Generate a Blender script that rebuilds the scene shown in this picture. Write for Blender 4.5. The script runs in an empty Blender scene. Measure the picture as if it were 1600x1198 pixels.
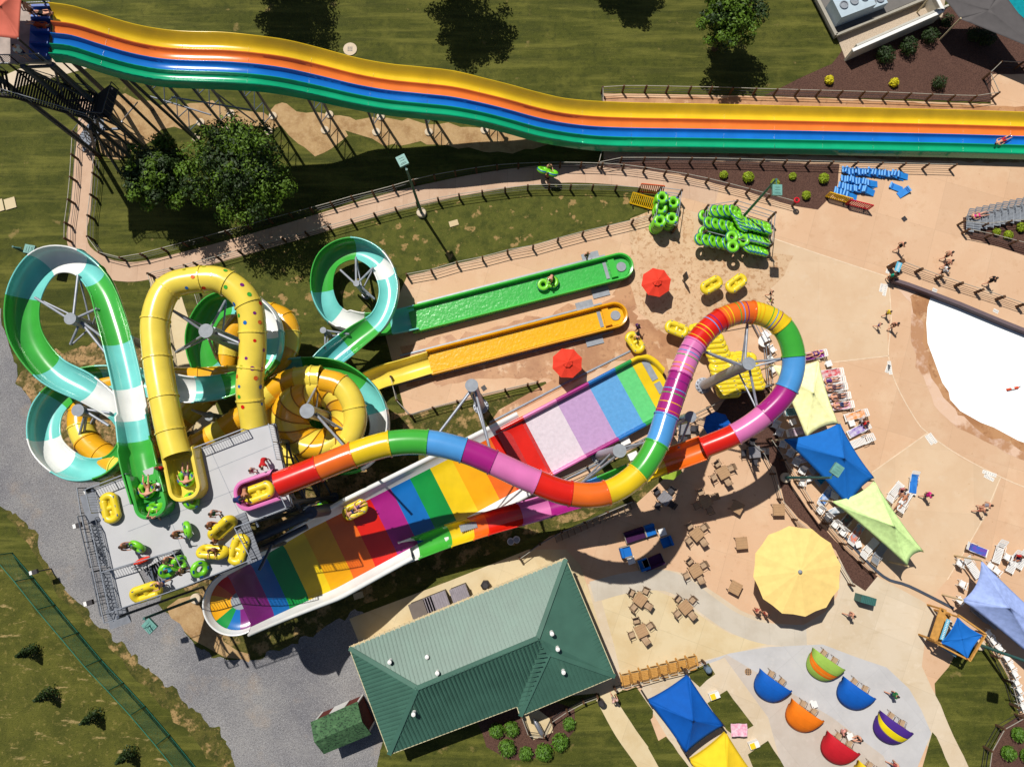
import bpy, bmesh, math, random
from mathutils import Vector, Matrix, noise
from mathutils.geometry import tessellate_polygon
R = math.radians
random.seed(7)
SC = bpy.context.scene
COL = SC.collection
# ------------------------------------------------------------------ camera, sky, sun
F, H, TH = 1109.0, 60.0, math.atan(146/1109)
cd = bpy.data.cameras.new('camera'); cam = bpy.data.objects.new('camera', cd); COL.objects.link(cam)
cd.sensor_width = 36; cd.lens = 36*F/1600; cd.clip_end = 2000; cd.clip_start = 1
cam.location = (0, 0, H); cam.rotation_euler = (TH, 0, 0); SC.camera = cam
SV = (0.317, -0.497)                      # how far a shadow runs per metre of height
wd = bpy.data.worlds.new('World'); SC.world = wd; wd.use_nodes = True
nt = wd.node_tree; bg = nt.nodes['Background']
sky = nt.nodes.new('ShaderNodeTexSky'); sky.sky_type = 'NISHITA'; sky.sun_disc = False
sky.sun_elevation = R(59.5); sky.sun_rotation = math.atan2(-SV[0], -SV[1])
nt.links.new(sky.outputs[0], bg.inputs[0]); bg.inputs[1].default_value = 0.05
sl = bpy.data.lights.new('sun', 'SUN'); sl.energy = 4.9; sl.angle = R(0.5); sl.color = (1, .96, .89)
so = bpy.data.objects.new('sun', sl); COL.objects.link(so); so.location = (-30, 50, 100)
so.rotation_euler = Vector((SV[0], SV[1], -1)).to_track_quat('-Z', 'Y').to_euler()
SC.view_settings.view_transform = 'Standard'; SC.view_settings.look = 'None'
SC.view_settings.exposure = 0.14; SC.view_settings.gamma = 1
SC.render.engine = 'CYCLES'

def W(px, py, z=0.0):
    """the point of height z that the photograph shows at (px, py)"""
    dx = (px-800)/F; dy = -(py-599)/F; c, s = math.cos(TH), math.sin(TH)
    y = dy*c+s; zz = dy*s-c; t = (H-z)/-zz
    return Vector((dx*t, y*t, z))
def bearing(a, b, z=0):
    d = W(b[0], b[1], z)-W(a[0], a[1], z); return math.atan2(d.y, d.x)
# ------------------------------------------------------------------ materials
def lin(c): c = c/255; return c/12.92 if c <= .04045 else ((c+.055)/1.055)**2.4
K = 1/1.42
def C(r, g, b, k=None):
    k = K if k is None else k
    return tuple(min(.9, lin(v)*k) for v in (r, g, b))+(1,)
MATS = {}
def mat(name, col, rough=.6, spec=.4, metal=0, var=.12, scale=3, bump=0, bscale=60, coat=0, col2=None, detail=6):
    if name in MATS: return MATS[name]
    m = bpy.data.materials.new(name); m.use_nodes = True; t = m.node_tree; N = t.nodes; L = t.links
    p = N['Principled BSDF']; p.inputs['Roughness'].default_value = rough
    p.inputs['Specular IOR Level'].default_value = spec; p.inputs['Metallic'].default_value = metal
    p.inputs['Coat Weight'].default_value = coat
    tc = N.new('ShaderNodeTexCoord')
    nz = N.new('ShaderNodeTexNoise'); nz.inputs['Scale'].default_value = scale; nz.inputs['Detail'].default_value = detail
    L.new(tc.outputs['Object'], nz.inputs['Vector'])
    r = N.new('ShaderNodeValToRGB'); c2 = col2 or tuple(min(.95, v*(1+var)) for v in col[:3])+(1,)
    c1 = col if col2 else tuple(v*(1-var) for v in col[:3])+(1,)
    r.color_ramp.elements[0].position = .32; r.color_ramp.elements[1].position = .68
    r.color_ramp.elements[0].color = c1; r.color_ramp.elements[1].color = c2
    L.new(nz.outputs['Fac'], r.inputs[0]); L.new(r.outputs[0], p.inputs['Base Color'])
    if bump:
        n2 = N.new('ShaderNodeTexNoise'); n2.inputs['Scale'].default_value = bscale; n2.inputs['Detail'].default_value = 4
        L.new(tc.outputs['Object'], n2.inputs['Vector'])
        b = N.new('ShaderNodeBump'); b.inputs['Strength'].default_value = bump; b.inputs['Distance'].default_value = .05
        L.new(n2.outputs['Fac'], b.inputs['Height']); L.new(b.outputs[0], p.inputs['Normal'])
    MATS[name] = m; return m
def layered(name, base, layers, rough=.85, bump=.3, bscale=30, spec=.2, grid=None):
    """ground material: base colour, then (colour, noise scale, lo, hi, strength, offset) layers"""
    m = bpy.data.materials.new(name); m.use_nodes = True; t = m.node_tree; N = t.nodes; L = t.links
    p = N['Principled BSDF']; p.inputs['Roughness'].default_value = rough; p.inputs['Specular IOR Level'].default_value = spec
    tc = N.new('ShaderNodeTexCoord'); cur = None
    rgb = N.new('ShaderNodeRGB'); rgb.outputs[0].default_value = base; cur = rgb.outputs[0]
    for (c, sc, lo, hi, st, off) in layers:
        mp = N.new('ShaderNodeMapping'); mp.inputs['Location'].default_value = (off, off*.7, 0)
        if isinstance(sc, tuple): mp.inputs['Scale'].default_value = sc[1]; mp.inputs['Rotation'].default_value = (0, 0, sc[2]); s = sc[0]
        else: s = sc
        L.new(tc.outputs['Object'], mp.inputs['Vector'])
        nz = N.new('ShaderNodeTexNoise'); nz.inputs['Scale'].default_value = s; nz.inputs['Detail'].default_value = 7
        nz.inputs['Roughness'].default_value = .62; L.new(mp.outputs[0], nz.inputs['Vector'])
        mr = N.new('ShaderNodeMapRange'); mr.inputs['From Min'].default_value = lo; mr.inputs['From Max'].default_value = hi
        mr.inputs['To Max'].default_value = st; L.new(nz.outputs['Fac'], mr.inputs['Value'])
        mx = N.new('ShaderNodeMix'); mx.data_type = 'RGBA'; L.new(mr.outputs[0], mx.inputs['Factor'])
        L.new(cur, mx.inputs[6]); mx.inputs[7].default_value = c; cur = mx.outputs[2]
    if grid:
        gw, gh, rot, dark, off = grid
        mp = N.new('ShaderNodeMapping'); mp.inputs['Rotation'].default_value = (0, 0, rot); mp.inputs['Location'].default_value = (off, off*.4, 0)
        L.new(tc.outputs['Object'], mp.inputs['Vector'])
        br = N.new('ShaderNodeTexBrick'); br.offset = 0; br.inputs['Scale'].default_value = 1
        br.inputs['Brick Width'].default_value = gw; br.inputs['Row Height'].default_value = gh; br.inputs['Mortar Size'].default_value = .022
        br.inputs['Color1'].default_value = (1, 1, 1, 1); br.inputs['Color2'].default_value = (.93, .93, .93, 1); br.inputs['Mortar'].default_value = (dark, dark, dark, 1)
        L.new(mp.outputs[0], br.inputs['Vector'])
        mx = N.new('ShaderNodeMix'); mx.data_type = 'RGBA'; mx.blend_type = 'MULTIPLY'; mx.inputs['Factor'].default_value = 1
        L.new(cur, mx.inputs[6]); L.new(br.outputs['Color'], mx.inputs[7]); cur = mx.outputs[2]
    L.new(cur, p.inputs['Base Color'])
    n2 = N.new('ShaderNodeTexNoise'); n2.inputs['Scale'].default_value = bscale; n2.inputs['Detail'].default_value = 5
    L.new(tc.outputs['Object'], n2.inputs['Vector'])
    b = N.new('ShaderNodeBump'); b.inputs['Strength'].default_value = bump; b.inputs['Distance'].default_value = .08
    L.new(n2.outputs['Fac'], b.inputs['Height']); L.new(b.outputs[0], p.inputs['Normal'])
    MATS[name] = m; return m
G1 = C(84, 88, 28)
grass = layered('grass', G1, [
    (C(66, 72, 20), .12, .42, .62, .8, 3), (C(118, 116, 48), .35, .5, .7, .6, 9), (C(52, 60, 18), 2.2, .48, .7, .75, 5),
    (C(124, 122, 52), (.55, (.22, 2.2, 1), R(-10)), .48, .62, .55, 14), (C(60, 66, 22), (.7, (.2, 2.0, 1), R(-16)), .5, .64, .6, 4), (C(150, 140, 72), 8, .58, .74, .45, 1), (C(176, 148, 96), .55, .64, .72, .55, 21)], bump=.9, bscale=14)
patchy = layered('patchy_grass', C(98, 94, 40), [
    (C(60, 66, 22), 1.1, .45, .6, .8, 2), (C(186, 152, 102), .7, .53, .6, .85, 8), (C(150, 124, 78), 5, .55, .7, .6, 4), (C(52, 56, 20), 6, .52, .66, .7, 14)], bump=.9, bscale=14)
worn = layered('worn_turf', C(186, 150, 104), [
    (C(92, 88, 38), .9, .44, .56, .9, 2), (C(64, 62, 26), 4.5, .5, .62, .8, 8), (C(210, 176, 130), 2.2, .56, .68, .6, 5)], bump=.9, bscale=14)
dirt = layered('dirt', C(196, 162, 116), [(C(160, 122, 80), .8, .45, .65, .8, 1), (C(214, 182, 140), 3, .5, .7, .5, 6), (C(140, 112, 72), 9, .6, .75, .6, 3)], bump=.6)
gravel = layered('gravel', C(156, 153, 151), [(C(112, 111, 118), .18, .38, .66, .8, 2), (C(92, 92, 98), 9, .5, .6, .55, 1), (C(196, 195, 197), 13, .56, .66, .6, 7),
    (C(178, 158, 136), .3, .56, .72, .5, 12), (C(220, 220, 222), 30, .57, .62, .6, 7)], bump=1, bscale=16)
mulch = layered('mulch', C(106, 76, 64), [(C(76, 52, 44), 9, .45, .6, .8, 1), (C(140, 106, 92), 13, .58, .68, .6, 5), (C(86, 60, 52), .5, .4, .7, .5, 7)], bump=1, bscale=16)
tan = layered('tan_concrete', C(230, 191, 156), [(C(222, 180, 143), .10, .4, .65, .8, 3), (C(238, 206, 172), .35, .5, .7, .7, 9), (C(202, 158, 118), 1.2, .56, .74, .45, 5), (C(178, 132, 92), 2.6, .645, .70, .6, 31), (C(220, 180, 144), 30, .4, .6, .4, 2)],
    bump=.1, grid=(5.2, 4.6, R(17), .86, 2.0))
wet = layered('wet_concrete', C(198, 148, 104), [(C(170, 118, 78), .35, .45, .6, .8, 3), (C(226, 188, 150), .8, .57, .66, .8, 9), (C(160, 112, 74), 2.2, .56, .64, .7, 1)], bump=.06, rough=.45, spec=.4)
trod = layered('trodden_concrete', C(222, 188, 150), [(C(176, 128, 84), 2.4, .53, .60, .75, 3), (C(190, 144, 100), 5.5, .57, .63, .6, 9), (C(206, 164, 122), .5, .45, .65, .6, 1)], bump=.08, rough=.6, spec=.3, grid=(6.2, 5.6, R(17), .94, 2.0))
pale = layered('pale_concrete', C(226, 208, 182), [(C(216, 194, 162), .25, .42, .65, .8, 3), (C(198, 176, 144), (.9, (.5, 2.4, 1), R(60)), .58, .75, .5, 6), (C(236, 220, 196), 1.2, .55, .7, .5, 1)],
    bump=.08, grid=(3.3, 3.0, R(22), .88, 1))
cream = layered('cream_concrete', C(228, 208, 168), [(C(216, 190, 144), .3, .45, .65, .8, 3), (C(206, 180, 134), 1.4, .58, .75, .4, 6)], bump=.08, grid=(3.4, 3.4, R(20), .86, 1.6))
greyc = layered('grey_concrete', C(206, 204, 204), [(C(192, 190, 190), .4, .42, .65, .8, 3), (C(216, 212, 208), 1.6, .55, .7, .5, 6)], bump=.06, grid=(5, 5, R(-38), .9, 1))
warmgrey = layered('warm_grey_concrete', C(208, 196, 184), [(C(196, 182, 168), .4, .42, .65, .8, 3), (C(218, 206, 194), 1.6, .55, .7, .5, 6)], bump=.06, grid=(4.6, 4.6, R(-38), .9, .6))
sandc = layered('sand_concrete', C(228, 198, 164), [(C(220, 186, 150), .3, .42, .65, .8, 3), (C(230, 206, 176), .9, .55, .7, .5, 6), (C(190, 148, 102), 2.8, .66, .71, .55, 44)], bump=.08, grid=(6.6, 5.2, R(4), .93, 1))
poolwhite = mat('pool_white', (.74, .80, .80, 1), .3, .5, scale=.12, col2=(.9, .9, .88, 1), bump=.12, bscale=1.2)
redlin = lambda n, c, **k: mat(n, c, k.pop('rough', .22), .5, coat=.4, var=k.pop('var', .09), scale=k.pop('scale', .7), bump=.04, bscale=2.5, **k)
P = dict(
    red=redlin('slide_red', C(226, 34, 16)), orange=redlin('slide_orange', C(244, 112, 30)), yellow=redlin('slide_yellow', C(246, 208, 28)),
    amber=redlin('slide_amber', C(250, 176, 12)), green=redlin('slide_green', C(70, 180, 60)), dgreen=redlin('slide_deep_green', C(24, 150, 66)),
    blue=redlin('slide_blue', C(84, 160, 226)), dblue=redlin('slide_deep_blue', C(22, 112, 190)), purple=redlin('slide_magenta', C(172, 34, 130)),
    plum=redlin('slide_plum', C(128, 36, 124)), pink=redlin('slide_pink', C(230, 124, 186)), teal=redlin('slide_teal', C(126, 220, 212)), dteal=redlin('slide_deep_teal', C(96, 190, 190)),
    white=redlin('slide_white', C(250, 250, 246)), cream=redlin('slide_pale_yellow', C(254, 226, 84)), lorange=redlin('slide_light_orange', C(252, 184, 34)),
    pgreen=redlin('slide_path_green', C(70, 182, 70)), lime=redlin('slide_lime', C(70, 200, 70)),
    ryel=redlin('racer_yellow', C(246, 204, 34)), rora=redlin('racer_orange', C(252, 132, 50)), rblu=redlin('racer_blue', C(20, 122, 214)), rgrn=redlin('racer_green', C(16, 176, 124)))
steel = mat('galvanised_steel', C(176, 180, 190), .45, .5, .35, var=.15, scale=2.5)
dsteel = mat('dark_steel', C(82, 90, 104), .5, .5, .3)
railm = mat('rail_steel', C(150, 156, 166), .45, .5, .4)
deckm = mat('deck_fibreglass', C(196, 196, 198), .6, var=.05, scale=.6)
grate = mat('steel_grating', C(130, 134, 142), .6, .4, .3)
wood = mat('brown_post_wood', C(96, 66, 42), .85, var=.25, scale=5)
woodl = mat('honey_wood', C(206, 150, 72), .7, var=.15, scale=4)
railw = mat('fence_rail', C(170, 164, 150), .6)
lampg = mat('lamp_green', C(60, 110, 104), .5)
lamphead = mat('lamp_head_teal', C(110, 166, 156), .5)
whitep = mat('white_plastic', C(250, 248, 244), .45, var=.03)
greyp = mat('grey_sling', C(150, 156, 164), .6)
tansl = mat('tan_sling', C(190, 160, 128), .7)
tablem = mat('brown_table', C(186, 148, 108), .6, var=.08)
dark = mat('dark_metal', C(58, 54, 56), .5)
black = mat('black', C(30, 30, 32), .6)
roofm = mat('green_metal_roof', C(70, 112, 96), .48, .5, .0, var=.10, scale=.7, coat=.0)
roofm2 = mat('roof_trim_cream', C(210, 200, 160), .6)
wallc = mat('cream_wall', C(214, 198, 164), .8)
leafA = mat('leaf_green', C(86, 116, 20), .6, .3, var=.3, scale=.9)
leafB = mat('leaf_dark', C(40, 62, 14), .6, .3, var=.3, scale=1.2)
leafC = mat('leaf_lime', C(144, 164, 22), .6, .3, var=.2, scale=2)
leafD = mat('leaf_yellow', C(214, 200, 20), .6, .3, var=.2, scale=4)
bark = mat('bark', C(92, 76, 58), .9, var=.3, scale=4)
limet = mat('lime_vinyl', C(128, 222, 40), .35, .5, coat=.3, var=.05)
bluet = mat('blue_vinyl', C(24, 90, 160), .35, .5, coat=.3, var=.05)
yelt = mat('yellow_vinyl', C(250, 220, 44), .35, .5, coat=.3, var=.05)
skinm = [mat('skin_light', C(226, 164, 134), .6, var=.06), mat('skin_tan', C(190, 126, 92), .6, var=.06), mat('skin_dark', C(110, 70, 48), .6, var=.06)]
hairm = [mat('hair_brown', C(60, 42, 30), .7), mat('hair_black', C(26, 22, 22), .6), mat('hair_blond', C(170, 130, 80), .7)]
def cloth(r, g, b, rough=.8): return mat('cloth_%d_%d_%d' % (r, g, b), C(r, g, b), rough, .2, var=.06, scale=2)
# ------------------------------------------------------------------ mesh builder
class MB:
    def __init__(s): s.v = []; s.f = []; s.m = []; s.M = Matrix(); s.mi = 0; s.sm = []; s.smooth = False
    def add(s, vs, fs):
        o = len(s.v); s.v += [s.M @ Vector(v) for v in vs]
        for f in fs: s.f.append([o+i for i in f]); s.m.append(s.mi); s.sm.append(s.smooth)
    def box(s, c, d, rz=0, rx=0, ry=0):
        x, y, z = d[0]/2, d[1]/2, d[2]/2
        T = Matrix.Translation(Vector(c)) @ Matrix.Rotation(rz, 4, 'Z') @ Matrix.Rotation(ry, 4, 'Y') @ Matrix.Rotation(rx, 4, 'X')
        vs = [T @ Vector((a*x, b*y, k*z)) for a in (-1, 1) for b in (-1, 1) for k in (-1, 1)]
        s.add(vs, [(0, 1, 3, 2), (4, 6, 7, 5), (0, 4, 5, 1), (2, 3, 7, 6), (0, 2, 6, 4), (1, 5, 7, 3)])
    def bar(s, a, b, w, h=None):
        a, b = Vector(a), Vector(b); d = b-a; L = d.length
        if L < 1e-6: return
        h = h or w; z = Vector((0, 0, 1)) if abs(d.normalized().z) < .95 else Vector((1, 0, 0))
        x = d.normalized(); y = z.cross(x).normalized(); u = x.cross(y)
        vs = []
        for e in (a, b):
            for (i, j) in ((-1, -1), (1, -1), (1, 1), (-1, 1)): vs.append(e+y*(i*w/2)+u*(j*h/2))
        s.add(vs, [(0, 3, 2, 1), (4, 5, 6, 7), (0, 1, 5, 4), (1, 2, 6, 5), (2, 3, 7, 6), (3, 0, 4, 7)])
    def tube(s, pts, rad, n=8, caps=True, closed=False):
        pts = [Vector(p) for p in pts]; k = len(pts); o0 = s.smooth; s.smooth = True
        rad = rad if isinstance(rad, (list, tuple)) else [rad]*k
        vs = []; fs = []; prev = None
        for i, p in enumerate(pts):
            if closed: t = (pts[(i+1) % k]-pts[i-1])
            else: t = pts[min(i+1, k-1)]-pts[max(i-1, 0)]
            t.normalize()
            if prev is None:
                a = Vector((0, 0, 1)) if abs(t.z) < .9 else Vector((1, 0, 0)); x = a.cross(t).normalized()
            else: x = (prev-t*prev.dot(t)).normalized()
            prev = x; y = t.cross(x)
            for j in range(n):
                a = 2*math.pi*j/n; vs.append(p+(x*math.cos(a)+y*math.sin(a))*rad[i])
        for i in range(k if closed else k-1):
            for j in range(n):
                a, b = i*n+j, i*n+(j+1) % n; c, d = ((i+1) % k)*n+(j+1) % n, ((i+1) % k)*n+j
                fs.append((a, b, c, d))
        s.add(vs, fs); s.smooth = o0
        if caps and not closed:
            s.add(vs[:n], [tuple(range(n-1, -1, -1))]); s.add(vs[-n:], [tuple(range(n))])
    def lathe(s, prof, n=16, c=(0, 0, 0), caps=True):
        vs = []; fs = []
        for r, z in prof:
            for j in range(n): a = 2*math.pi*j/n; vs.append((c[0]+r*math.cos(a), c[1]+r*math.sin(a), c[2]+z))
        for i in range(len(prof)-1):
            for j in range(n): fs.append((i*n+j, i*n+(j+1) % n, (i+1)*n+(j+1) % n, (i+1)*n+j))
        if caps: fs.append(tuple(range(n-1, -1, -1))); fs.append(tuple((len(prof)-1)*n+j for j in range(n)))
        s.add(vs, fs)
    def prism(s, pts, z0, z1, holes=()):
        """vertical prism of a plan outline (list of xy), caps tessellated"""
        loops = [list(pts)]+[list(h) for h in holes]; flat = [p for l in loops for p in l]; n = len(flat)
        tr = tessellate_polygon([[Vector((p[0], p[1], 0)) for p in l] for l in loops])
        vs = [(p[0], p[1], z1) for p in flat]+[(p[0], p[1], z0) for p in flat]; fs = []
        for t in tr:
            a, b, c = [Vector((flat[i][0], flat[i][1], 0)) for i in t]
            if (b-a).cross(c-a).z < 0: t = (t[0], t[2], t[1])
            fs.append(tuple(t)); fs.append((t[0]+n, t[2]+n, t[1]+n))
        o = 0
        for l in loops:
            k = len(l)
            for i in range(k): a, b = o+i, o+(i+1) % k; fs.append((a, b, b+n, a+n))
            o += k
        s.add(vs, fs)
    def leafball(s, c, r, n, leaf, flat=.25):
        c = Vector(c)
        for _ in range(n):
            d = Vector((random.gauss(0, 1), random.gauss(0, 1), random.gauss(0, 1))).normalized()
            q = c+Vector((d.x*r[0], d.y*r[1], d.z*r[2]))*(random.random()**.33)
            nrm = (d+Vector((random.uniform(-1, 1), random.uniform(-1, 1), random.uniform(-.2, 1.2)))*.8).normalized()
            a = nrm.orthogonal().normalized(); b = nrm.cross(a); t = random.uniform(0, 6.28); a, b = a*math.cos(t)+b*math.sin(t), b*math.cos(t)-a*math.sin(t)
            l = leaf*random.uniform(.6, 1.3)
            s.add([q-a*l, q-b*l*.6, q+a*l+nrm*l*.2, q+b*l*.6], [(0, 1, 2, 3)])
    def build(s, name, mats, parent=None, label=None):
        me = bpy.data.meshes.new(name); me.from_pydata(s.v, [], s.f)
        for m in (mats if isinstance(mats, (list, tuple)) else [mats]): me.materials.append(m)
        me.polygons.foreach_set('material_index', s.m); me.polygons.foreach_set('use_smooth', s.sm)
        me.update()
        o = bpy.data.objects.new(name, me); COL.objects.link(o)
        if parent: o.parent = parent
        if label: o['label'] = label
        return o
def tag(o, label, cat, group=None):
    o['label'] = label; o['category'] = cat
    if group: o['group'] = group
    return o
def thing(name, label, cat, loc=(0, 0, 0), rz=0, group=None):
    o = bpy.data.objects.new(name, None); COL.objects.link(o); o.location = loc; o.rotation_euler = (0, 0, rz)
    o.empty_display_size = .3; return tag(o, label, cat, group)
def struct(o): o['kind'] = 'structure'; return o
def kids(o): return [c for c in bpy.data.objects if c.parent == o]
TREE = {}
def clone(o, loc, rz=0, label=None, group=None, rx=0, ry=0):
    if o.name not in TREE: TREE[o.name] = [(c, kids(c)) for c in kids(o)]
    r = o.copy(); COL.objects.link(r); r.location = loc; r.rotation_euler = (rx, ry, rz)
    if label: r['label'] = label
    if group: r['group'] = group
    for ch, gs in TREE[o.name]:
        c = ch.copy(); COL.objects.link(c); c.parent = r
        for g in gs: d = g.copy(); COL.objects.link(d); d.parent = c
    return r
class Kind:
    """first use moves the prototype, later uses copy it"""
    def __init__(s, make): s.make = make; s.o = None
    def put(s, loc, rz, label, group=None, rx=0, ry=0):
        if s.o is None:
            s.o = s.make(); TREE[s.o.name] = [(c, kids(c)) for c in kids(s.o)]; o = s.o
            o.location = loc; o.rotation_euler = (rx, ry, rz)
        else: o = clone(s.o, loc, rz, rx=rx, ry=ry)
        o['label'] = label
        if group: o['group'] = group
        elif 'group' in o: del o['group']
        return o
# ------------------------------------------------------------------ curves
def crom(pts, step=.3, closed=False):
    pts = [Vector(p) for p in pts]; n = len(pts); out = []; par = []
    rng = range(n if closed else n-1)
    for i in rng:
        p0 = pts[(i-1) % n] if closed or i > 0 else pts[0]*2-pts[1]
        p1 = pts[i]; p2 = pts[(i+1) % n]
        p3 = pts[(i+2) % n] if closed or i+2 < n else pts[-1]*2-pts[-2]
        k = max(2, int((p2-p1).length/step))
        for j in range(k):
            t = j/k; t2, t3 = t*t, t*t*t
            out.append(.5*((2*p1)+(-p0+p2)*t+(2*p0-5*p1+4*p2-p3)*t2+(-p0+3*p1-3*p2+p3)*t3)); par.append(i+t)
    if not closed: out.append(pts[-1]); par.append(n-1)
    return out, par
def pxs(pts, z=0): return [W(p[0], p[1], p[2] if len(p) > 2 else z) for p in pts]
# ------------------------------------------------------------------ ground
def ground(name, pts, z, m, smooth=False, jit=0, thick=None, step=.8):
    w = [p.xy for p in pxs(pts)]
    if smooth: w = [p.xy for p in crom([(a.x, a.y, 0) for a in w], step, True)[0]]
    elif jit:
        q = []
        for i in range(len(w)):
            a, b = w[i], w[(i+1) % len(w)]; k = max(1, int((b-a).length/step))
            for j in range(k): q.append(a.lerp(b, j/k))
        w = q
    if jit: w = [p+Vector((noise.noise((p.x*.9, p.y*.9, 3)), noise.noise((p.x*.9, p.y*.9, 9))))*jit+Vector((noise.noise((p.x*3, p.y*3, 3)), noise.noise((p.x*3, p.y*3, 9))))*jit*.4 for p in w]
    b = MB(); b.prism([(p.x, p.y) for p in w], z-(thick or .003), z)
    return struct(b.build(name, m))
def ribbon(name, pts, width, z, m, step=.6):
    c = crom(pxs(pts), step)[0]; L = []; Rr = []
    for i, p in enumerate(c):
        t = c[min(i+1, len(c)-1)]-c[max(i-1, 0)]; n = Vector((-t.y, t.x, 0)).normalized(); wv = width/2
        L.append((p+n*wv).xy); Rr.append((p-n*wv).xy)
    b = MB(); vs = [(p.x, p.y, z) for p in L]+[(p.x, p.y, z) for p in Rr]; n = len(L)
    b.add(vs, [(i, i+n, i+n+1, i+1) for i in range(n-1)]); return struct(b.build(name, m))
# ------------------------------------------------------------------ the ground
def proj(p):
    c, s = math.cos(TH), math.sin(TH); Z = p.z-H; cy = p.y*c+Z*s; cz = -p.y*s+Z*c
    return (800+F*p.x/-cz, 599-F*cy/-cz)
b = MB(); b.prism([(-220, -220), (220, -220), (220, 220), (-220, 220)], -.5, 0); struct(b.build('lawn', grass))
ground('dirt_bank', [(30, 590), (60, 560), (150, 540), (240, 560), (330, 690), (450, 700), (640, 640), (720, 690), (590, 800), (330, 940), (200, 760), (80, 690)], .010, worn, jit=.8, smooth=True, step=.4)
ground('grass_strip', [(560, 640), (610, 655), (850, 606), (770, 665), (620, 740), (560, 720)], .013, patchy, jit=.4)
ground('bank_grass', [(620, 835), (860, 755), (1020, 720), (1045, 760), (870, 825), (690, 895), (560, 950), (520, 985), (400, 1025), (330, 1020), (300, 960), (330, 910)], .014, patchy, jit=.4)
ground('bare_turf', [(620, 430), (660, 420), (1010, 335), (1000, 300), (760, 308), (520, 360), (420, 400), (300, 440), (480, 500), (600, 490)], .010, layered('dry_turf', C(92, 96, 36), [(C(64, 72, 24), .9, .45, .62, .8, 3), (C(180, 146, 96), .8, .585, .63, .85, 9), (C(112, 108, 46), 3, .5, .7, .6, 1)], bump=.9, bscale=14), jit=.5)
ground('dirt_patch', [(170, 150), (250, 165), (330, 160), (420, 180), (430, 165), (560, 185), (640, 190), (760, 200), (840, 200), (860, 225), (780, 238), (700, 228), (600, 222), (545, 205), (530, 225), (490, 240), (440, 200), (350, 200), (300, 195), (240, 215), (190, 250), (150, 225)], .012, dirt, jit=.7, smooth=True)
ground('rough_grass', [(-60, 850), (-12, 872), (22, 912), (57, 956), (95, 1001), (132, 1045), (168, 1083), (203, 1121), (243, 1168), (300, 1240), (-60, 1240)], .008, layered('rough_turf', C(98, 98, 36), [(C(72, 76, 24), .5, .42, .6, .8, 3), (C(160, 142, 80), 2.6, .56, .68, .55, 9), (C(198, 170, 116), (.8, (.5, 2, 1), R(50)), .60, .66, .7, 2), (C(56, 62, 20), 5, .54, .66, .6, 5)], bump=1, bscale=12), jit=.4)
ground('dirt_edge', [(-20, 735), (25, 770), (75, 850), (110, 915), (170, 975), (250, 1050), (330, 1130), (390, 1230), (360, 1230), (300, 1150), (220, 1060), (150, 985), (90, 930), (50, 860), (5, 800), (-20, 780)], .012, patchy, jit=.6, smooth=True)
ground('gravel_drive', [(-20, 480), (12, 530), (30, 590), (60, 650), (90, 690), (130, 735), (170, 780), (250, 860), (255, 940), (290, 985), (310, 1010), (345, 1030), (400, 1028), (470, 1000), (560, 955), (610, 985), (640, 1060), (600, 1170), (560, 1230), (395, 1230), (345, 1150), (250, 1062), (170, 990), (108, 925), (66, 868), (48, 822), (-20, 745)], .018, gravel, jit=.55, step=.3, smooth=True)
ground('dirt_heap', [(262, 945), (300, 930), (330, 960), (352, 1000), (385, 1022), (392, 1032), (352, 1026), (318, 1010), (290, 985), (270, 965)], .024, dirt, jit=.4, smooth=True)
plaza = [(943, 146), (1220, 151), (1548, 163), (1548, 116), (1700, 116), (1700, 1260), (1180, 1260), (1060, 1240), (1000, 1080), (955, 1075), (925, 1083), (880, 930), (826, 862), (858, 838), (990, 790), (1012, 770), (1052, 735), (1040, 700), (1010, 690), (860, 775), (800, 790), (610, 880), (560, 860), (760, 668), (862, 608), (852, 596), (634, 648), (600, 515), (636, 432), (1020, 336), (1050, 300), (1000, 275), (943, 262)]
ground('plaza', plaza, .020, tan)
path = [(140, 150), (136, 215), (130, 270), (126, 330), (120, 365), (128, 395), (160, 417), (200, 425), (245, 419), (330, 398), (450, 364), (600, 319), (680, 300), (750, 286), (830, 275), (900, 271), (985, 277), (1060, 292), (1120, 308)]
ribbon('footpath', path, 1.75, .024, layered('path_concrete', C(218, 184, 156), [(C(204, 168, 140), .5, .42, .65, .7, 3), (C(228, 198, 172), 1.5, .55, .7, .5, 6)], bump=.06, grid=(2.3, 60, 0, .8, .4)))
ribbon('side_path', [(255, 418), (262, 470), (285, 540), (300, 600), (330, 680)], 2.5, .022, cream)
ground('landing_slab', [(180, 95), (-20, 150), (-20, 130), (60, 95), (120, 70)], .016, pale)
ground('wet_band_north', [(943, 152), (1240, 153), (1600, 168), (1700, 172), (1700, 190), (943, 170)], .024, wet, jit=.25)
ground('wet_band_south', [(1010, 238), (1600, 243), (1700, 246), (1700, 256), (1440, 252), (1300, 246), (1100, 243), (1010, 240)], .024, wet, jit=.35)
ground('wet_deck', [(630, 545), (700, 530), (960, 465), (985, 400), (1010, 400), (1020, 440), (1000, 470), (985, 510), (1010, 560), (940, 570), (880, 600), (820, 590), (640, 600)], .024, wet, jit=.8)
ground('wet_aisle', [(985, 500), (1080, 500), (1110, 560), (1040, 560), (1050, 640), (1030, 650), (1040, 590), (990, 555)], .027, wet, jit=.8)
ground('trodden_area', [(985, 345), (1050, 320), (1085, 330), (1080, 370), (1200, 395), (1240, 400), (1190, 480), (1100, 520), (1040, 520), (1000, 490), (985, 440)], .030, trod, jit=.5)
ground('slide_kerb_strip', [(760, 668), (930, 580), (945, 560), (930, 557), (780, 640)], .027, wet)
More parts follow.
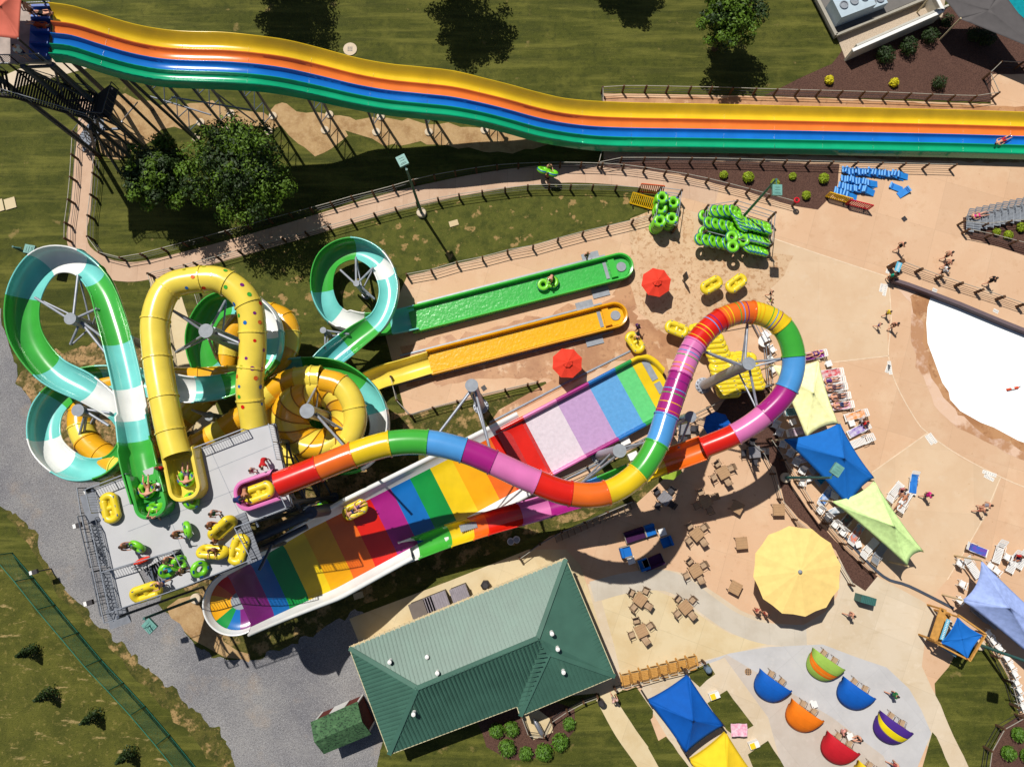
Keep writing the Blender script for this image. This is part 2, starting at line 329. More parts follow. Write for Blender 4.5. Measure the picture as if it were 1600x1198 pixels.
ground('shallow_bay', [(985, 345), (1045, 322), (1100, 335), (1203, 371), (1385, 432), (1392, 470), (1386, 520), (1388, 556), (1330, 562), (1290, 565), (1240, 572), (1200, 480), (1100, 460), (990, 400)], .026, sandc)
ground('lounge_bay', [(1362, 738), (1448, 676), (1500, 715), (1563, 746), (1545, 800), (1520, 840), (1480, 905), (1440, 950), (1385, 910), (1350, 870)], .026, sandc)
def seam(px, w=.09, z=.034):
    ribbon('paving_joint', px, w, z, MATS['seam'])
mat('seam', C(238, 212, 180), .8)
for s in ([(1388, 430), (1392, 500), (1388, 555), (1400, 600), (1430, 655), (1450, 677), (1500, 712), (1570, 748), (1620, 768)], [(1388, 556), (1300, 566)], [(1362, 738), (1448, 677)], [(1563, 746), (1530, 820), (1480, 905)], [(1203, 371), (1300, 404), (1385, 432)]):
    seam(s)
# pool splash fringe
ground('wet_shore', [(1405, 440), (1430, 455), (1450, 465), (1446, 540), (1478, 610), (1530, 655), (1620, 700), (1620, 726), (1540, 690), (1480, 655), (1440, 590), (1422, 520), (1425, 475), (1400, 450)], .028, layered('shore_concrete', C(232, 196, 168), [(C(188, 138, 98), .3, .47, .55, .9, 3), (C(238, 208, 190), 1.2, .5, .7, .6, 7)], bump=.04, rough=.5), smooth=True, jit=.3)
ground('wet_rim', [(1425, 462), (1455, 455), (1475, 490), (1462, 540), (1490, 610), (1545, 655), (1620, 692), (1620, 712), (1550, 680), (1485, 635), (1452, 570), (1440, 505), (1424, 470)], .031, wet, smooth=True, jit=.5)
ground('pool_floor', [(1454, 463), (1640, 528), (1640, 706), (1590, 688), (1553, 668), (1532, 660), (1500, 642), (1484, 624), (1482, 612), (1472, 598), (1458, 560), (1449, 536), (1447, 505), (1449, 480)], .036, poolwhite)
# pale walks round the buildings
ground('building_apron', [(546, 966), (700, 908), (826, 858), (884, 858), (905, 880), (925, 935), (945, 1010), (972, 1078), (935, 1098), (820, 1150), (600, 1100)], .026, cream)
ground('curved_walk', [(918, 912), (944, 907), (975, 897), (1005, 891), (1040, 889), (1067, 895), (1090, 908), (1125, 931), (1157, 953), (1206, 973), (1255, 976), (1290, 955), (1308, 930), (1313, 900), (1312, 872), (1370, 900), (1440, 938), (1500, 980), (1480, 990), (1445, 1000), (1440, 1040), (1456, 1075), (1470, 1100), (1535, 1230), (1490, 1230), (1440, 1150), (1420, 1090), (1370, 1050), (1310, 1025), (1260, 1010), (1200, 1020), (1120, 1040), (1090, 1030), (1060, 1060), (970, 1075), (945, 1010)], .028, pale)
ground('cafe_slab', [(940, 938), (975, 926), (1022, 921), (1055, 934), (1083, 953), (1110, 972), (1141, 990), (1200, 1006), (1095, 1032), (972, 1062), (960, 1010)], .031, cream)
ribbon('rounded_walk', [(925, 924), (970, 912), (1010, 906), (1042, 907), (1075, 922), (1112, 950), (1150, 974), (1200, 990), (1260, 992)], 1.65, .034, layered('walk_band', C(214, 204, 188), [(C(200, 188, 170), .5, .42, .65, .8, 3)], bump=.06, grid=(2, 50, 0, .9, 1)))
ground('cabana_court', [(1095, 1035), (1140, 1020), (1200, 1010), (1285, 1006), (1335, 1025), (1385, 1042), (1420, 1075), (1440, 1110), (1455, 1145), (1420, 1230), (1200, 1230), (1140, 1120)], .036, greyc)
ground('cabana_walk', [(1135, 1022), (1200, 1060), (1300, 1120), (1380, 1180), (1400, 1230), (1180, 1230), (1140, 1130), (1095, 1050)], .039, warmgrey)
ground('walk_slab', [(1005, 1070), (1060, 1050), (1110, 1035), (1132, 1027), (1200, 1120), (1230, 1230), (1090, 1230), (1000, 1080)], .041, pale)
ribbon('garden_walk', [(945, 1085), (975, 1140), (1010, 1190), (1030, 1230)], 1.6, .044, cream)
for g in ([(958, 1085), (994, 1072), (1020, 1110), (1020, 1120), (995, 1142)], [(1075, 1050), (1107, 1035), (1117, 1052), (1092, 1072), (1078, 1060)], [(1104, 1098), (1135, 1078), (1176, 1132), (1150, 1150), (1135, 1140)],
          [(1012, 1168), (1040, 1148), (1100, 1230), (1050, 1230)], [(1168, 1178), (1200, 1156), (1245, 1230), (1190, 1230)], [(1433, 1230), (1456, 1142), (1462, 1150), (1498, 1230)]):
    ground('grass_plot', g, .050, grass, jit=.1)
ground('grass_corner', [(1482, 1040), (1500, 1010), (1540, 1003), (1560, 1030), (1585, 1075), (1592, 1118), (1640, 1140), (1640, 1260), (1545, 1260), (1490, 1150), (1462, 1085), (1460, 1068)], .048, grass, jit=.1)
ground('grass_yard', [(600, 1150), (750, 1100), (935, 1082), (945, 1100), (1000, 1200), (1015, 1260), (580, 1260), (590, 1190)], .030, grass)
# mulch beds
mul = [('mulch_bed', [(1195, 150), (1230, 132), (1300, 100), (1330, 60), (1700, -60), (1700, 116), (1548, 116), (1548, 160)], .034),
       ('mulch_strip', [(944, 249), (1100, 251), (1312, 257), (1306, 300), (1278, 328), (1240, 322), (1160, 298), (1060, 273), (1000, 264), (944, 262)], .036),
       ('mulch_island', [(1503, 340), (1506, 358), (1516, 374), (1560, 386), (1620, 405), (1640, 330), (1540, 343)], .036),
       ('mulch_curve', [(1120, 640), (1140, 615), (1200, 600), (1215, 660), (1218, 700), (1240, 770), (1290, 830), (1345, 880), (1370, 900), (1352, 922), (1330, 910), (1305, 860), (1260, 820), (1225, 785), (1212, 730), (1160, 690), (1095, 655)], .036),
       ('mulch_garden', [(745, 1125), (780, 1112), (815, 1100), (860, 1092), (898, 1108), (900, 1140), (880, 1160), (850, 1180), (820, 1188), (790, 1185), (760, 1165)], .046),
       ('mulch_corner', [(1640, 1110), (1595, 1115), (1570, 1130), (1552, 1165), (1545, 1200), (1548, 1260), (1640, 1260)], .052)]
for n, p, z in mul: ground(n, p, z, mulch, jit=.12)
# ------------------------------------------------------------------ slides
def frames(pts, closed=False):
    fr = []; n = len(pts)
    for i, p in enumerate(pts):
        t = (pts[min(i+1, n-1)]-pts[max(i-1, 0)]).normalized(); s = t.cross(Vector((0, 0, 1))).normalized(); u = s.cross(t)
        fr.append((p, t, s, u))
    return fr
def curv(pts, i, w=8):
    a, b, c = pts[max(0, i-w)], pts[i], pts[min(len(pts)-1, i+w)]
    u, v = (b-a).xy, (c-b).xy
    if u.length < 1e-4 or v.length < 1e-4: return 0
    return u.angle_signed(v)/((u.length+v.length)/2)      # + = turns right
def flume(root, name, anchors, cuts, rad=.9, half=95, bank=1.0, closed=None, step=.28, thick=.07, wallh=0, plain=None):
    """cuts: [(anchor parameter where the section ends, material key)]; closed(par) -> True where the section is a full tube"""
    pts, par = crom(pxs(anchors), step); fr = frames(pts); n = len(pts)
    bk = [max(-.75, min(.75, curv(pts, i)*2.0*bank)) for i in range(n)]
    bk = [sum(bk[max(0, i-5):i+6])/len(bk[max(0, i-5):i+6]) for i in range(n)]
    r = rad if callable(rad) else (lambda q: rad)
    hf = half if callable(half) else (lambda q: half)
    last = 0; i0 = 0
    for (end, key) in cuts:
        if isinstance(end, tuple):
            i1, best = i0+2, 1e9
            for k in range(i0+2, n):
                dd = math.dist(proj(pts[k]), end)
                if dd < best: best, i1 = dd, k
                if best < 24 and dd > best+9: break
            i1 = min(i1, n-1); end = par[i1]
        else: i1 = max(i for i in range(n) if par[i] <= end+1e-6)
        if i1 <= i0: continue
        mb = MB(); mb.smooth = True; full = closed and closed((par[i0]+par[i1])/2)
        na = 25 if full else 17
        inner = []; outer = []
        for i in range(i0, i1+1):
            p, t, s, u = fr[i]; a0 = R(hf(par[i])); rr = r(par[i])
            q = Matrix.Rotation(bk[i], 3, t); S = q @ s; U = q @ u   # lifts the outer side of a bend
            p = p+s*(bk[i]*.16*rr)-u*(abs(bk[i])*.1)
            ri = []; ro = []
            for j in range(na):
                a = 2*math.pi*j/(na-1) if full else -a0+2*a0*j/(na-1)
                d = S*math.sin(a)-U*math.cos(a); e = U*wallh*max(0, -math.cos(a)+.0) if wallh else Vector()
                ri.append(p+d*rr+e); ro.append(p+d*(rr+thick)+e)
            inner.append(ri); outer.append(ro)
        k = len(inner); vs = [v for ring in inner for v in ring]+[v for ring in outer for v in ring]; o = k*na; fs = []
        for i in range(k-1):
            for j in range(na-1):
                a, b_, c, d = i*na+j, i*na+j+1, (i+1)*na+j+1, (i+1)*na+j
                fs.append((a, b_, c, d)); fs.append((o+a, o+d, o+c, o+b_))
        mb.add(vs, fs); mb.smooth = False
        if not full:                       # rolled rim
            for j in (0, na-1):
                mb.tube([(inner[i][j]+outer[i][j])/2 for i in range(0, k)], .065, 6)
        for i in (0, k-1):                 # joint flange
            mb.add(inner[i]+outer[i], [(j, j+1, na+j+1, na+j) if i else (j, na+j, na+j+1, j+1) for j in range(na-1)])
        if full or True:
            ring = outer[k-1]; nx = fr[i1][1]*.05
            o1 = [fr[i1][0]+(v-fr[i1][0])*(1+.055/ r(end)) for v in ring]
            mb.add([v-nx for v in o1]+[v+nx for v in o1]+[v-nx for v in ring]+[v+nx for v in ring],
                   [f for j in range(na-1) for f in ((j, j+1, na+j+1, na+j), (2*na+j, j, na+j, 3*na+j)[::1], (2*na+j+1, 2*na+j, j, j+1)[::1], (3*na+j, 3*na+j+1, na+j+1, na+j))])
        mb.build(name, P[key] if isinstance(key, str) else key, root, LBL.get(key) if isinstance(key, str) else None)
        i0 = i1
    return pts, par, fr
LBL = dict(red='red section', orange='orange section', yellow='yellow section', amber='amber section', green='green section', blue='light blue section', dblue='blue section', purple='magenta section', plum='plum section',
           pink='pink section', teal='pale teal section', dteal='teal section', white='white section', cream='pale yellow section', lorange='orange yellow section', pgreen='green section', lime='lime section', dgreen='deep green section', )
# --- green, teal and white open slide
g = thing('open_water_slide', 'tall winding open slide in green, teal and white ending in the green run-out', 'water slide', W(215, 720, 0))
g.location = (0, 0, 0)
GA = [(232, 778, 14.2), (214, 712, 13.9), (204, 640, 13.7), (190, 570, 13.5), (172, 500, 13.3), (150, 442, 13.1), (112, 407, 12.9), (66, 410, 12.7), (35, 458, 12.5), (36, 520, 12.3), (75, 575, 12.1), (135, 608, 11.9),   # 11
      (180, 645, 11.6), (190, 690, 11.3), (160, 727, 11), (112, 730, 10.7), (70, 694, 10.4), (70, 643, 10.1), (104, 606, 9.9), (150, 592, 9.8), (230, 598, 9.6), (300, 608, 9.3), (370, 595, 8.8),  # 22
      (418, 558, 8.4), (420, 505, 8.1), (382, 474, 7.8), (335, 478, 7.5), (310, 520, 7.2), (318, 568, 6.9), (352, 596, 6.6), (410, 588, 6.2), (470, 578, 5.8), (530, 584, 5.5), (578, 622, 5.2),   # 33
      (590, 672, 5.0), (565, 715, 4.8), (520, 722, 4.7), (490, 690, 4.6), (478, 620, 4.5), (505, 568, 4.3), (550, 530, 4.1), (592, 495, 3.8), (606, 448, 3.5), (588, 405, 3.2), (550, 387, 2.9), (512, 405, 2.6),  # 45
      (502, 448, 2.3), (520, 488, 2.0), (562, 506, 1.7), (610, 504, 1.3), (650, 496, 1.05)]
GC = [((205, 690), 'pgreen'), ((200, 651), 'teal'), ((197, 600), 'white'), ((185, 533), 'teal'), ((145, 428), 'pgreen'), ((119, 402), 'teal'), ((64, 413), 'white'), ((28, 462), 'teal'), ((86, 555), 'pgreen'), ((147, 590), 'teal'), ((184, 630), 'white'), ((192, 662), 'teal'), ((150, 728), 'pgreen'), ((100, 714), 'teal'), ((62, 682), 'white'), ((80, 625), 'teal'), ((150, 595), 'pgreen'),
      ((258, 604), 'teal'), ((297, 609), 'white'), ((348, 604), 'teal'), ((420, 562), 'pgreen'), ((428, 520), 'teal'), ((400, 476), 'white'), ((350, 466), 'teal'), ((320, 575), 'pgreen'), ((345, 596), 'teal'), ((375, 594), 'pgreen'), ((468, 577), 'teal'), ((562, 600), 'pgreen'), ((592, 640), 'teal'), ((560, 718), 'white'), ((500, 580), 'pgreen'), ((543, 537), 'dteal'),
      ((582, 505), 'pgreen'), ((612, 425), 'teal'), ((590, 400), 'white'), ((551, 385), 'teal'), ((494, 455), 'pgreen'), ((525, 492), 'teal'), ((568, 508), 'white'), ((610, 504), 'pgreen'), (50, 'teal')]
flume(g, 'slide_section', GA, GC, rad=lambda q: 1.04 if q < 1.2 else (.96 if q < 47 else 1.0), half=lambda q: 98 if q < 2 else (80 if q < 47.5 else 95), bank=1.15)
def runout(name, label, root, px0, px1, w0, floor, rimkey, z0, z1):
    """straight braking trough with a rounded end, closed step and drain grates"""
    a, b_ = W(*px0, z0), W(*px1, z1); d = (b_-a); L = d.length; ux = d.normalized(); uy = Vector((0, 0, 1)).cross(ux).normalized(); h = .75
    def pt(s, t, z): q = a+ux*s+uy*t; return Vector((q.x, q.y, z if z is not None else q.z))
    inn = [(0, -w0), (L-w0, -w0)]+[(L-w0+w0*math.sin(k*math.pi/14), -w0*math.cos(k*math.pi/14)) for k in range(1, 14)]+[(L-w0, w0), (0, w0)]
    mb = MB(); n = len(inn)
    def off(e): return [(s, t*(w0+e)/w0 if abs(t) > 0 else t) if s <= L-w0+1e-6 else (L-w0+(s-L+w0)*(w0+e)/w0, t*(w0+e)/w0) for s, t in inn]
    zt = .95
    rings = [([pt(s, t, .28) for s, t in off(-.12)]), ([pt(s, t, .40) for s, t in inn]), ([pt(s, t, zt) for s, t in off(.10)]), ([pt(s, t, zt+.03) for s, t in off(.2)]), ([pt(s, t, zt-.06) for s, t in off(.27)]), ([pt(s, t, .1) for s, t in off(.22)])]
    mb.smooth = True
    for i in range(5):
        mb.add(rings[i]+rings[i+1], [(j, j+1, n+j+1, n+j) for j in range(n-1)])
    mb.build('trough', floor, root)
    wb = MB(); wb.smooth = True; m_ = 60
    l = []; r = []
    for i in range(m_+1):
        s = i/m_*(L-.05); ww = w0-.02 if s < L-w0 else math.sqrt(max(.01, w0*w0-(s-L+w0)**2))
        for k in range(9): l.append(pt(s, -ww+2*ww*k/8, .42 if False else .44+.015*noise.noise((s*2.5, k*.9, 1))))
    wb.add(l, [(i*9+k, i*9+k+9, i*9+k+10, i*9+k+1) for i in range(m_) for k in range(8)])
    wb.build('water', MATS['run_'+rimkey], root)
    sb = MB(); q = pt(L-1.55, 0, .62); sb.box(q, (.55, w0*1.7, .36), math.atan2(ux.y, ux.x)); sb.build('step', floor, root)
    gb = MB(); q = pt(L-2.1, 0, .5); gb.box(q, (.3, w0*1.6, .03), math.atan2(ux.y, ux.x)); q = pt(L-.75, 0, .5); gb.lathe([(.42, 0), (.42, .04)], 16, q); gb.build('drain_grate', greyp, root)
    for sgn in (-1, 1):
        q = pt(L-3.0, sgn*(w0+.72), .06); sb = MB(); sb.box(q, (1.5, .8, .1), math.atan2(ux.y, ux.x))
        for k in range(3): sb.box(pt(L-3.4+k*.4, sgn*(w0+.72), .115), (.02, .78, .012), math.atan2(ux.y, ux.x))
        sb.build('drain_cover', greyp, root)
    return a, ux, uy, L
def water(name, col, sc=5):
    m = layered(name, col, [(C(255, 255, 255), sc*1.6, .64, .74, .35, 4), (tuple(v*.82 for v in col[:3])+(1,), sc*.5, .4, .65, .6, 1)], rough=.22, bump=.35, bscale=4, spec=.4); return m
water('run_green', C(70, 190, 82)); water('run_yellow', C(246, 186, 24))
runout('green', '', g, (640, 499), (984, 413), .92, P['lime'], 'green', 1.05, .6)
def sidechannel(px0, px1, w=.12):
    a, b_ = W(*px0, .06), W(*px1, .06); m = MB(); m.bar(a, b_, w, .06); return m
# --- yellow closed tube slide
y = thing('closed_tube_slide', 'yellow and orange closed tube slide with polka dots, ending in the yellow run-out', 'water slide')
YA = [(277, 712, 14.35), (268, 680, 14.3), (256, 622, 14.2), (246, 560, 14.0), (243, 500, 13.9), (262, 452, 13.7), (303, 438, 13.6), (350, 440, 13.5), (388, 475, 13.2), (395, 540, 12.8), (390, 610, 12.4), (398, 672, 11.7),  # 11
      (395, 720, 11.3), (355, 765, 10.9), (260, 755, 10.3), (185, 725, 9.3), (137, 690, 8.8), (128, 645, 8.4), (160, 605, 8.1), (230, 592, 7.8), (310, 592, 6.9), (400, 582, 5.8), (448, 546, 5.3),  # 22
      (444, 500, 5.1), (395, 490, 5.0), (362, 525, 4.9), (345, 590, 4.9), (290, 650, 5.0), (220, 720, 5.4), (240, 745, 6.0)]
yc = []
for i, e in enumerate([1.2, 2.0, 3.0, 4.0, 5.0, 6.3, 7.2, 8.0, 8.7, 9.5, 10.3, 11.4]): yc.append((e, 'cream'))
for i in range(24, 59): yc.append((i*.5, 'lorange' if i % 3 else 'cream'))
pts, par, fr = flume(y, 'tube_section', YA, yc, rad=.83, closed=lambda q: True, bank=0)
# polka dots, thin discs laid on the tube skin between the crest of the bend and the deck
dots = [P['red'], P['dblue'], P['orange'], P['plum'], P['green'], mat('dot_olive', C(186, 186, 40), .3)]
db = {}
rnd = random.Random(4)
for i in range(len(pts)):
    if 5.7 < par[i] < 10.35 and i % 2 == 0:
        for k in range(5):
            a = rnd.uniform(-1.35, 1.35); p, t, s, u = fr[i]; nn = s*math.sin(a)+u*math.cos(a); q = p+nn*(.83+.085); rr = rnd.choice((.11, .14, .155))
            if any((q-z[0]).length < .68 for z in db.values() for z in z): continue
            x = t; yv = nn.cross(x); db.setdefault(rnd.randrange(6), []).append((q, x, yv, rr, nn))
for k, L_ in db.items():
    mb = MB()
    for q, x, yv, rr, nn in L_: mb.add([q+(x*math.cos(a)+yv*math.sin(a))*rr-nn*(rr*rr*(math.sin(a)**2)/(2*.9)) for a in [2*math.pi*j/12 for j in range(12)]], [tuple(range(11, -1, -1))])
    mb.build('polka_dots', dots[k], y)
# diagonal tube and the spiral bowl
YB = [(292, 705, 7.3), (330, 683, 7.3), (372, 655, 7.3), (410, 622, 7.3), (445, 598, 7.5), (480, 590, 7.7), (500, 590, 7.7)]
YC = [(505, 594, 7.9), (532, 602, 8.0), (550, 626, 8.0), (555, 656, 7.9), (546, 686, 7.7), (528, 702, 7.4)]
cc = [(i*.5+.5, ('lorange', 'lorange', 'cream', 'lorange')[i % 4] if i < 9 else 'cream') for i in range(16)]
cc = [c_ for c_ in cc if c_[0] <= 6]
flume(y, 'tube_section', YB, cc, rad=.80, closed=lambda q: True, bank=0)
flume(y, 'tube_section', YC, [(1, 'lorange'), (2.5, 'cream'), (4, 'cream'), (5, 'cream')], rad=.80, closed=lambda q: True, bank=0)
cw = W(498, 652, 6.8)
mb = MB(); n1, n2 = 96, 14
def bowlpt(a, t):   # t 0 = outer skirt bottom, 1 = inner throat
    prof = [(3.4, -1.5), (3.45, -.8), (3.35, -.2), (3.1, .2), (2.75, .42), (2.3, .42), (1.85, .2), (1.45, -.2), (1.1, -.75), (.9, -1.5)]
    f = t*(len(prof)-1); i = min(int(f), len(prof)-2); w_ = f-i; r_ = prof[i][0]*(1-w_)+prof[i+1][0]*w_; z_ = prof[i][1]*(1-w_)+prof[i+1][1]*w_
    aa = a+1.05*t; sp = 0; return Vector((cw.x+r_*.98*math.cos(aa), cw.y+r_*.94*math.sin(aa), cw.z+z_+.55+sp*.4))
for k in range(14):
    mb = MB(); mb.smooth = True; a0 = 2*math.pi*k/14; BO = Vector((0, 0, .55))
    vs = []; m1 = 8; m2 = 20
    for i in range(m1+1):
        for j in range(m2+1): vs.append(bowlpt(a0+2*math.pi/14*i/m1, j/m2)+BO)
    mb.add(vs, [(i*(m2+1)+j, i*(m2+1)+j+1, (i+1)*(m2+1)+j+1, (i+1)*(m2+1)+j)[::-1] for i in range(m1) for j in range(m2)])
    pn = mb.build('bowl_panel', P['lorange' if k % 2 else 'cream'], y)
    mb = MB(); mb.tube([bowlpt(a0, j/m2)+BO+Vector((0, 0, .03)) for j in range(m2+1)], .045, 6); mb.build('panel_joint', mat('joint_brown', C(184, 128, 30), .5), pn)
mb = MB(); mb.smooth = True   # wide skirt wall beside the deck
vs = []
for i in range(21):
    a = R(150)+R(150)*i/20
    for (r_, z_) in ((3.5, -.9), (4.1, -1.0), (4.6, -.6), (4.85, .0), (4.9, .4)): vs.append((cw.x+r_*math.cos(a)*1.0, cw.y+r_*math.sin(a)*.92, cw.z+z_))
mb.add(vs, [(i*5+j, (i+1)*5+j, (i+1)*5+j+1, i*5+j+1) for i in range(20) for j in range(4)]); mb.build('outer_skirt', P['cream'], y)
YD = [(470, 690, 4.2), (520, 650, 3.2), (560, 608, 2.2), (590, 590, 1.5), (625, 580, 1.1), (672, 566, .95)]
flume(y, 'slide_section', YD, [(5, 'cream')], rad=.88, half=88, bank=.3)
runout('yellow', '', y, (670, 566), (975, 489), .86, P['amber'], 'yellow', .95, .6)
# --- rainbow tube slide
r = thing('rainbow_tube_slide', 'rainbow striped tube slide looping from the pink starting tub round to the striped wall slide', 'water slide')
RA = [(434, 757, 14.3), (497.5, 732, 14.25), (551.5, 710.5, 14.2), (609, 693, 14.1), (667.5, 691, 14.0), (724, 703.5, 13.9), (769.5, 722, 13.8), (837.5, 753, 13.7), (891, 771, 13.5), (948, 770, 13.4), (996, 740, 13.2), (1026, 694.5, 13.0), (1041, 651, 12.8),  # 12
      (1063, 587, 12.5), (1086, 538, 12.3), (1126, 499.5, 12.1), (1175, 488, 11.9), (1221, 509, 11.7), (1240, 556, 11.4), (1229.5, 607, 11.1), (1195, 647, 10.7), (1149.5, 678, 10.2), (1099.5, 699, 9.6)]  # 22
RC = [(i+1, k) for i, k in enumerate(['red', 'orange', 'yellow', 'green', 'blue', 'purple', 'pink', 'red', 'orange', 'yellow', 'green', 'blue', 'purple', 'pink', 'red', 'orange', 'yellow', 'green', 'blue', 'purple', 'pink', 'red'])]
pts, par, fr = flume(r, 'tube_section', RA, RC, rad=lambda q: .775-.075*q/22, closed=lambda q: True, bank=0)
rings = {}
for i, (k0, cols) in enumerate([(12, ['orange', 'amber', 'green', 'blue', 'plum']), (13, ['orange', 'amber', 'green', 'blue', 'plum']), (14, ['amber', 'amber', 'yellow', 'blue', 'plum']), (15, ['amber', 'yellow', 'green', 'blue', 'plum']), (16, ['amber', 'amber', 'green', 'blue', 'plum'])]):
    for j, c in enumerate(cols):
        q = k0+.14+.165*j; idx = min(range(len(par)), key=lambda m: abs(par[m]-q)); rings.setdefault(c, []).append(idx)
for c, L_ in rings.items():
    mb = MB()
    for idx in L_:
        p, t, s, u = fr[idx]
        vs = [p+(s*math.sin(a)+u*math.cos(a))*(.86-.075*par[idx]/22)+t*e for e in (-.032, .032) for a in [2*math.pi*j/28 for j in range(28)]]
        mb.add(vs, [(j, (j+1) % 28, 28+(j+1) % 28, 28+j) for j in range(28)])
    mb.build('painted_stripe', P[c], r)
RB = [(1099.5, 699, 9.6), (1070, 710, 9.2), (1036, 722, 8.7), (980, 745, 7.9), (925, 768, 7.1), (890, 779, 6.6), (850, 792, 6.1), (812, 803, 5.6), (770, 815, 5.1), (735, 826, 4.7), (700, 837, 4.3), (660, 852, 3.9), (628, 864, 3.6)]
flume(r, 'slide_section', RB, [(2.0, 'orange'), (2.9, 'yellow'), (3.7, 'green'), (4.4, 'blue'), (5.9, 'purple'), (7.1, 'pink'), (8.4, 'red'), (9.0, 'orange'), (10.0, 'yellow'), (11.4, 'green'), (12, 'white')], rad=.80, half=92, bank=.2)
mb = MB(); q = W(732, 822, 4.0); mb.box(q+Vector((0, 0, .05)), (1.25, .5, .03), R(16))
for k in range(9): mb.box(q+Vector(((k-4)*.16*math.cos(R(16)), (k-4)*.16*math.sin(R(16)), .085)), (.05, .6, .03), R(16))
mb.build('grating', greyp, r)
# --- launch tubs
def tub(root, key, c, ang, L, w, zf, z1, mouth=False):
    """open starting tub: rounded box with thick rolled rim"""
    ux = Vector((math.cos(ang), math.sin(ang), 0)); uy = Vector((-ux.y, ux.x, 0)); mb = MB(); mb.smooth = True
    def out(e):
        r_ = .55+max(0, e); pts_ = []; l, ww = L/2+e, w/2+e
        for (cx, cy, a0) in ((-l+r_, -ww+r_, 180), (-l+r_, ww-r_, 90)):
            q = [(cx+r_*math.cos(R(a0+ (k*90/6 if a0 == 180 else 0))), 0) for k in range(7)]
        P4 = []
        for k in range(7): a = R(270-k*15); P4.append((-l+r_+r_*math.cos(a), -ww+r_+r_*math.sin(a)))
        for k in range(7): a = R(180-k*15); P4.append((-l+r_+r_*math.cos(a), ww-r_+r_*math.sin(a)))
        return [(l, -ww)]+P4+[(l, ww)]
    def ring(e, z): return [Vector((c.x, c.y, 0))+ux*s+uy*t+Vector((0, 0, z)) for s, t in out(e)]
    rr = [ring(-.12, zf), ring(0, zf+.12), ring(.02, z1), ring(.1, z1+.05), ring(.24, z1+.03), ring(.3, z1-.12), ring(.3, zf-.4)]
    n = len(rr[0])
    for i in range(6): mb.add(rr[i]+rr[i+1], [(j, j+1, n+j+1, n+j)[::-1] for j in range(n-1)])
    mb.smooth = False; mb.add(rr[0], [tuple(range(n))])
    return mb.build('launch_tub', P[key], root)
def deg(a, b_): return math.atan2(-(b_[1]-a[1]), b_[0]-a[0])
tub(g, 'pgreen', W(237, 770, 13.6), deg((246, 795), (228, 740)), 2.7, 1.55, 13.2, 14.2)
tub(y, 'cream', W(290, 742, 13.6), deg((298, 770), (282, 710)), 2.8, 1.55, 13.2, 14.2)
tub(r, 'pink', W(404, 768, 13.5), deg((388, 773), (425, 760)), 2.3, 1.5, 13.15, 14.0)
# --- striped wall slide (half-pipe) and its splash pool
h = thing('striped_wall_slide', 'huge rainbow banded half-pipe slide with white side walls rising to a striped wheel end', 'water slide')
AX0, AX1 = (375, 938), (1040, 592)
prof = [(375, 938, 9.9), (400, 925, 8.7), (435, 906, 7.3), (476, 885, 6.1), (520, 862, 5.0), (565, 839, 4.1), (610, 815, 3.4), (655, 792, 2.8), (700, 769, 2.2), (745, 745, 1.6), (785, 724, 1.1), (822, 705, .75), (870, 680, .6), (920, 654, .58), (970, 628, .58), (1012, 606, .58), (1030, 596, .6)]
HP, hpar = crom(pxs(prof), .25); ha = (HP[-1]-HP[0]); ha.z = 0; ha.normalize(); hn = Vector((-ha.y, ha.x, 0))   # hn points up-left
def hfloor(x):   # x = plan distance along the axis from the wheel centre
    for i in range(len(HP)-1):
        a, b_ = (HP[i]-HP[0]).dot(ha), (HP[i+1]-HP[0]).dot(ha)
        if a <= x <= b_: return HP[i].z+(HP[i+1].z-HP[i].z)*(x-a)/max(1e-6, b_-a)
    return HP[0].z if x < 0 else HP[-1].z
c0 = HP[0].copy(); wid = 2.42
def hpt(x, t, dz=0): q = c0+ha*x+hn*t; return Vector((q.x, q.y, hfloor(x)+dz))
def xof(px, side):    # axis distance of a floor edge point seen at px on that side
    bx = 0
    for i in range(0, 1000):
        x = i*.05; q = hpt(x, side*wid)
        u = proj(q)
        if u[0] >= px: return x
    return 36
bands = [(388, 'plum'), (411, 'dblue'), (441, 'dgreen'), (474, 'yellow'), (509, 'amber'), (544, 'orange'), (578, 'red'), (610, 'purple'), (640, 'dblue'), (672, 'dgreen'), (704, 'yellow'), (738, 'amber'), (765, 'orange'), (814, 'red')]
xs = []; prev = 0
for px, k in bands: xs.append((xof(px, 1), k))
def hw(x): return wid-.50*max(0, 1-x/5)
def halfsec(x):   # cross-section: floor with curved sides
    wall = max(.18, min(1.0, 1.25-x*.035)) if x < 26 else .3
    o = []
    for k in range(-10, 11):
        t = k/10; a = abs(t)
        o.append((t*hw(x), wall*.55*max(0, a-.72)**2/.0784*.4))
    return o, wall
for i, (x1, k) in enumerate(xs):
    x0 = xs[i-1][0] if i else 0.0
    mb = MB(); mb.smooth = True; m_ = max(2, int((x1-x0)/.3)); vs = []
    for a in range(m_+1):
        x = x0+(x1-x0)*a/m_
        for (t, dz) in halfsec(x)[0]: vs.append(hpt(x, t, dz))
    mb.add(vs, [(a*21+b_, (a+1)*21+b_, (a+1)*21+b_+1, a*21+b_+1) for a in range(m_) for b_ in range(20)])
    mb.build('floor_band', P[k], h, LBL.get(k))
xe = xs[-1][0]; XE = (HP[-1]-HP[0]).dot(ha)
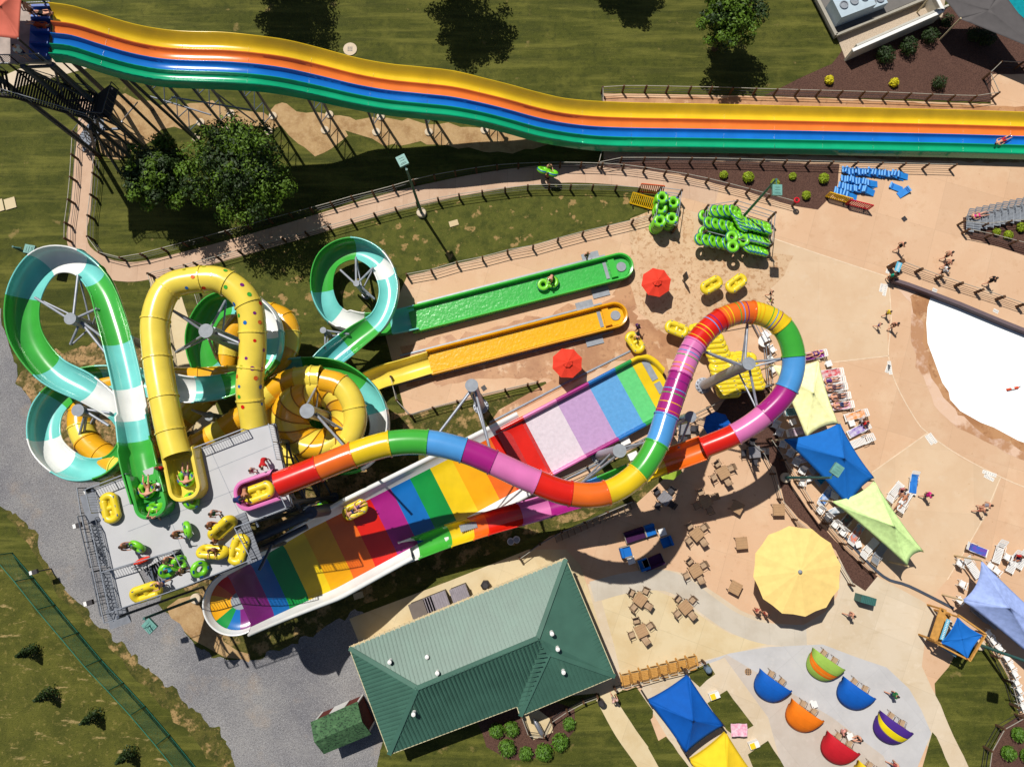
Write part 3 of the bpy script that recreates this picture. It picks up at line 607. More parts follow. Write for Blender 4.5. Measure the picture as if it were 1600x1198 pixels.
# white side walls; the lower one stops where the rainbow channel joins
def wallstrip(xa, xb, sgn, key='white', name='side_wall'):
    mb = MB(); mb.smooth = True; m_ = max(2, int((xb-xa)/.3)); vs = []
    for a in range(m_+1):
        x = xa+(xb-xa)*a/m_; wl = halfsec(x)[1]; b0 = halfsec(x)[0][-1][1]
        for (e, dz) in ((0, b0), (.28, b0+wl*.35), (.48, b0+wl*.8), (.55, b0+wl), (.72, b0+wl+.03), (.82, b0+wl-.08), (.82, b0+wl-.3), (.55, -.35), (0, -.3)): vs.append(hpt(x, sgn*(hw(x)+e*min(1.1, (.38 if sgn > 0 else .6)+x*.09)), dz))
    f = [(a*9+b_, (a+1)*9+b_, (a+1)*9+b_+1, a*9+b_+1) for a in range(m_) for b_ in range(8)]
    mb.add(vs, f); mb.build(name, P[key], h)
wallstrip(0, xe, 1); xg = xof(640, -1); xh = xof(690, -1)
wallstrip(0, xg, -1); wallstrip(xh, xe, -1)
mb = MB(); mb.smooth = True; vs = []   # underside shell
for a in range(61):
    x = xe*a/60
    for t in (-1, -.5, 0, .5, 1): vs.append(hpt(x, t*wid, -.3))
mb.add(vs, [(a*5+b_, a*5+b_+1, (a+1)*5+b_+1, (a+1)*5+b_) for a in range(60) for b_ in range(4)]); mb.build('shell', P['white'], h)
# wheel end: half disc of sectors, rising
wk = ['red', 'orange', 'lorange', 'amber', 'dgreen', 'dblue', 'plum']
ang0 = math.atan2(hn.y, hn.x)
def wpt(rr, a, e=0, dz=0):
    q = c0+Vector((math.cos(ang0+a), math.sin(ang0+a), 0))*rr; back = max(0, -(q-c0).dot(ha)); return Vector((q.x, q.y, c0.z+back*.15+.35*max(0, rr/1.88-.72)**2*5+dz))
sect = [0, 26, 50, 76, 104, 132, 158, 180]
for i in range(7):
    mb = MB(); mb.smooth = True; vs = []
    for a in range(7):
        aa = R(sect[i]+(sect[i+1]-sect[i])*a/6)
        for rr in (.6, 1.0, 1.35, 1.6, 1.78, 1.88): vs.append(wpt(rr, aa))
    mb.add(vs, [(a*6+b_, a*6+b_+1, (a+1)*6+b_+1, (a+1)*6+b_)[::-1] for a in range(6) for b_ in range(5)]); mb.build('wheel_sector', P[wk[i]], h, LBL.get(wk[i]))
mb = MB(); mb.smooth = True; mb.add([wpt(0, 0)]+[wpt(.6, R(i*15)) for i in range(13)], [(0, i+1, i+2) for i in range(12)]); mb.build('wheel_hub', greyp, h)
mb = MB(); mb.smooth = True; vs = []
for i in range(25):
    a = R(i*7.5)
    for (e, dz) in ((0, 0), (.28, .35), (.48, .8), (.55, 1.0), (.72, 1.03), (.82, .92), (.82, .6), (.6, -.6), (.1, -1.2)): vs.append(wpt(1.88, a, 0, 0)+Vector((math.cos(ang0+a)*e*.36, math.sin(ang0+a)*e*.36, dz*.55+.06)))
mb.add(vs, [(i*9+j, i*9+j+1, (i+1)*9+j+1, (i+1)*9+j)[::-1] for i in range(24) for j in range(8)]); mb.build('end_wall', P['white'], h)
# legs
for i, x in enumerate((.8, 3.2, 6, 9, 12, 15.5)):
    for sg in (-1, 1):
        q = hpt(x, sg*2.2, -.3); mb = MB(); mb.tube([(q.x, q.y, 0), q], .13, 10); mb.box((q.x, q.y, .03), (.6, .6, .06)); mb.build('support_leg', steel, h)
    mb = MB(); a = hpt(x, 2.2, -.45); b_ = hpt(x, -2.2, -.45); mb.bar(a, b_, .18)
    if a.z > 2.5: mb.bar(a, (b_.x, b_.y, .4), .09); mb.bar(b_, (a.x, a.y, .4), .09)
    mb.build('cross_brace', steel, h)
# splash pool
sp = [('pool_red', C(206, 60, 58)), ('pool_white_water', C(232, 218, 226)), ('pool_lilac', C(200, 164, 208)), ('pool_blue', C(104, 172, 228)), ('pool_green', C(108, 218, 132)), ('pool_yellow', C(246, 212, 50))]
cutp = [(814, 0), (865, 1), (915, 2), (956, 3), (1010, 4)]
px_ = [765]+[c for c, _ in cutp]; X0 = xe-2.3
rimk = ['red', 'pink', 'purple', 'dblue', 'dgreen', 'yellow']
bx = [X0]+[xof(c, 1)+.3 for c in (814, 865, 915, 956)]+[XE-1.35]
for i in range(6):
    xa = bx[i] if i < 5 else bx[5]; xb = bx[i+1] if i < 5 else XE+.5
    nm, c = sp[i]; wm = water(nm, c, 6) if i < 5 else P['yellow']
    mb = MB(); mb.smooth = True; m_ = 10; vs = []
    for a in range(m_+1):
        x = xa+(xb-xa)*a/m_; ww = wid-.02
        if i == 5: ww = min(ww, math.sqrt(max(0.02, 1-max(0, (x-(XE-.9))/1.42)**2))*wid)
        for k in range(11): q = c0+ha*x+hn*(-ww+2*ww*k/10); vs.append(Vector((q.x, q.y, (.62 if i < 5 else .66)+(.7*max(0, 1-(x-X0)/2.2)**2 if x < X0+2.2 else 0))))
    mb.add(vs, [(a*11+b_, (a+1)*11+b_, (a+1)*11+b_+1, a*11+b_+1) for a in range(m_) for b_ in range(10)]); mb.build('pool_water' if i < 5 else 'pool_step', wm, h)
    for sg in (-1, 1):
        mb = MB(); mb.smooth = True; vs = []
        for a in range(m_+1):
            x = xa+(xb-xa)*a/m_; wb = wid
            if i == 5: wb = min(wb, math.sqrt(max(0.02, 1-max(0, (x-(XE-.9))/1.42)**2))*wid)
            for (e, z) in ((-.03, .55), (.05, 1.15), (.12, 1.25), (.3, 1.25), (.36, 1.1), (.36, .05)): q = c0+ha*(x+(e if i == 5 and a > 5 else 0))+hn*sg*(wb+e); vs.append(Vector((q.x, q.y, z)))
        mb.add(vs, [(a*6+b_, (a+1)*6+b_, (a+1)*6+b_+1, a*6+b_+1) for a in range(m_) for b_ in range(5)]); mb.build('pool_rim', P[rimk[i]], h, LBL[rimk[i]])
for k, t in ((0, .75), (1, -.45), (2, 1.7)):
    mb = MB(); q = c0+ha*(XE-.25)+hn*t; mb.box((q.x, q.y, .7), (.55, .95, .05), math.atan2(ha.y, ha.x)); mb.build('drain_grate', greyp, h)
# --- multi-lane racer
m4 = thing('lane_racer_slide', 'long four-lane racer slide, yellow, orange, blue and green, across the top', 'water slide')
# upper outer edge (yellow) and lower outer edge (green) read from the photograph, with heights
UE = [(80, 8, 14.6), (120, 14, 14.0), (170, 29, 13.0), (215, 42, 12.2), (260, 50, 11.55), (300, 53, 11.3), (350, 54, 11.1), (400, 59, 10.75), (450, 66, 9.9), (500, 78, 8.8), (560, 94, 7.9), (610, 103, 7.3), (660, 108, 6.9), (710, 114, 6.4), (760, 126, 5.7), (800, 136, 5.0), (840, 147, 4.0), (880, 156, 3.0), (920, 160, 2.2), (960, 162, 1.7), (1010, 163.5, 1.4), (1100, 165, 1.3), (1250, 168.5, 1.3), (1400, 172, 1.3), (1500, 174.5, 1.3), (1640, 179, 1.3)]
LE = [(76, 88), (106, 91), (152, 106), (195, 118), (240, 127), (285, 130), (340, 132), (395, 135), (440, 141), (490, 151), (550, 164), (600, 173), (655, 179), (705, 184), (752, 192), (795, 203), (838, 215), (880, 223), (920, 228.5), (958, 231), (1010, 232), (1100, 233), (1250, 235.5), (1400, 238.5), (1500, 240.5), (1640, 244.5)]
A = [W(*u) for u in UE]; B_ = [W(l[0], l[1], u[2]) for l, u in zip(LE, UE)]
As, _ = crom(A, .5); Bs = []
pa = crom(A, .5)[1]; pbv, pbp = crom(B_, .25)
for q in pa:
    i = min(range(len(pbp)), key=lambda k: abs(pbp[k]-q)); Bs.append(pbv[i])
# even cross sections: average width and direction
keys = ['ryel', 'rora', 'rblu', 'rgrn']; names = ['yellow lane', 'orange lane', 'blue lane', 'green lane']
WL = sum((a-b_).length for a, b_ in zip(As, Bs))/len(As)
FR = [(.005, .305), (.305, .535), (.535, .745), (.745, 1.0)]
def lane(k):
    mb = MB(); mb.smooth = True; vs = []
    lane_prof = [(0, 0), (.04, .02), (.10, -.08), (.22, -.26), (.34, -.30), (.86, -.30), (.95, -.24), (.985, -.05), (1.0, 0)]
    if k == 0: lane_prof = [(-.06, -.6), (-.05, .2), (0, .34), (.04, .30), (.14, .16), (.28, -.04), (.42, -.2), (.52, -.28), (.60, -.30), (.90, -.30), (.96, -.24), (.985, -.05), (1.0, 0)]
    if k == 3: lane_prof = [(0, 0), (.04, .02), (.08, -.08), (.18, -.26), (.26, -.30), (.62, -.30), (.68, -.2), (.74, .04), (.80, .06), (.86, -.12), (.93, -.36), (1.0, -.75)]
    n = len(lane_prof)
    for a, b_ in zip(As, Bs):
        d = (b_-a)
        for (t, dz) in lane_prof: f0, f1 = FR[k]; q = a+d*(f0+(f1-f0)*t); vs.append(Vector((q.x, q.y, q.z+dz)))
    mb.add(vs, [(i*n+j, i*n+j+1, (i+1)*n+j+1, (i+1)*n+j)[::-1] for i in range(len(As)-1) for j in range(n-1)])
    mb.smooth = False
    for i in range(6, len(As)-1, 8):  # joint ridges
        a, b_ = As[i], Bs[i]; d = b_-a
        f0, f1 = FR[k]; g0 = (.34, .1, .1, .1)[k]; mb.tube([a+d*(f0+(f1-f0)*t)+Vector((0, 0, -.29)) for t in (.35 if k < 3 else .25, .6, .85 if k < 3 else .62)], .012, 4)
    return mb.build('slide_lane', P[keys[k]], m4, names[k])
for k in range(4): lane(k)
mb = MB(); mb.smooth = True; vs = []
for a, b_ in zip(As, Bs):
    for t in (-.015, .25, .5, .75, 1.0): q = a.lerp(b_, t); vs.append(Vector((q.x, q.y, q.z-.75)))
mb.add(vs, [(i*5+j, (i+1)*5+j, (i+1)*5+j+1, i*5+j+1)[::-1] for i in range(len(As)-1) for j in range(4)]); mb.build('shell', P['rgrn'], m4)
# trusses under the racer: two sloping legs with lattice, feet well to the south
CEN = [(p+q_)*.5 for p, q_ in zip(As, Bs)]
for (bx_, by_) in ((307, 216), (354, 202), (420, 206), (508, 204), (588, 207), (670, 207), (757, 204), (842, 213)):
    q1 = W(bx_, by_, 0); q2 = W(bx_+7, by_-24, 0); i = min(range(len(CEN)), key=lambda k: abs(CEN[k].x-q1.x)); zt = CEN[i].z-.8
    if zt < .5: continue
    q0 = CEN[i]; mb = MB(); t = (q2-q1)*.5
    for q in (q1, q2): mb.tube([q, (q.x, q.y, zt)], .12, 8)
    z_ = .3; k = 0
    while z_ < zt-.7: a_, b__ = (q1, q2) if k % 2 else (q2, q1); mb.bar((a_.x, a_.y, z_), (b__.x, b__.y, z_+1.1), .06); z_ += 1.1; k += 1
    mb.bar((q1+(q1-q2)*.5).xy.to_3d()+Vector((0, 0, zt)), (q2+(q2-q1)*.2).xy.to_3d()+Vector((0, 0, zt)), .2, .3); mb.build('truss_leg', mat('truss_steel', C(112, 124, 142), .5, .5, .3), m4)
    for c_ in (q1, q2): mb = MB(); mb.lathe([(.36, 0), (.36, .12), (.3, .14)], 16, (c_.x, c_.y, 0.01)); mb.build('footing', pale, m4)
for (x0, y0, z0, x1, y1, z1) in ((232, 150, 6, 330, 180, 4.5), (268, 152, 7, 392, 172, 6), (330, 140, 8, 400, 192, 3)):
    mb = MB(); mb.tube([W(x0, y0, z0), W(x1, y1, z1)], .07, 6); mb.build('brace', steel, m4)
# ------------------------------------------------------------------ main launch deck
DZ = 13.0
dk = thing('launch_deck', 'grey raised launch deck with railings where riders wait for the three slides', 'platform')
dp = [(148, 764), (388, 672), (428, 662), (455, 792), (376, 822), (402, 871), (300, 912), (186, 951), (170, 890), (157, 820)]
hole = [(216, 893), (282, 859), (297, 888), (232, 925)]
V2 = lambda L_, z: [(W(p[0], p[1], z).x, W(p[0], p[1], z).y) for p in L_]
mb = MB(); mb.prism(V2(dp, DZ), DZ-.16, DZ, [V2(hole, DZ)]); mb.build('deck_floor', deckm, dk)
mb = MB(); q = [Vector((*p, DZ-.3)) for p in V2(dp, DZ)]
for i in range(len(q)): mb.bar(q[i], q[(i+1) % len(q)], .14, .3)
for t in (.2, .4, .6, .8):
    a = q[0].lerp(q[1], t); b_ = q[7].lerp(q[3], t); mb.bar(a, b_, .12, .25)
mb.build('edge_beam', dsteel, dk)
mb = MB()
for a, b_ in (((170, 800), (440, 690)), ((200, 830), (420, 745))): mb.bar(W(*a, DZ+.004), W(*b_, DZ+.004), .03, .006)
for a, b_ in (((240, 740), (300, 900)), ((330, 705), (395, 850))): mb.bar(W(*a, DZ+.004), W(*b_, DZ+.004), .03, .006)
mb.build('deck_joint', greyp, dk)
def railing(root, px, z, h_=1.07, name='railing', gap=.16, m=railm):
    pts = [W(p[0], p[1], z) for p in px]; mb = MB()
    for a, b_ in zip(pts, pts[1:]):
        L = (b_-a).length; n = max(1, round(L/1.5))
        for k in range(n+1): q = a.lerp(b_, k/n); mb.bar(q, q+Vector((0, 0, h_)), .055)
        for zz, w in ((h_, .055), (.1, .03)): mb.bar(a+Vector((0, 0, zz)), b_+Vector((0, 0, zz)), w)
        n = int(L/gap)
        for k in range(1, n): q = a.lerp(b_, k/n); mb.bar(q+Vector((0, 0, .1)), q+Vector((0, 0, h_)), .018)
    return mb.build(name, m, root)
for L_ in ([(148, 764), (210, 740)], [(300, 706), (388, 672)], [(428, 664), (440, 718)], [(447, 775), (455, 792), (376, 822), (402, 871), (300, 912), (186, 951)], [(148, 764), (157, 800)], [(172, 891), (282, 858), (297, 888)], [(157, 820), (186, 951)]):
    railing(dk, L_, DZ)
# supports and braces
for i, p in enumerate([(160, 775), (250, 742), (330, 710), (415, 685), (445, 785), (380, 815), (395, 862), (300, 900), (195, 940), (240, 850), (320, 800), (390, 730)]):
    q = W(*p, DZ); mb = MB(); mb.tube([(q.x, q.y, 0), (q.x, q.y, DZ-.2)], .16, 10); mb.lathe([(.4, 0), (.4, .12)], 12, (q.x, q.y, .02)); mb.build('deck_leg', dsteel, dk)
for a, b_ in (((160, 775), (195, 940)), ((195, 940), (300, 900)), ((300, 900), (395, 862)), ((380, 815), (445, 785)), ((415, 685), (445, 785)), ((160, 775), (250, 742)), ((320, 800), (380, 815)), ((330, 710), (415, 685))):
    A0, B0 = W(*a, DZ), W(*b_, DZ); mb = MB()
    for z0 in (.5, 4.5, 8.5):
        z1 = z0+4; mb.bar((A0.x, A0.y, z0), (B0.x, B0.y, z1), .1); mb.bar((B0.x, B0.y, z0), (A0.x, A0.y, z1), .1); mb.bar((A0.x, A0.y, z1), (B0.x, B0.y, z1), .14)
    mb.build('brace', dsteel, dk)
# stairs: flights along the left side, and the arriving flight in the opening
def flight(root, a, b_, w, steps, m=grate, rails=True, name='stair_flight'):
    a, b_ = Vector(a), Vector(b_); d = (b_-a); hx = Vector((d.x, d.y, 0)).normalized(); n = Vector((-hx.y, hx.x, 0)); mb = MB()
    for k in range(steps):
        q = a.lerp(b_, (k+.5)/steps); mb.box(q, (d.xy.length/steps*.92, w, .04), math.atan2(hx.y, hx.x))
    for s_ in (-1, 1): mb.bar(a+n*s_*w/2-Vector((0, 0, .1)), b_+n*s_*w/2-Vector((0, 0, .1)), .06, .25)
    mb.build(name, m, root)
    if rails:
        for s_ in (-1, 1):
            mb = MB(); o = n*s_*w/2; mb.bar(a+o+Vector((0, 0, 1)), b_+o+Vector((0, 0, 1)), .05); mb.bar(a+o+Vector((0, 0, .5)), b_+o+Vector((0, 0, .5)), .03)
            for k in range(5): q = a.lerp(b_, k/4)+o; mb.bar(q, q+Vector((0, 0, 1)), .05)
            mb.build('handrail', railm, root)
flight(dk, W(231, 902, DZ-.1), W(290, 873, DZ-2.6), 1.5, 14)
mb = MB(); c_ = W(296, 873, DZ-2.7); mb.box(c_, (2.2, 2.2, .08), R(22)); mb.build('stair_landing', grate, dk)
flight(dk, W(149, 806, DZ-.6), W(167, 884, DZ-2.8), 1.15, 15)
flight(dk, W(170, 890, DZ-2.8), W(184, 958, DZ-4.4), 1.25, 12)
mb = MB(); mb.box(W(147, 790, DZ-.5), (1.4, 1.8, .08), R(20)); mb.build('stair_landing', grate, dk); mb = MB(); mb.box(W(185, 962, DZ-4.5), (1.5, 1.4, .08), R(20)); mb.build('stair_landing', grate, dk)
railing(dk, [(135, 762), (141, 800), (160, 890), (177, 968), (196, 962)], DZ-2.2)
for p in [(140, 765), (150, 812), (180, 965)]:
    q = W(*p, DZ); mb = MB(); mb.tube([(q.x, q.y, 0), (q.x, q.y, DZ-.3)], .1, 8); mb.build('stair_post', dsteel, dk)
mb = MB(); a = W(385, 840, DZ+.1); mb.box(a, (1.0, 3.2, .06), R(23))
for k in range(16): mb.box(a+Vector((math.cos(R(23)+1.57)*(k-8)*.2, math.sin(R(23)+1.57)*(k-8)*.2, .05)), (.98, .05, .03), R(23))
mb.build('floor_grating', grate, dk)
# walkway beam to the right of the deck
wb = thing('steel_pipe_bridge', 'dark steel pipe truss running under the deck beside the banded half-pipe', 'truss')
mb = MB(); mb.tube([W(378, 850, 9), W(490, 800, 9)], .35, 12); mb.tube([W(378, 872, 9), W(480, 822, 9)], .2, 8); mb.tube([W(455, 770, 12), W(480, 815, 6)], .12, 8); mb.tube([W(425, 850, 11), W(405, 890, 11)], .1, 8)
q = W(488, 800, 9); mb.tube([(q.x, q.y, 0), (q.x, q.y, 9.3)], .45, 14); q = W(380, 860, 9); mb.tube([(q.x, q.y, 0), (q.x, q.y, 9)], .3, 12); mb.bar(W(378, 850, 9), W(378, 872, 9), .3); mb.build('truss', dsteel, wb)
# ------------------------------------------------------------------ columns that carry the slides
def column(label, top, z, rad, arms):
    q = W(*top, z); o = thing('support_column', label, 'support column', (q.x, q.y, 0), 0, 'steel columns carrying the slides')
    mb = MB(); mb.smooth = True
    mb.tube([(0, 0, .3), (0, 0, z*.5), (0, 0, z)], rad, 24, caps=True)
    mb.build('pole', steel, o)
    mb = MB(); mb.lathe([(rad+.02, z-.02), (rad+.05, z), (rad+.05, z+.05), (rad*.3, z+.055)], 24, (0, 0, 0)); mb.build('cap', greyp, o)
    mb = MB(); mb.lathe([(rad*1.7, 0.02), (rad*1.7, .14), (rad*1.3, .16), (rad*1.3, .3)], 24)
    for k in range(12): a = k*math.pi/6; mb.box((rad*1.45*math.cos(a), rad*1.45*math.sin(a), .25), (.1, .1, .2), a)
    mb.build('base_flange', steel, o)
    for (px, py, pz, z0) in arms:
        e = W(px, py, pz)-Vector((q.x, q.y, 0)); s_ = Vector((e.x, e.y, 0)).normalized()*rad*.9; n = Vector((-s_.y, s_.x, 0))*.35
        mb = MB(); mb.smooth = True
        mb.tube([Vector((s_.x, s_.y, z0))+n, e], .09, 10); mb.tube([Vector((s_.x, s_.y, z0-1.5))-n, e+Vector((0, 0, -.15))], .07, 8)
        mb.build('arm', steel, o)
column('steel column with spokes inside the largest green and teal loop', (110, 498), 13.0, .36, [(122, 430, 12.4, 12.5), (55, 465, 11.8, 12.5), (152, 482, 12.8, 12.5), (168, 555, 12.8, 12.2), (110, 538, 11.5, 12), (158, 525, 12.8, 12.2)])
column('steel column standing inside the yellow dotted tube bend', (322, 517), 12.6, .44, [(270, 485, 13.2, 12.1), (352, 470, 8.0, 11.5), (375, 530, 8, 12), (275, 550, 9, 12.2), (395, 545, 12.4, 12), (338, 560, 7, 11.5)])
column('steel column inside the small green and white loop left of the deck', (122, 641), 11.4, .38, [(146, 602, 9.6, 11), (172, 645, 11, 11), (170, 665, 10.8, 11), (116, 708, 8.5, 10.5), (128, 700, 8.4, 10.3)])
column('steel column rising through the orange and yellow spiral bowl', (480, 642), 11.0, .46, [(498, 598, 7.4, 10.6), (558, 684, 7.2, 10.3), (538, 697, 13, 10.3)])
column('tall steel column with two arms beside the yellow run-out', (737, 602), 14.0, .38, [(683, 680, 13.5, 13.6), (765, 700, 13.3, 13.4)])
column('steel column inside the right-hand rainbow loop', (1170, 568), 11.8, .40, [(1098, 548, 12.0, 11.4), (1168, 506, 11.5, 11.4), (1226, 560, 11.0, 11.4), (1184, 640, 10.4, 11.2)])
column('ribbed steel column between the splash pool and the cafe terrace', (968, 704), 11.4, .42, [(908, 755, 7.0, 10.8), (1012, 690, 12.4, 11)])
column('steel column tucked behind the light blue tube section', (1079, 651), 9.6, .36, [(1050, 664, 12.0, 9.2), (1060, 700, 8.6, 9)])
column('slim steel column with spokes inside the far green and white loop', (557, 443), 4.0, .2, [(532, 422, 2.9, 3.7), (556, 402, 2.5, 3.7), (583, 418, 2.7, 3.6), (585, 467, 2.9, 3.7)])
column('short steel post below the green and teal chute', (505, 516), 4.6, .2, [(545, 522, 3.6, 4.2), (508, 545, 4.0, 4.2)])
column('steel column seen between the yellow tube and the deck edge', (327, 650), 7.5, .3, [(345, 660, 6.8, 7), (300, 640, 6.4, 7)])
# ------------------------------------------------------------------ racer tower
tw = thing('racer_start_tower', 'tall racer start tower with dark stairs and steel legs at the top left', 'tower')
TZ = 14.2
mb = MB(); mb.prism(V2([(-60, 6), (80, 6), (78, 98), (-60, 98)], TZ), TZ-.2, TZ); mb.build('platform_floor', mat('worn_deck', C(176, 160, 150), .8, var=.25, scale=1.2), tw)
mb = MB(); mb.prism(V2([(50, 10), (80, 8), (76, 92), (46, 90)], TZ), TZ, TZ+.08); mb.build('start_mat', mat('blue_start_mat', C(40, 104, 196), .4, bump=.2), tw)
lanes = MB()
for k in range(5): a = W(52+(-1)*k, 12+k*19, TZ+.3); b_ = W(82-k*1.5, 11+k*19.5, TZ+.3); lanes.bar(a, b_, .16, .45)
lanes.build('start_divider', mat('start_blue', C(22, 84, 176), .4), tw)
railing(tw, [(-40, 100), (30, 100), (76, 98)], TZ); railing(tw, [(30, 6), (80, 4)], TZ)
for p in [(-30, 100), (32, 100), (78, 98), (78, 8), (20, 8)]:
    q = W(*p, TZ); mb = MB(); mb.tube([(q.x, q.y, 0), (q.x, q.y, TZ-.2)], .2, 10); mb.build('tower_leg', dsteel, tw)
for a, b_ in (((32, 100), (78, 98)),):
    A0, B0 = W(*a, TZ), W(*b_, TZ); mb = MB()
    for z0 in (.3, 4.8, 9.3):
        z1 = z0+4.5; mb.bar((A0.x, A0.y, z0), (B0.x, B0.y, z1), .13); mb.bar((B0.x, B0.y, z0), (A0.x, A0.y, z1), .13); mb.bar((A0.x, A0.y, z1), (B0.x, B0.y, z1), .16)
    mb.build('brace', dsteel, tw)
darkst = mat('dark_stair', C(52, 46, 46), .8)
flight(tw, W(-20, 128, TZ-1.6), W(15, 132, TZ-2.4), 2.0, 6, darkst); flight(tw, W(22, 130, TZ-2.6), W(150, 168, 9.2), 2.1, 30, darkst)
mb = MB(); mb.prism(V2([(148, 150), (172, 132), (184, 140), (172, 184), (148, 182)], 9.2), 9.1, 9.2); mb.build('stair_landing', darkst, tw)
railing(tw, [(148, 186), (172, 188), (186, 140)], 9.2, gap=.4, m=dsteel)
flight(tw, W(142, 186, 6.6), W(150, 214, 3.2), 1.7, 16, dsteel); flight(tw, W(160, 184, 3.0), W(128, 225, .3), 1.6, 12, dsteel)
for p in [(150, 184), (172, 184), (180, 140), (20, 140), (90, 165)]:
    q = W(*p, 9.1); mb = MB(); mb.tube([(q.x, q.y, 0), (q.x, q.y, 9.1)], .12, 8); mb.build('stair_post', dsteel, tw)
# lattice ties from the tower to the ground on the right
for a, b_, z1 in (((84, 100), (186, 268), 12), ((120, 118), (218, 226), 11), ((200, 122), (310, 222), 10)):
    mb = MB(); mb.tube([W(a[0], a[1], z1), W(b_[0], b_[1], 0)], .13, 8); mb.build('raking_leg', dsteel, tw)
mb = MB()
for a, b_ in (((165, 200), (215, 222)), ((215, 160), (190, 190)), ((190, 190), (225, 215))): mb.tube([W(a[0], a[1], 5), W(b_[0], b_[1], 1)], .05, 6)
mb.build('brace', steel, tw)
# ------------------------------------------------------------------ sails and umbrellas
def sail(label, cs, zc, peak, zp, m, cat='shade sail', name='shade_sail', dip=.10, poles=True, valance=0, polem=None):
    o = thing(name, label, cat); Q = [W(c[0], c[1], z) for c, z in zip(cs, zc if isinstance(zc, (list, tuple)) else [zc]*len(cs))]; pk = W(peak[0], peak[1], zp)
    mb = MB(); mb.smooth = False; n = len(Q); cen = sum(Q, Vector())/n
    for i in range(n):
        a, b_ = Q[i], Q[(i+1) % n]; mid = (a+b_)/2; inw = (cen-mid); inw.z = 0; K1, K2 = 10, 8; vs = []; base = len(mb.v)
        for s_ in range(K1+1):
            f = s_/K1; e = a.lerp(b_, f)+inw*dip*4*f*(1-f)
            for t in range(K2+1): w = t/K2; q = e.lerp(pk, w); q.z -= .13*math.sin(math.pi*w)*(.4+.6*math.sin(math.pi*f)); vs.append(q)
        mb.smooth = True; mb.add(vs, [(x*(K2+1)+y_, (x+1)*(K2+1)+y_, (x+1)*(K2+1)+y_+1, x*(K2+1)+y_+1) for x in range(K1) for y_ in range(K2)])
    fab = mb.build('fabric', m, o)
    mo = fab.modifiers.new('thickness', 'SOLIDIFY'); mo.thickness = .012
    if valance:
        mb = MB()
        for i in range(n):
            a, b_ = Q[i], Q[(i+1) % n]; mid = (a+b_)/2; inw = (cen-mid); inw.z = 0; vs = []
            for s_ in range(11): f = s_/10; e = a.lerp(b_, f)+inw*dip*4*f*(1-f); vs += [e, e-Vector((0, 0, valance))]
            mb.add(vs, [(2*k, 2*k+1, 2*k+3, 2*k+2) for k in range(10)])
        mb.build('valance', m, o)
    if poles:
        for q in Q:
            mb = MB(); mb.tube([(q.x, q.y, 0), (q.x, q.y, q.z+.12)], .07, 8); mb.build('pole', polem or cream, o)
    return o
sy, sb, sg, sv = mat('sail_yellow', C(255, 244, 176, .95), .8), cloth(24, 112, 200), mat('sail_lime', C(206, 236, 156, .9), .8), mat('sail_lavender', C(160, 180, 234, .78), .8)
deepb = cloth(6, 92, 186)
sail('pale yellow shade sail beside the rainbow loop', [(1207, 570), (1279, 563), (1310, 661), (1260, 684)], [3.4, 3.2, 3.4, 2.6], (1271, 614), 4.0, sy)
sail('bright blue shade sail in the row of three along the curved mulch bed', [(1312, 660), (1366, 746), (1327, 793), (1224, 686)], [3.4, 3.4, 2.6, 2.6], (1319, 716), 4.2, sb)
sail('pale green shade sail below the blue one', [(1366, 751), (1443, 861), (1418, 884), (1300, 783)], [3.3, 3.2, 2.8, 2.6], (1397, 822), 4.1, sg)
sail('lavender shade sail at the right edge over loungers', [(1533, 875), (1690, 1020), (1650, 1060), (1503, 937)], [3.4, 3.4, 2.8, 2.6], (1578, 950), 4.2, sv)
sail('deep blue canopy tent beside the row of wooden armchairs', [(1075, 1054), (1131, 1133), (1071, 1176), (1012, 1094)], 2.7, (1083, 1126), 3.9, deepb, 'canopy', 'canopy_tent', .05, valance=.3, polem=dark)
sail('yellow canopy tent cut off by the bottom edge of the picture', [(1134, 1143), (1195, 1232), (1130, 1280), (1077, 1187)], 2.7, (1136, 1212), 3.9, cloth(252, 212, 40), 'canopy', 'canopy_tent', .05, valance=.3, polem=dark)
sail('blue sail roof over the small wooden kiosk', [(1496, 963), (1536, 992), (1512, 1029), (1469, 1004)], 2.7, (1503, 998), 2.55, sb, 'sail roof', 'sail_roof', .12, polem=woodl)
sail('faded red awning over the racer start tower', [(-40, -30), (37, -30), (30, 62), (-40, 56)], 16.6, (0, 10), 17.3, cloth(226, 118, 96), 'awning', 'awning', .03, polem=dark)
netm = cloth(96, 92, 92)
sail('dark grey shade net over the corner pool deck', [(1462, -14), (1500, 30), (1650, 92), (1566, -14)], 3.0, (1545, 16), 3.2, netm, 'shade net', 'shade_net', .05)
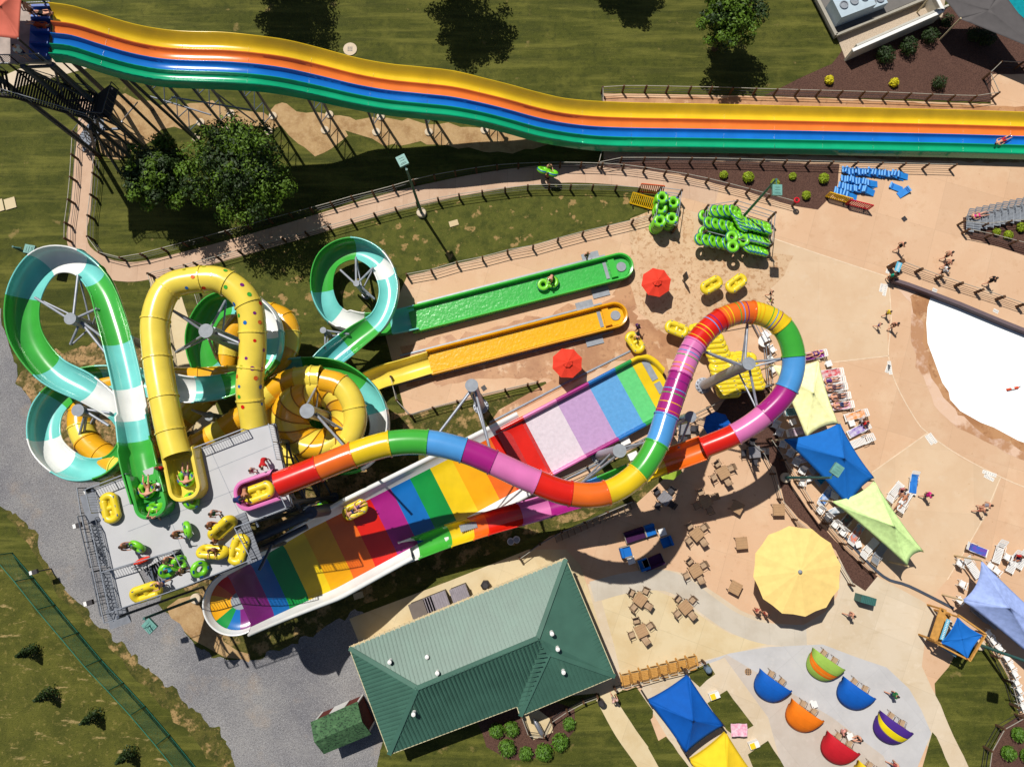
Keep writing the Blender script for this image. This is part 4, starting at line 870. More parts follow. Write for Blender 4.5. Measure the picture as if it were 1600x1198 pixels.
def umbrella(label, px, z, rad, n, m, vent=True, rot=0, thick=.08, drop=.45, group=None):
    q = W(*px, z); o = thing('umbrella', label, 'umbrella', (q.x, q.y, 0), rot, group)
    for part_ in ((0,) if not vent else (0, 1)):
        rr, zz, hh = (rad, z-drop, drop) if part_ == 0 else (rad*.32, z-.02, .16); mb = MB(); vs = [(0, 0, zz+hh)]
        for ring in (.33, .66, 1.0):
            for k in range(n*2):
                a = math.pi*k/n; sc = 1 if k % 2 == 0 else math.cos(math.pi/n)*.985; dip = 0 if k % 2 == 0 else -.04*ring
                vs.append((rr*ring*sc*math.cos(a), rr*ring*sc*math.sin(a), zz+hh*(1-ring)**1.1+dip))
        N_ = 2*n; fs = [(0, 1+k, 1+(k+1) % N_) for k in range(N_)]
        for g_ in range(2):
            for k in range(N_): a, b_ = 1+g_*N_+k, 1+g_*N_+(k+1) % N_; fs.append((a, a+N_, b_+N_, b_))
        mb.add(vs, fs); c_ = mb.build('canopy' if part_ == 0 else 'vent_cap', m, o); mo = c_.modifiers.new('t', 'SOLIDIFY'); mo.thickness = .012
    mb = MB(); mb.tube([(0, 0, 0), (0, 0, z)], .035 if rad < 2 else .09, 8); mb.build('pole', dark if rad < 2 else greyp, o)
    mb = MB(); mb.lathe([(.28*rad**.5, .005), (.28*rad**.5, .06), (.08, .1)], 16); mb.build('base', dark, o)
    mb = MB()
    for k in range(n): a = 2*math.pi*k/n; mb.bar((.05, 0, z-.15) if 0 else (.05*math.cos(a), .05*math.sin(a), z-.1), (rad*.97*math.cos(a), rad*.97*math.sin(a), z-drop-.03), .02)
    mb.build('ribs', dark, o)
    if rad > 2: mb = MB(); mb.lathe([(.16, z), (.16, z+.08), (.05, z+.2)], 14); mb.build('finial', greyp, o)
    return o
redc = cloth(238, 66, 44)
umbrella('red octagonal umbrella on the wet concrete beyond the green run-out', (1027, 439), 2.5, 1.28, 8, redc, rot=.2)
umbrella('red octagonal umbrella beside the splash pool, below the yellow run-out', (887, 566), 2.5, 1.30, 8, redc, rot=.35)
umbrella('blue umbrella partly hidden under the rainbow tube', (1123, 664), 2.4, 1.15, 8, deepb, rot=.1)
umbrella('lime umbrella mostly hidden under the orange open chute', (1047, 728), 2.4, 1.15, 8, cloth(176, 206, 70), rot=.3)
umbrella('huge pale yellow twelve-sided umbrella on the cafe terrace', (1250, 893), 4.3, 3.44, 12, cloth(255, 220, 136), vent=False, rot=.13, drop=.55)
# ------------------------------------------------------------------ buildings
def ribs(mb, poly, e0, e1, gap, w=.05, h=.05):
    """standing seams running up a planar roof face, square to its eave e0-e1"""
    o = poly[e0]; u = (poly[e1]-o).normalized(); nrm = (poly[1]-poly[0]).cross(poly[2]-poly[0]).normalized()
    if nrm.z < 0: nrm = -nrm
    v = nrm.cross(u).normalized(); P2 = [((p-o).dot(u), (p-o).dot(v)) for p in poly]
    x = min(p[0] for p in P2)+gap/2; xm = max(p[0] for p in P2)
    while x < xm:
        ys = []
        for i in range(len(P2)):
            a, b_ = P2[i], P2[(i+1) % len(P2)]
            if (a[0]-x)*(b_[0]-x) < 0: ys.append(a[1]+(b_[1]-a[1])*(x-a[0])/(b_[0]-a[0]))
        ys.sort()
        for k in range(0, len(ys)-1, 2):
            A0 = o+u*x+v*(ys[k]+.02)+nrm*h*.5; B0 = o+u*x+v*(ys[k+1]-.02)+nrm*h*.5
            if (B0-A0).length > .1: mb.bar(A0, B0, w, h)
        x += gap
bd = thing('snack_building', 'long building with a green standing-seam metal hip roof and cream fascia', 'building')
ez, rz_ = 3.3, 5.15
e = dict(nw=W(546, 1012, ez), ne=W(884, 873, ez), se=W(961, 1056, ez), s2=W(813, 1118, ez), s1=W(808, 1103, ez), sw=W(608, 1178, ez), r1=W(652, 1074, rz_), r2=W(840, 996, rz_), r3=W(858, 1020, rz_-.5), vv=W(846, 1003, rz_-.15))
faces = [('nw', 'ne', 'r2', 'r1'), ('sw', 'nw', 'r1'), ('sw', 'r1', 'r2', 'vv', 's1'), ('ne', 'se', 'r3', 'vv', 'r2'), ('se', 's2', 'r3'), ('s2', 's1', 'vv', 'r3')]
eav = [(0, 1), (1, 0), (4, 0), (0, 1), (0, 1), (0, 1)]
for f, (i0, i1) in zip(faces, eav):
    pl = [e[k] for k in f]; mb = MB(); mb.add(pl, [tuple(range(len(pl)))])
    nrm = (pl[1]-pl[0]).cross(pl[2]-pl[0])
    ribs(mb, pl, i0, i1, .31, .045, .06); (len(pl) == 4 and f[0] == 's2') or ribs(mb, pl, i0, i1, .155, .02, .02)
    mb.build('roof_slope', roofm, bd)
mb = MB()
for a, b_ in (('nw', 'r1'), ('ne', 'r2'), ('r1', 'r2'), ('sw', 'r1'), ('se', 'r3'), ('r3', 'vv'), ('s2', 'r3')): mb.bar(e[a]+Vector((0, 0, .05)), e[b_]+Vector((0, 0, .05)), .34, .07)
mb.build('ridge_cap', roofm, bd)
mb = MB(); lp = ['nw', 'ne', 'se', 's2', 's1', 'sw']
for a, b_ in zip(lp, lp[1:]+lp[:1]): mb.bar(e[a]-Vector((0, 0, .12)), e[b_]-Vector((0, 0, .12)), .12, .2)
mb.build('fascia', roofm2, bd)
for a, b_ in (('nw', 'ne'),):
    mb = MB(); n = 44; mb.bar(e[a]+Vector((-.03, .08, -.05)), e[b_]+Vector((-.03, .08, -.05)), .08, .08)
    for k in range(1, n): q = e[a].lerp(e[b_], k/n); mb.box(q+Vector((0, .03, -.02)), (.1, .28, .1), R(22))
    mb.build('gutter', cream, bd)
cen = (e['nw']+e['ne']+e['se']+e['sw'])/4; wl = [(lambda p: (p.x+(cen.x-p.x)*.055, p.y+(cen.y-p.y)*.13))(e[k]) for k in lp]
mb = MB(); mb.prism(wl[::-1], 0, ez-.05); mb.build('wall', wallc, bd)
def vent(px, z, s_=.13, t='roof_vent'):
    q = W(*px, z); mb = MB(); mb.lathe([(s_*1.2, -.15), (s_, 0), (s_, .32), (s_*1.3, .34), (s_*1.2, .44), (.02, .48)], 12, q); return mb.build(t, whitep, bd)
for px, z in (((610, 1032), 4.3), ((668, 1024), 4.3), ((684, 1049), 5.0), ((647, 1113), 4.7), ((862, 988), 5.0), ((871, 1012), 4.8), ((880, 1048), 4.2)): vent(px, z)
sh_ = thing('storage_shed', 'small shed with mottled green shingle roof and dark red walls beside the gravel', 'shed')
zz = 2.5
c4 = [W(486, 1128, zz), W(559, 1096, zz), W(580, 1145, zz), W(506, 1176, zz)]; ra, rb = (c4[0]+c4[3])/2+Vector((0, 0, .8)), (c4[1]+c4[2])/2+Vector((0, 0, .8))
shing = layered('green_shingle', C(72, 108, 72), [(C(34, 50, 40), (5.5, (1, 1.6, 1), R(23)), .50, .58, .8, 3), (C(110, 150, 104), 2, .5, .7, .5, 8)], bump=.5, bscale=10)
mb = MB(); mb.add([c4[0], c4[1], rb, ra, c4[2], c4[3]], [(0, 1, 2, 3), (3, 2, 4, 5)]); mb.build('roof', shing, sh_).modifiers.new('t', 'SOLIDIFY').thickness = .1
cc_ = sum(c4, Vector())/4; wq = [(cc_.x+(p.x-cc_.x)*.9, cc_.y+(p.y-cc_.y)*.88) for p in c4]
mb = MB(); mb.prism(wq[::-1], 0, zz+.1); mb.build('wall', cloth(112, 52, 44), sh_)
mb = MB()
for p in wq: mb.bar((p[0], p[1], 0), (p[0], p[1], zz), .12)
mb.box(((wq[0][0]+wq[1][0])/2, (wq[0][1]+wq[1][1])/2+.03, 1.2), (1.3, .1, 2.1), R(23)); mb.build('trim', whitep, sh_)
for lab, p, (w_, d_), m_ in (('flat grey-brown awning box on the left against the green-roofed building', (660, 950), (2.0, 1.3), cloth(120, 110, 104)), ('ribbed grey metal awning box in the middle of three by the roof edge', (682, 941), (1.9, 1.3), None), ('small grey ribbed awning box nearest the black bin', (718, 928), (1.4, 1.2), None)):
    q = W(*p, 1.4); o = thing('service_unit', lab, 'service unit', (q.x, q.y, 0), R(21)); mb = MB(); mb.box((0, 0, .65), (w_*.92, d_*.9, 1.26)); mb.build('cabinet', dark, o)
    mb = MB(); mb.box((0, 0, 1.32), (w_, d_, .08)); 
    if m_ is None:
        for k in range(9): mb.box((-w_/2+w_*(k+.5)/9, 0, 1.38), (.07, d_*.98, .05))
    mb.build('lid', m_ or mat('ribbed_grey', C(150, 142, 150), .5), o)
def bin_(label, px, m, w=.6, h_=1.0, hexa=False, rot=0, name='trash_bin'):
    q = W(*px, 0); o = thing(name, label, 'trash bin', (q.x, q.y, 0), rot)
    mb = MB(); mb.lathe([(w*.46, 0), (w*.5, .1), (w*.5, h_-.1)], 6 if hexa else 14); mb.build('body', m, o)
    mb = MB(); mb.lathe([(w*.54, h_-.1), (w*.54, h_), (w*.3, h_+.15)], 6 if hexa else 14); mb.build('lid', m, o)
bin_('dark hexagonal bin on the cream paving above the green roof', (759, 912), dark, .75, .8, True)
bin_('dark bin at the end of the fence by the building corner', (938, 1094), dark, .5, .9)
bin_('grey bin at the right end of the row of wooden armchairs', (1103, 1042), cloth(110, 130, 150), .5, .9)
q = W(1346, 934, 0); o = thing('utility_box', 'dark green slatted cabinet at the tip of the curved mulch bed', 'cabinet', (q.x, q.y, 0), R(-15)); mb = MB(); mb.box((0, 0, .6), (1.2, .6, 1.2)); mb.build('cabinet', lampg, o)
mb = MB()
for k in range(8): mb.box((-.5+k*.143, 0, 1.22), (.06, .58, .05))
mb.build('slats', lampg, o)
# plant room, top right
pb = thing('plant_building', 'flat-roofed building with rooftop air conditioners and a walled gravel yard at the top right', 'building')
Z = .5
mb = MB(); mb.prism(V2([(1262, -30), (1306, 56), (1448, -2), (1436, -30)], Z)[::-1], 0, Z); mb.build('wall', cloth(190, 184, 170), pb)
mb = MB(); mb.prism(V2([(1266, -30), (1309, 52), (1443, -4), (1432, -30)], Z)[::-1], Z, Z+.05); mb.build('flat_roof', cloth(120, 116, 112), pb)
mb = MB(); mb.bar(W(1262, -30, Z+.15), W(1306, 56, Z+.15), .3, .3); mb.bar(W(1306, 56, Z+.15), W(1448, -2, Z+.15), .2, .3); mb.build('parapet', cloth(176, 170, 156), pb)
yz = 1.6
mb = MB(); mb.prism(V2([(1307, 57), (1322, 96), (1472, 28), (1480, -20), (1440, -20), (1450, 0)], .05)[::-1], 0.03, .09); mb.build('yard_gravel', layered('yard_stone', C(216, 196, 172), [(C(170, 150, 130), 9, .5, .65, .6, 2)], bump=.8), pb)
mb = MB(); mb.bar(W(1332, 79, yz/2), W(1474, 17, yz/2), .18, yz); mb.build('yard_wall', cloth(206, 202, 190), pb)
w0, w1, w2, w3 = W(1332, 79, yz), W(1474, 17, yz), W(1458, -14, yz), W(1320, 50, yz)
mb = MB()
for a, b_ in ((w0, w1), (w1, w2)): mb.bar((a.x, a.y, yz/2), (b_.x, b_.y, yz/2), .2, yz)
mb.build('yard_wall', cloth(226, 218, 200), pb)
mb = MB(); mb.bar(w0, w1, .3, .08); mb.bar(w1, w2, .3, .08); mb.build('coping', whitep, pb)
for lab, p, d_ in (('', (1334, 3), (3.4, 2.0, 1.4)), ('', (1362, 4), (2.6, 1.2, .8))):
    q = W(*p, Z+d_[2]); mb = MB(); mb.box((q.x, q.y, Z+d_[2]/2+.06), d_, R(22)); u = mb.build('air_conditioner', cloth(190, 206, 216), pb)
    for k in range(3):
        mb = MB(); a = R(22); mb.lathe([(.38, 0), (.38, .12), (.3, .12), (.3, .04), (.08, .05)], 14, (q.x+math.cos(a)*(k-1)*d_[0]*.3, q.y+math.sin(a)*(k-1)*d_[0]*.3, Z+d_[2]+.06)); mb.build('fan', greyp, u)
b = ground('corner_pool_water', [(1560, -20), (1580, 12), (1600, 30), (1660, 60), (1660, -20)], .05, mat('pool_teal', C(20, 150, 160), .1, .6, bump=.3, bscale=3))
# wave pool wall
mb = MB(); pl = pxs([(1398, 437), (1420, 444), (1450, 455), (1500, 474), (1560, 499), (1640, 531)], .7)
o = None
for a, b_ in zip(pl, pl[1:]): mb.bar((a.x, a.y, .35), (b_.x, b_.y, .35), .3, .7)
tag(mb.build('pool_side_wall', cloth(116, 100, 104)), 'dark wall sloping along the top edge of the white wave pool', 'wall')
# ------------------------------------------------------------------ trees and plants
def tree(label, c, crown_z, rad, n=46, m=None, leaf=.17, per=150, group=None, sx=1.0):
    q = W(*c, crown_z) if len(c) == 2 else Vector(c); o = thing('tree', label, 'tree', (q.x, q.y, 0), 0, group); rd = random.Random(hash(label) % 999)
    random.seed(len(label)*7+int(rad*10))
    mb = MB(); mb.tube([(0, 0, 0), (.1, .05, crown_z*.35), (0, 0, crown_z*.8)], [.28, .2, .1], 10)
    cl = []
    for k in range(n):
        d = Vector((random.gauss(0, 1), random.gauss(0, 1), random.gauss(0, .8))).normalized()*random.uniform(.45, 1)*rad
        cl.append(Vector((d.x*sx, d.y, crown_z+d.z*.8)))
    for k in range(0, n, 3): mb.tube([(0, 0, crown_z*(.45+.3*random.random())), cl[k]*.55+Vector((0, 0, crown_z*.35)), cl[k]], [.09, .06, .02], 5)
    mb.build('trunk', bark, o)
    mb = MB()
    for p in cl: r_ = random.uniform(.12, .26)*rad; mb.mi = random.choice((0, 0, 1)); mb.leafball(p, (r_, r_, r_*.7), int(per*(r_/(.2*rad))**2), leaf)
    mb.leafball((0, 0, crown_z), (rad*.75, rad*.75, rad*.6), per*22, leaf*1.2)
    mb.build('crown', m or [leafA, leafB], o); return o
tree('big leafy tree left of the path bend, smaller crown of the pair', (246, 270), 5.2, 3.0, 90, leaf=.13, per=110)
tree('largest leafy tree, right-hand crown of the pair beside the footpath', (370, 262), 6.2, 4.3, 130, leaf=.13, per=110)
tree('green tree at the top edge between the racer and the mulch bed', (1141, 24), 4.8, 2.8, 90, leaf=.13, per=100)
def shadow_tree(label, s, z, rad):
    b_ = W(*s, 0); tree(label, (b_.x-SV[0]*z, b_.y-SV[1]*z, z), z, rad, 110, leaf=.14, per=110)
shadow_tree('tree beyond the top edge that shades the lawn at the left', (468, 32), 7.4, 4.0)
shadow_tree('tree beyond the top edge that shades the lawn in the middle', (737, 48), 6.8, 3.7)
shadow_tree('tree beyond the top edge that shades the lawn at the right', (990, -6), 6.4, 3.1)
def shrub_kind(m, r_, n=520):
    def mk():
        o = thing('shrub', '', 'shrub'); mb = MB(); mb.leafball((0, 0, r_*.75), (r_, r_, r_*.8), n, .085); mb.leafball((0, 0, r_*.9), (r_*.9, r_*.9, r_*.7), n//2, .06); mb.build('foliage', m, o)
        mb = MB(); mb.tube([(0, 0, 0), (0, 0, r_*.9)], .03, 5); mb.build('stem', bark, o); return o
    return Kind(mk)
kd, ky, kl = shrub_kind([leafB], .78), shrub_kind([leafD], .42), shrub_kind([leafC], .42)
kg = shrub_kind([mat('leaf_fresh', C(84, 124, 26), .6, var=.35)], .62)
for p, l_ in (((1383, 88), 'lowest of the dark round shrubs along the plant building wall'), ((1419, 74), 'middle dark round shrub along the plant building wall'), ((1453, 57), 'dark round shrub nearest the corner of the plant building wall'), ((1480, 32), 'dark round shrub hidden in shade under the grey net'), ((1523, 53), 'dark shrub in shade beneath the shade net, left of a pair'), ((1541, 60), 'dark shrub in shade beneath the shade net, right of a pair'), ((1468, 129), 'dark round shrub standing alone on the bare mulch')):
    kd.put(W(*p, .5)-Vector((0, 0, .5)), random.random()*6, l_).scale = [random.uniform(.85, 1.15)]*3
ky.put(W(1296, 125, .3)-Vector((0, 0, .3)), 0, 'small bright yellow ball shrub near the tip of the upper mulch bed'); ky.put(W(1397, 129, .3)-Vector((0, 0, .3)), 2, 'larger bright yellow ball shrub in the middle of the upper mulch bed')
for p, l_ in (((1131, 273), 'leftmost olive ball shrub in the mulch strip below the racer'), ((1169, 277), 'second olive ball shrub in the mulch strip below the racer'), ((1211, 287), 'lime ball shrub beside the teal lamp head'), ((1239, 275), 'lime ball shrub in the middle of the mulch strip'), ((1287, 279), 'lime ball shrub near the blue mats'), ((1260, 305), 'lime ball shrub by the path fence below the mulch strip'),
              ((1558, 362), 'left lime shrub of the mulch island with loungers'), ((1576, 367), 'middle lime shrub of the mulch island with loungers'), ((1596, 355), 'right lime shrub of the mulch island with loungers')):
    kl.put(W(*p, .3)-Vector((0, 0, .3)), random.random()*6, l_).scale = [random.uniform(.75, 1.2)]*3
for i, p in enumerate(((776, 1141), (799, 1138), (792, 1167), (821, 1177), (850, 1174), (875, 1158), (889, 1131))):
    kg.put(W(*p, .4)-Vector((0, 0, .4)), random.random()*6, ['leftmost', 'second', 'third', 'fourth', 'fifth', 'sixth', 'topmost right'][i]+' green shrub of the ring in the mulch garden below the green roof', 'shrubs in the mulch garden').scale = [random.uniform(.85, 1.2)]*3
for p, l_ in (((1592, 1147), 'upper green shrub in the bottom right mulch corner'), ((1576, 1176), 'lower green shrub in the bottom right mulch corner'), ((1606, 1180), 'green shrub cut by the right edge in the mulch corner')): kg.put(W(*p, .4)-Vector((0, 0, .4)), 1, l_)
def conifer():
    o = thing('conifer', '', 'young conifer'); mb = MB()
    for k in range(9): z = .2+k*.24; mb.leafball((0, 0, z), (.75*(1-k/9.5), .75*(1-k/9.5), .18), 90, .09)
    mb.build('foliage', leafB, o); mb = MB(); mb.tube([(0, 0, 0), (0, 0, 2.2)], [.06, .02], 6); mb.build('trunk', bark, o); return o
kc = Kind(conifer)
for i, p in enumerate(((50, 1016), (78, 1083), (148, 1118), (202, 1177))):
    kc.put(W(*p, .3)-Vector((0, 0, .3)), i, ['topmost', 'second', 'third', 'lowest'][i]+' small dark conifer in the rough grass outside the green mesh fence', 'young conifers outside the fence')
# ------------------------------------------------------------------ fences
def fence(label, px, spacing=1.85, zt=1.1, light=True, h_=None, thick=.15, cat='fence'):
    pts = [W(p[0], p[1], zt) for p in px]; o = thing('post_and_rail_fence', label, cat, (pts[0].x, pts[0].y, 0)); off = Vector((pts[0].x, pts[0].y, 0))
    c = crom(pts, .2)[0]; d = 0; last = None; nxt = 0; posts = []
    for i, p in enumerate(c):
        if i: d += (p-c[i-1]).length
        if d >= nxt: posts.append(p); nxt = d+spacing
    posts.append(c[-1])
    if (posts[-1]-posts[-2]).length < .5: posts.pop(-2)
    for k, p in enumerate(posts[:100]):
        mb = MB(); q = p-off; mb.box((q.x, q.y, .57), (thick, thick, 1.14), random.random()*.3); mb.box((q.x, q.y, 1.15), (thick*.8, thick*.8, .03), .2); mb.build('post', wood, o)
    for z, w in ((zt, .045), (.62, .03), (.2, .03)):
        mb = MB()
        for a, b_ in zip(posts, posts[1:]): mb.bar((a.x-off.x, a.y-off.y, z), (b_.x-off.x, b_.y-off.y, z), w)
        mb.build('rail', railw if z == zt else dark, o)
    return o
fence('wooden post fence along the concrete edge above the racer', [(943, 161), (942, 136), (1100, 136), (1200, 139), (1380, 144), (1548, 149), (1552, 128), (1549, 98), (1610, 98)])
fence('wooden post fence below the racer above the mulch strip', [(943, 224), (945, 256), (946, 247), (1100, 247), (1250, 251), (1372, 254), (1495, 257)], 2.0)
fence('wooden post fence on the outer side of the upper footpath', [(146, 239), (144, 270), (141, 300), (137, 329), (135, 361), (138, 375), (148, 388), (160, 398), (175, 402), (204, 400), (234, 392), (267, 384), (296, 376), (370, 356), (420, 342), (510, 318), (540, 309), (600, 294), (660, 277), (725, 265), (784, 257), (847, 254), (905, 254), (971, 257), (1030, 265), (1090, 275), (1152, 290), (1245, 315)], 1.75)
fence('wooden post fence along the lower side of the footpath', [(231, 427), (287, 414), (325, 404), (390, 386), (452, 369), (516, 352), (577, 335), (640, 319), (706, 305), (771, 296), (832, 289), (896, 289), (959, 290), (1000, 293)], 1.85)
fence('wooden post fence on the left of the upright path', [(113, 205), (110, 255), (107, 300), (101, 340), (100, 372)], 2.0)
fence('wooden post fence along the top of the run-out deck', [(635, 428), (670, 422), (710, 410), (750, 402), (786, 392), (826, 385), (865, 374), (901, 364), (940, 355), (979, 346), (1018, 336)], 2.1)
fence('wooden post fence between the run-outs and the splash pool', [(610, 588), (617, 612), (626, 648), (661, 640), (694, 631), (730, 622), (766, 613), (840, 596)], 1.9)
fence('short wooden fence beside the pale side path', [(230, 427), (240, 458), (252, 500), (262, 560), (266, 610)], 2.0)
fence('short wooden fence on the right of the pale side path', [(287, 414), (305, 460), (315, 500), (330, 560), (345, 610)], 2.0)
fence('wooden fence behind the row of tan chairs', [(812, 873), (860, 840), (910, 818), (950, 800), (990, 783)], 2.0)
fence('wooden fence around the splash pool side of the mulch curve', [(840, 765), (866, 752), (905, 735), (950, 712), (1000, 690), (1050, 664), (1100, 640), (1150, 615)], 2.2)
fence('inner wooden fence along the curved mulch bed', [(1085, 650), (1140, 668), (1176, 690), (1200, 715), (1211, 740), (1222, 780), (1245, 812), (1275, 836), (1300, 860), (1320, 890), (1335, 915)], 2.0)
fence('outer wooden fence along the curved mulch bed', [(1205, 685), (1225, 715), (1245, 745), (1270, 785), (1300, 825), (1335, 865), (1368, 895)], 2.0)
fence('thick dark post fence along the top edge of the white pool', [(1410, 408), (1441, 420), (1504, 442), (1566, 462), (1640, 488)], 1.7, thick=.22)
fence('wooden fence around the mulch island with grey loungers', [(1508, 345), (1530, 350), (1560, 347), (1600, 343), (1650, 340)], 2.0)
fence('second wooden fence inside the mulch island', [(1515, 358), (1545, 364), (1590, 376), (1640, 388)], 2.0)
fence('wooden garden fence below the green roof building', [(815, 1120), (822, 1140), (833, 1160), (850, 1152), (864, 1142), (863, 1124), (890, 1110), (912, 1098), (934, 1090)], 1.4)
fence('short fence at the ends of the row of wooden armchairs', [(962, 1078), (985, 1072), (1040, 1056), (1080, 1046), (1102, 1036)], 1.8)
fence('curved rail fence around the bottom right mulch corner', [(1600, 1122), (1576, 1133), (1557, 1158), (1546, 1190), (1545, 1225)], 1.8)
fence('wooden fence between the pale chairs and the grass at the right', [(1538, 990), (1555, 1015), (1570, 1045), (1585, 1075), (1592, 1105)], 2.0)
# steel kerb rails beside the troughs
for lab, L_ in (('steel drain rail above the green run-out', [(652, 474), (945, 399)]), ('steel drain rail between the green and yellow run-outs, upper', [(660, 519), (962, 441)]), ('steel drain rail above the yellow run-out', [(625, 556), (940, 474)]), ('steel drain rail below the yellow run-out', [(600, 606), (958, 518)]), ('steel rail along the upper side of the splash pool', [(765, 660), (880, 600), (985, 548)]), ('steel rail along the lower side of the splash pool', [(858, 762), (950, 715), (1040, 668)])):
    mb = MB(); q = pxs(L_, .07)
    for a, b_ in zip(q, q[1:]): mb.bar(a, b_, .14, .1)
    tag(mb.build('drain_rail', railm), lab, 'drain rail')
mb = MB(); q = pxs([(1290, 800), (1330, 850), (1380, 900), (1420, 915), (1490, 950)], .06); q = crom(q, .5)[0]
for a, b_ in zip(q, q[1:]): mb.bar(a, b_, .22, .1)
tag(mb.build('trench_drain', dsteel), 'grey trench drain curving past the green sail towards the wooden kiosk', 'drain')
# green mesh fence at the bottom left
mf = thing('mesh_fence', 'tall green chain-link fence crossing the grass at the bottom left', 'fence')
q = [W(*p, 2.3) for p in [(-12, 868), (22, 908), (57, 952), (95, 997), (132, 1041), (168, 1079), (203, 1117), (243, 1164), (290, 1222)]]
grm = mat('green_fence_paint', C(40, 120, 96), .5)
for p in q: mb = MB(); mb.tube([(p.x, p.y, 0), (p.x, p.y, 2.3)], .045, 6); mb.build('post', grm, mf)
for z in (2.28, .1):
    mb = MB()
    for a, b_ in zip(q, q[1:]): mb.bar((a.x, a.y, z), (b_.x, b_.y, z), .05)
    mb.build('rail', grm, mf)
mb = MB()
for a, b_ in zip(q, q[1:]):
    L = (b_-a).xy.length; n = int(L/.16)
    for k in range(-14, n):
        for s_ in (1, -1):
            x0, x1 = k*.16, k*.16+2.2; z0, z1 = (.08, 2.28) if s_ > 0 else (2.28, .08)
            t0 = max(0, -x0/(x1-x0)); t1 = min(1, (L-x0)/(x1-x0))
            if t1 <= t0: continue
            f = lambda t: a.lerp(b_, (x0+(x1-x0)*t)/L).xy.to_3d()+Vector((0, 0, z0+(z1-z0)*t))
            mb.bar(f(t0), f(t1), .008)
mb.build('mesh', grm, mf)
# ------------------------------------------------------------------ lamps
def lamp(label, base, head, z=9.2, rz=0):
    b_ = W(*base, 0); h_ = W(*head, z); o = thing('street_lamp', label, 'street lamp', (b_.x, b_.y, 0)); e = Vector((h_.x-b_.x, h_.y-b_.y, 0))
    mb = MB(); mb.tube([(0, 0, .1), (0, 0, z-.1)], [.13, .09], 12); mb.build('pole', lampg, o)
    mb = MB(); mb.lathe([(.42, 0), (.42, .35), (.36, .4)], 16); mb.build('footing', pale, o)
    if e.length < .6: e = e.normalized()*.6
    mb = MB(); mb.tube([(0, 0, z-.2), e*.6+Vector((0, 0, z-.05))], .05, 8); mb.build('arm', lampg, o)
    a = math.atan2(e.y, e.x); mb = MB(); mb.box((e.x*1.15, e.y*1.15, z), (.85, .72, .22), a); mb.box((e.x*1.15, e.y*1.15, z+.12), (.6, .5, .04), a)
    for k in range(3): mb.box((e.x*1.15+math.cos(a)*(k-1)*.2, e.y*1.15+math.sin(a)*(k-1)*.2, z+.15), (.05, .4, .04), a)
    mb.build('lamp_head', lamphead, o)
lamp('tall green lamp post between the footpath and the upper run-out lawn', (659, 334), (634, 262), 9.2)
lamp('tall green lamp post on the gravel beside the striped wheel end', (308, 934), (226, 969), 8.6)
lamp('tall green lamp post behind the large rack of lime tubes', (1160, 340), (1214, 295), 8.2)
lamp('tall green lamp post in the curved mulch bed by the blue sail', (1226, 746), (1302, 742), 8.8)
lamp('tall green lamp post on the grass corner by the wooden kiosk', (1528, 1006), (1622, 1046), 9.2)
lamp('short lamp by the top left of the largest green loop', (56, 402), (43, 389), 3.0)
for lab, p in (('small floodlight over the gravel beside the deck, upper', (124, 820)), ('small floodlight over the gravel beside the deck, lower', (141, 941)), ('small floodlight over the grass left of the gravel', (55, 893)), ('black floodlight on the upper left deck corner', (141, 766))):
    q = W(*p, 9 if p[0] > 100 else 2); o = thing('floodlight', lab, 'floodlight', (q.x, q.y, 0)); mb = MB(); mb.box((0, 0, q.z), (.4, .35, .25), .3); mb.build('housing', dark, o); mb = MB(); mb.box((-.3, -.08, q.z), (.22, .3, .2), .3); mb.build('lens', whitep, o)
    mb = MB(); mb.tube([(0, 0, 0), (0, 0, q.z-.1)], .05, 6) if p[0] < 100 else mb.tube([(0, 0, q.z), (1.6, .3, q.z-.4)], .03, 6); mb.build('bracket', dark, o)
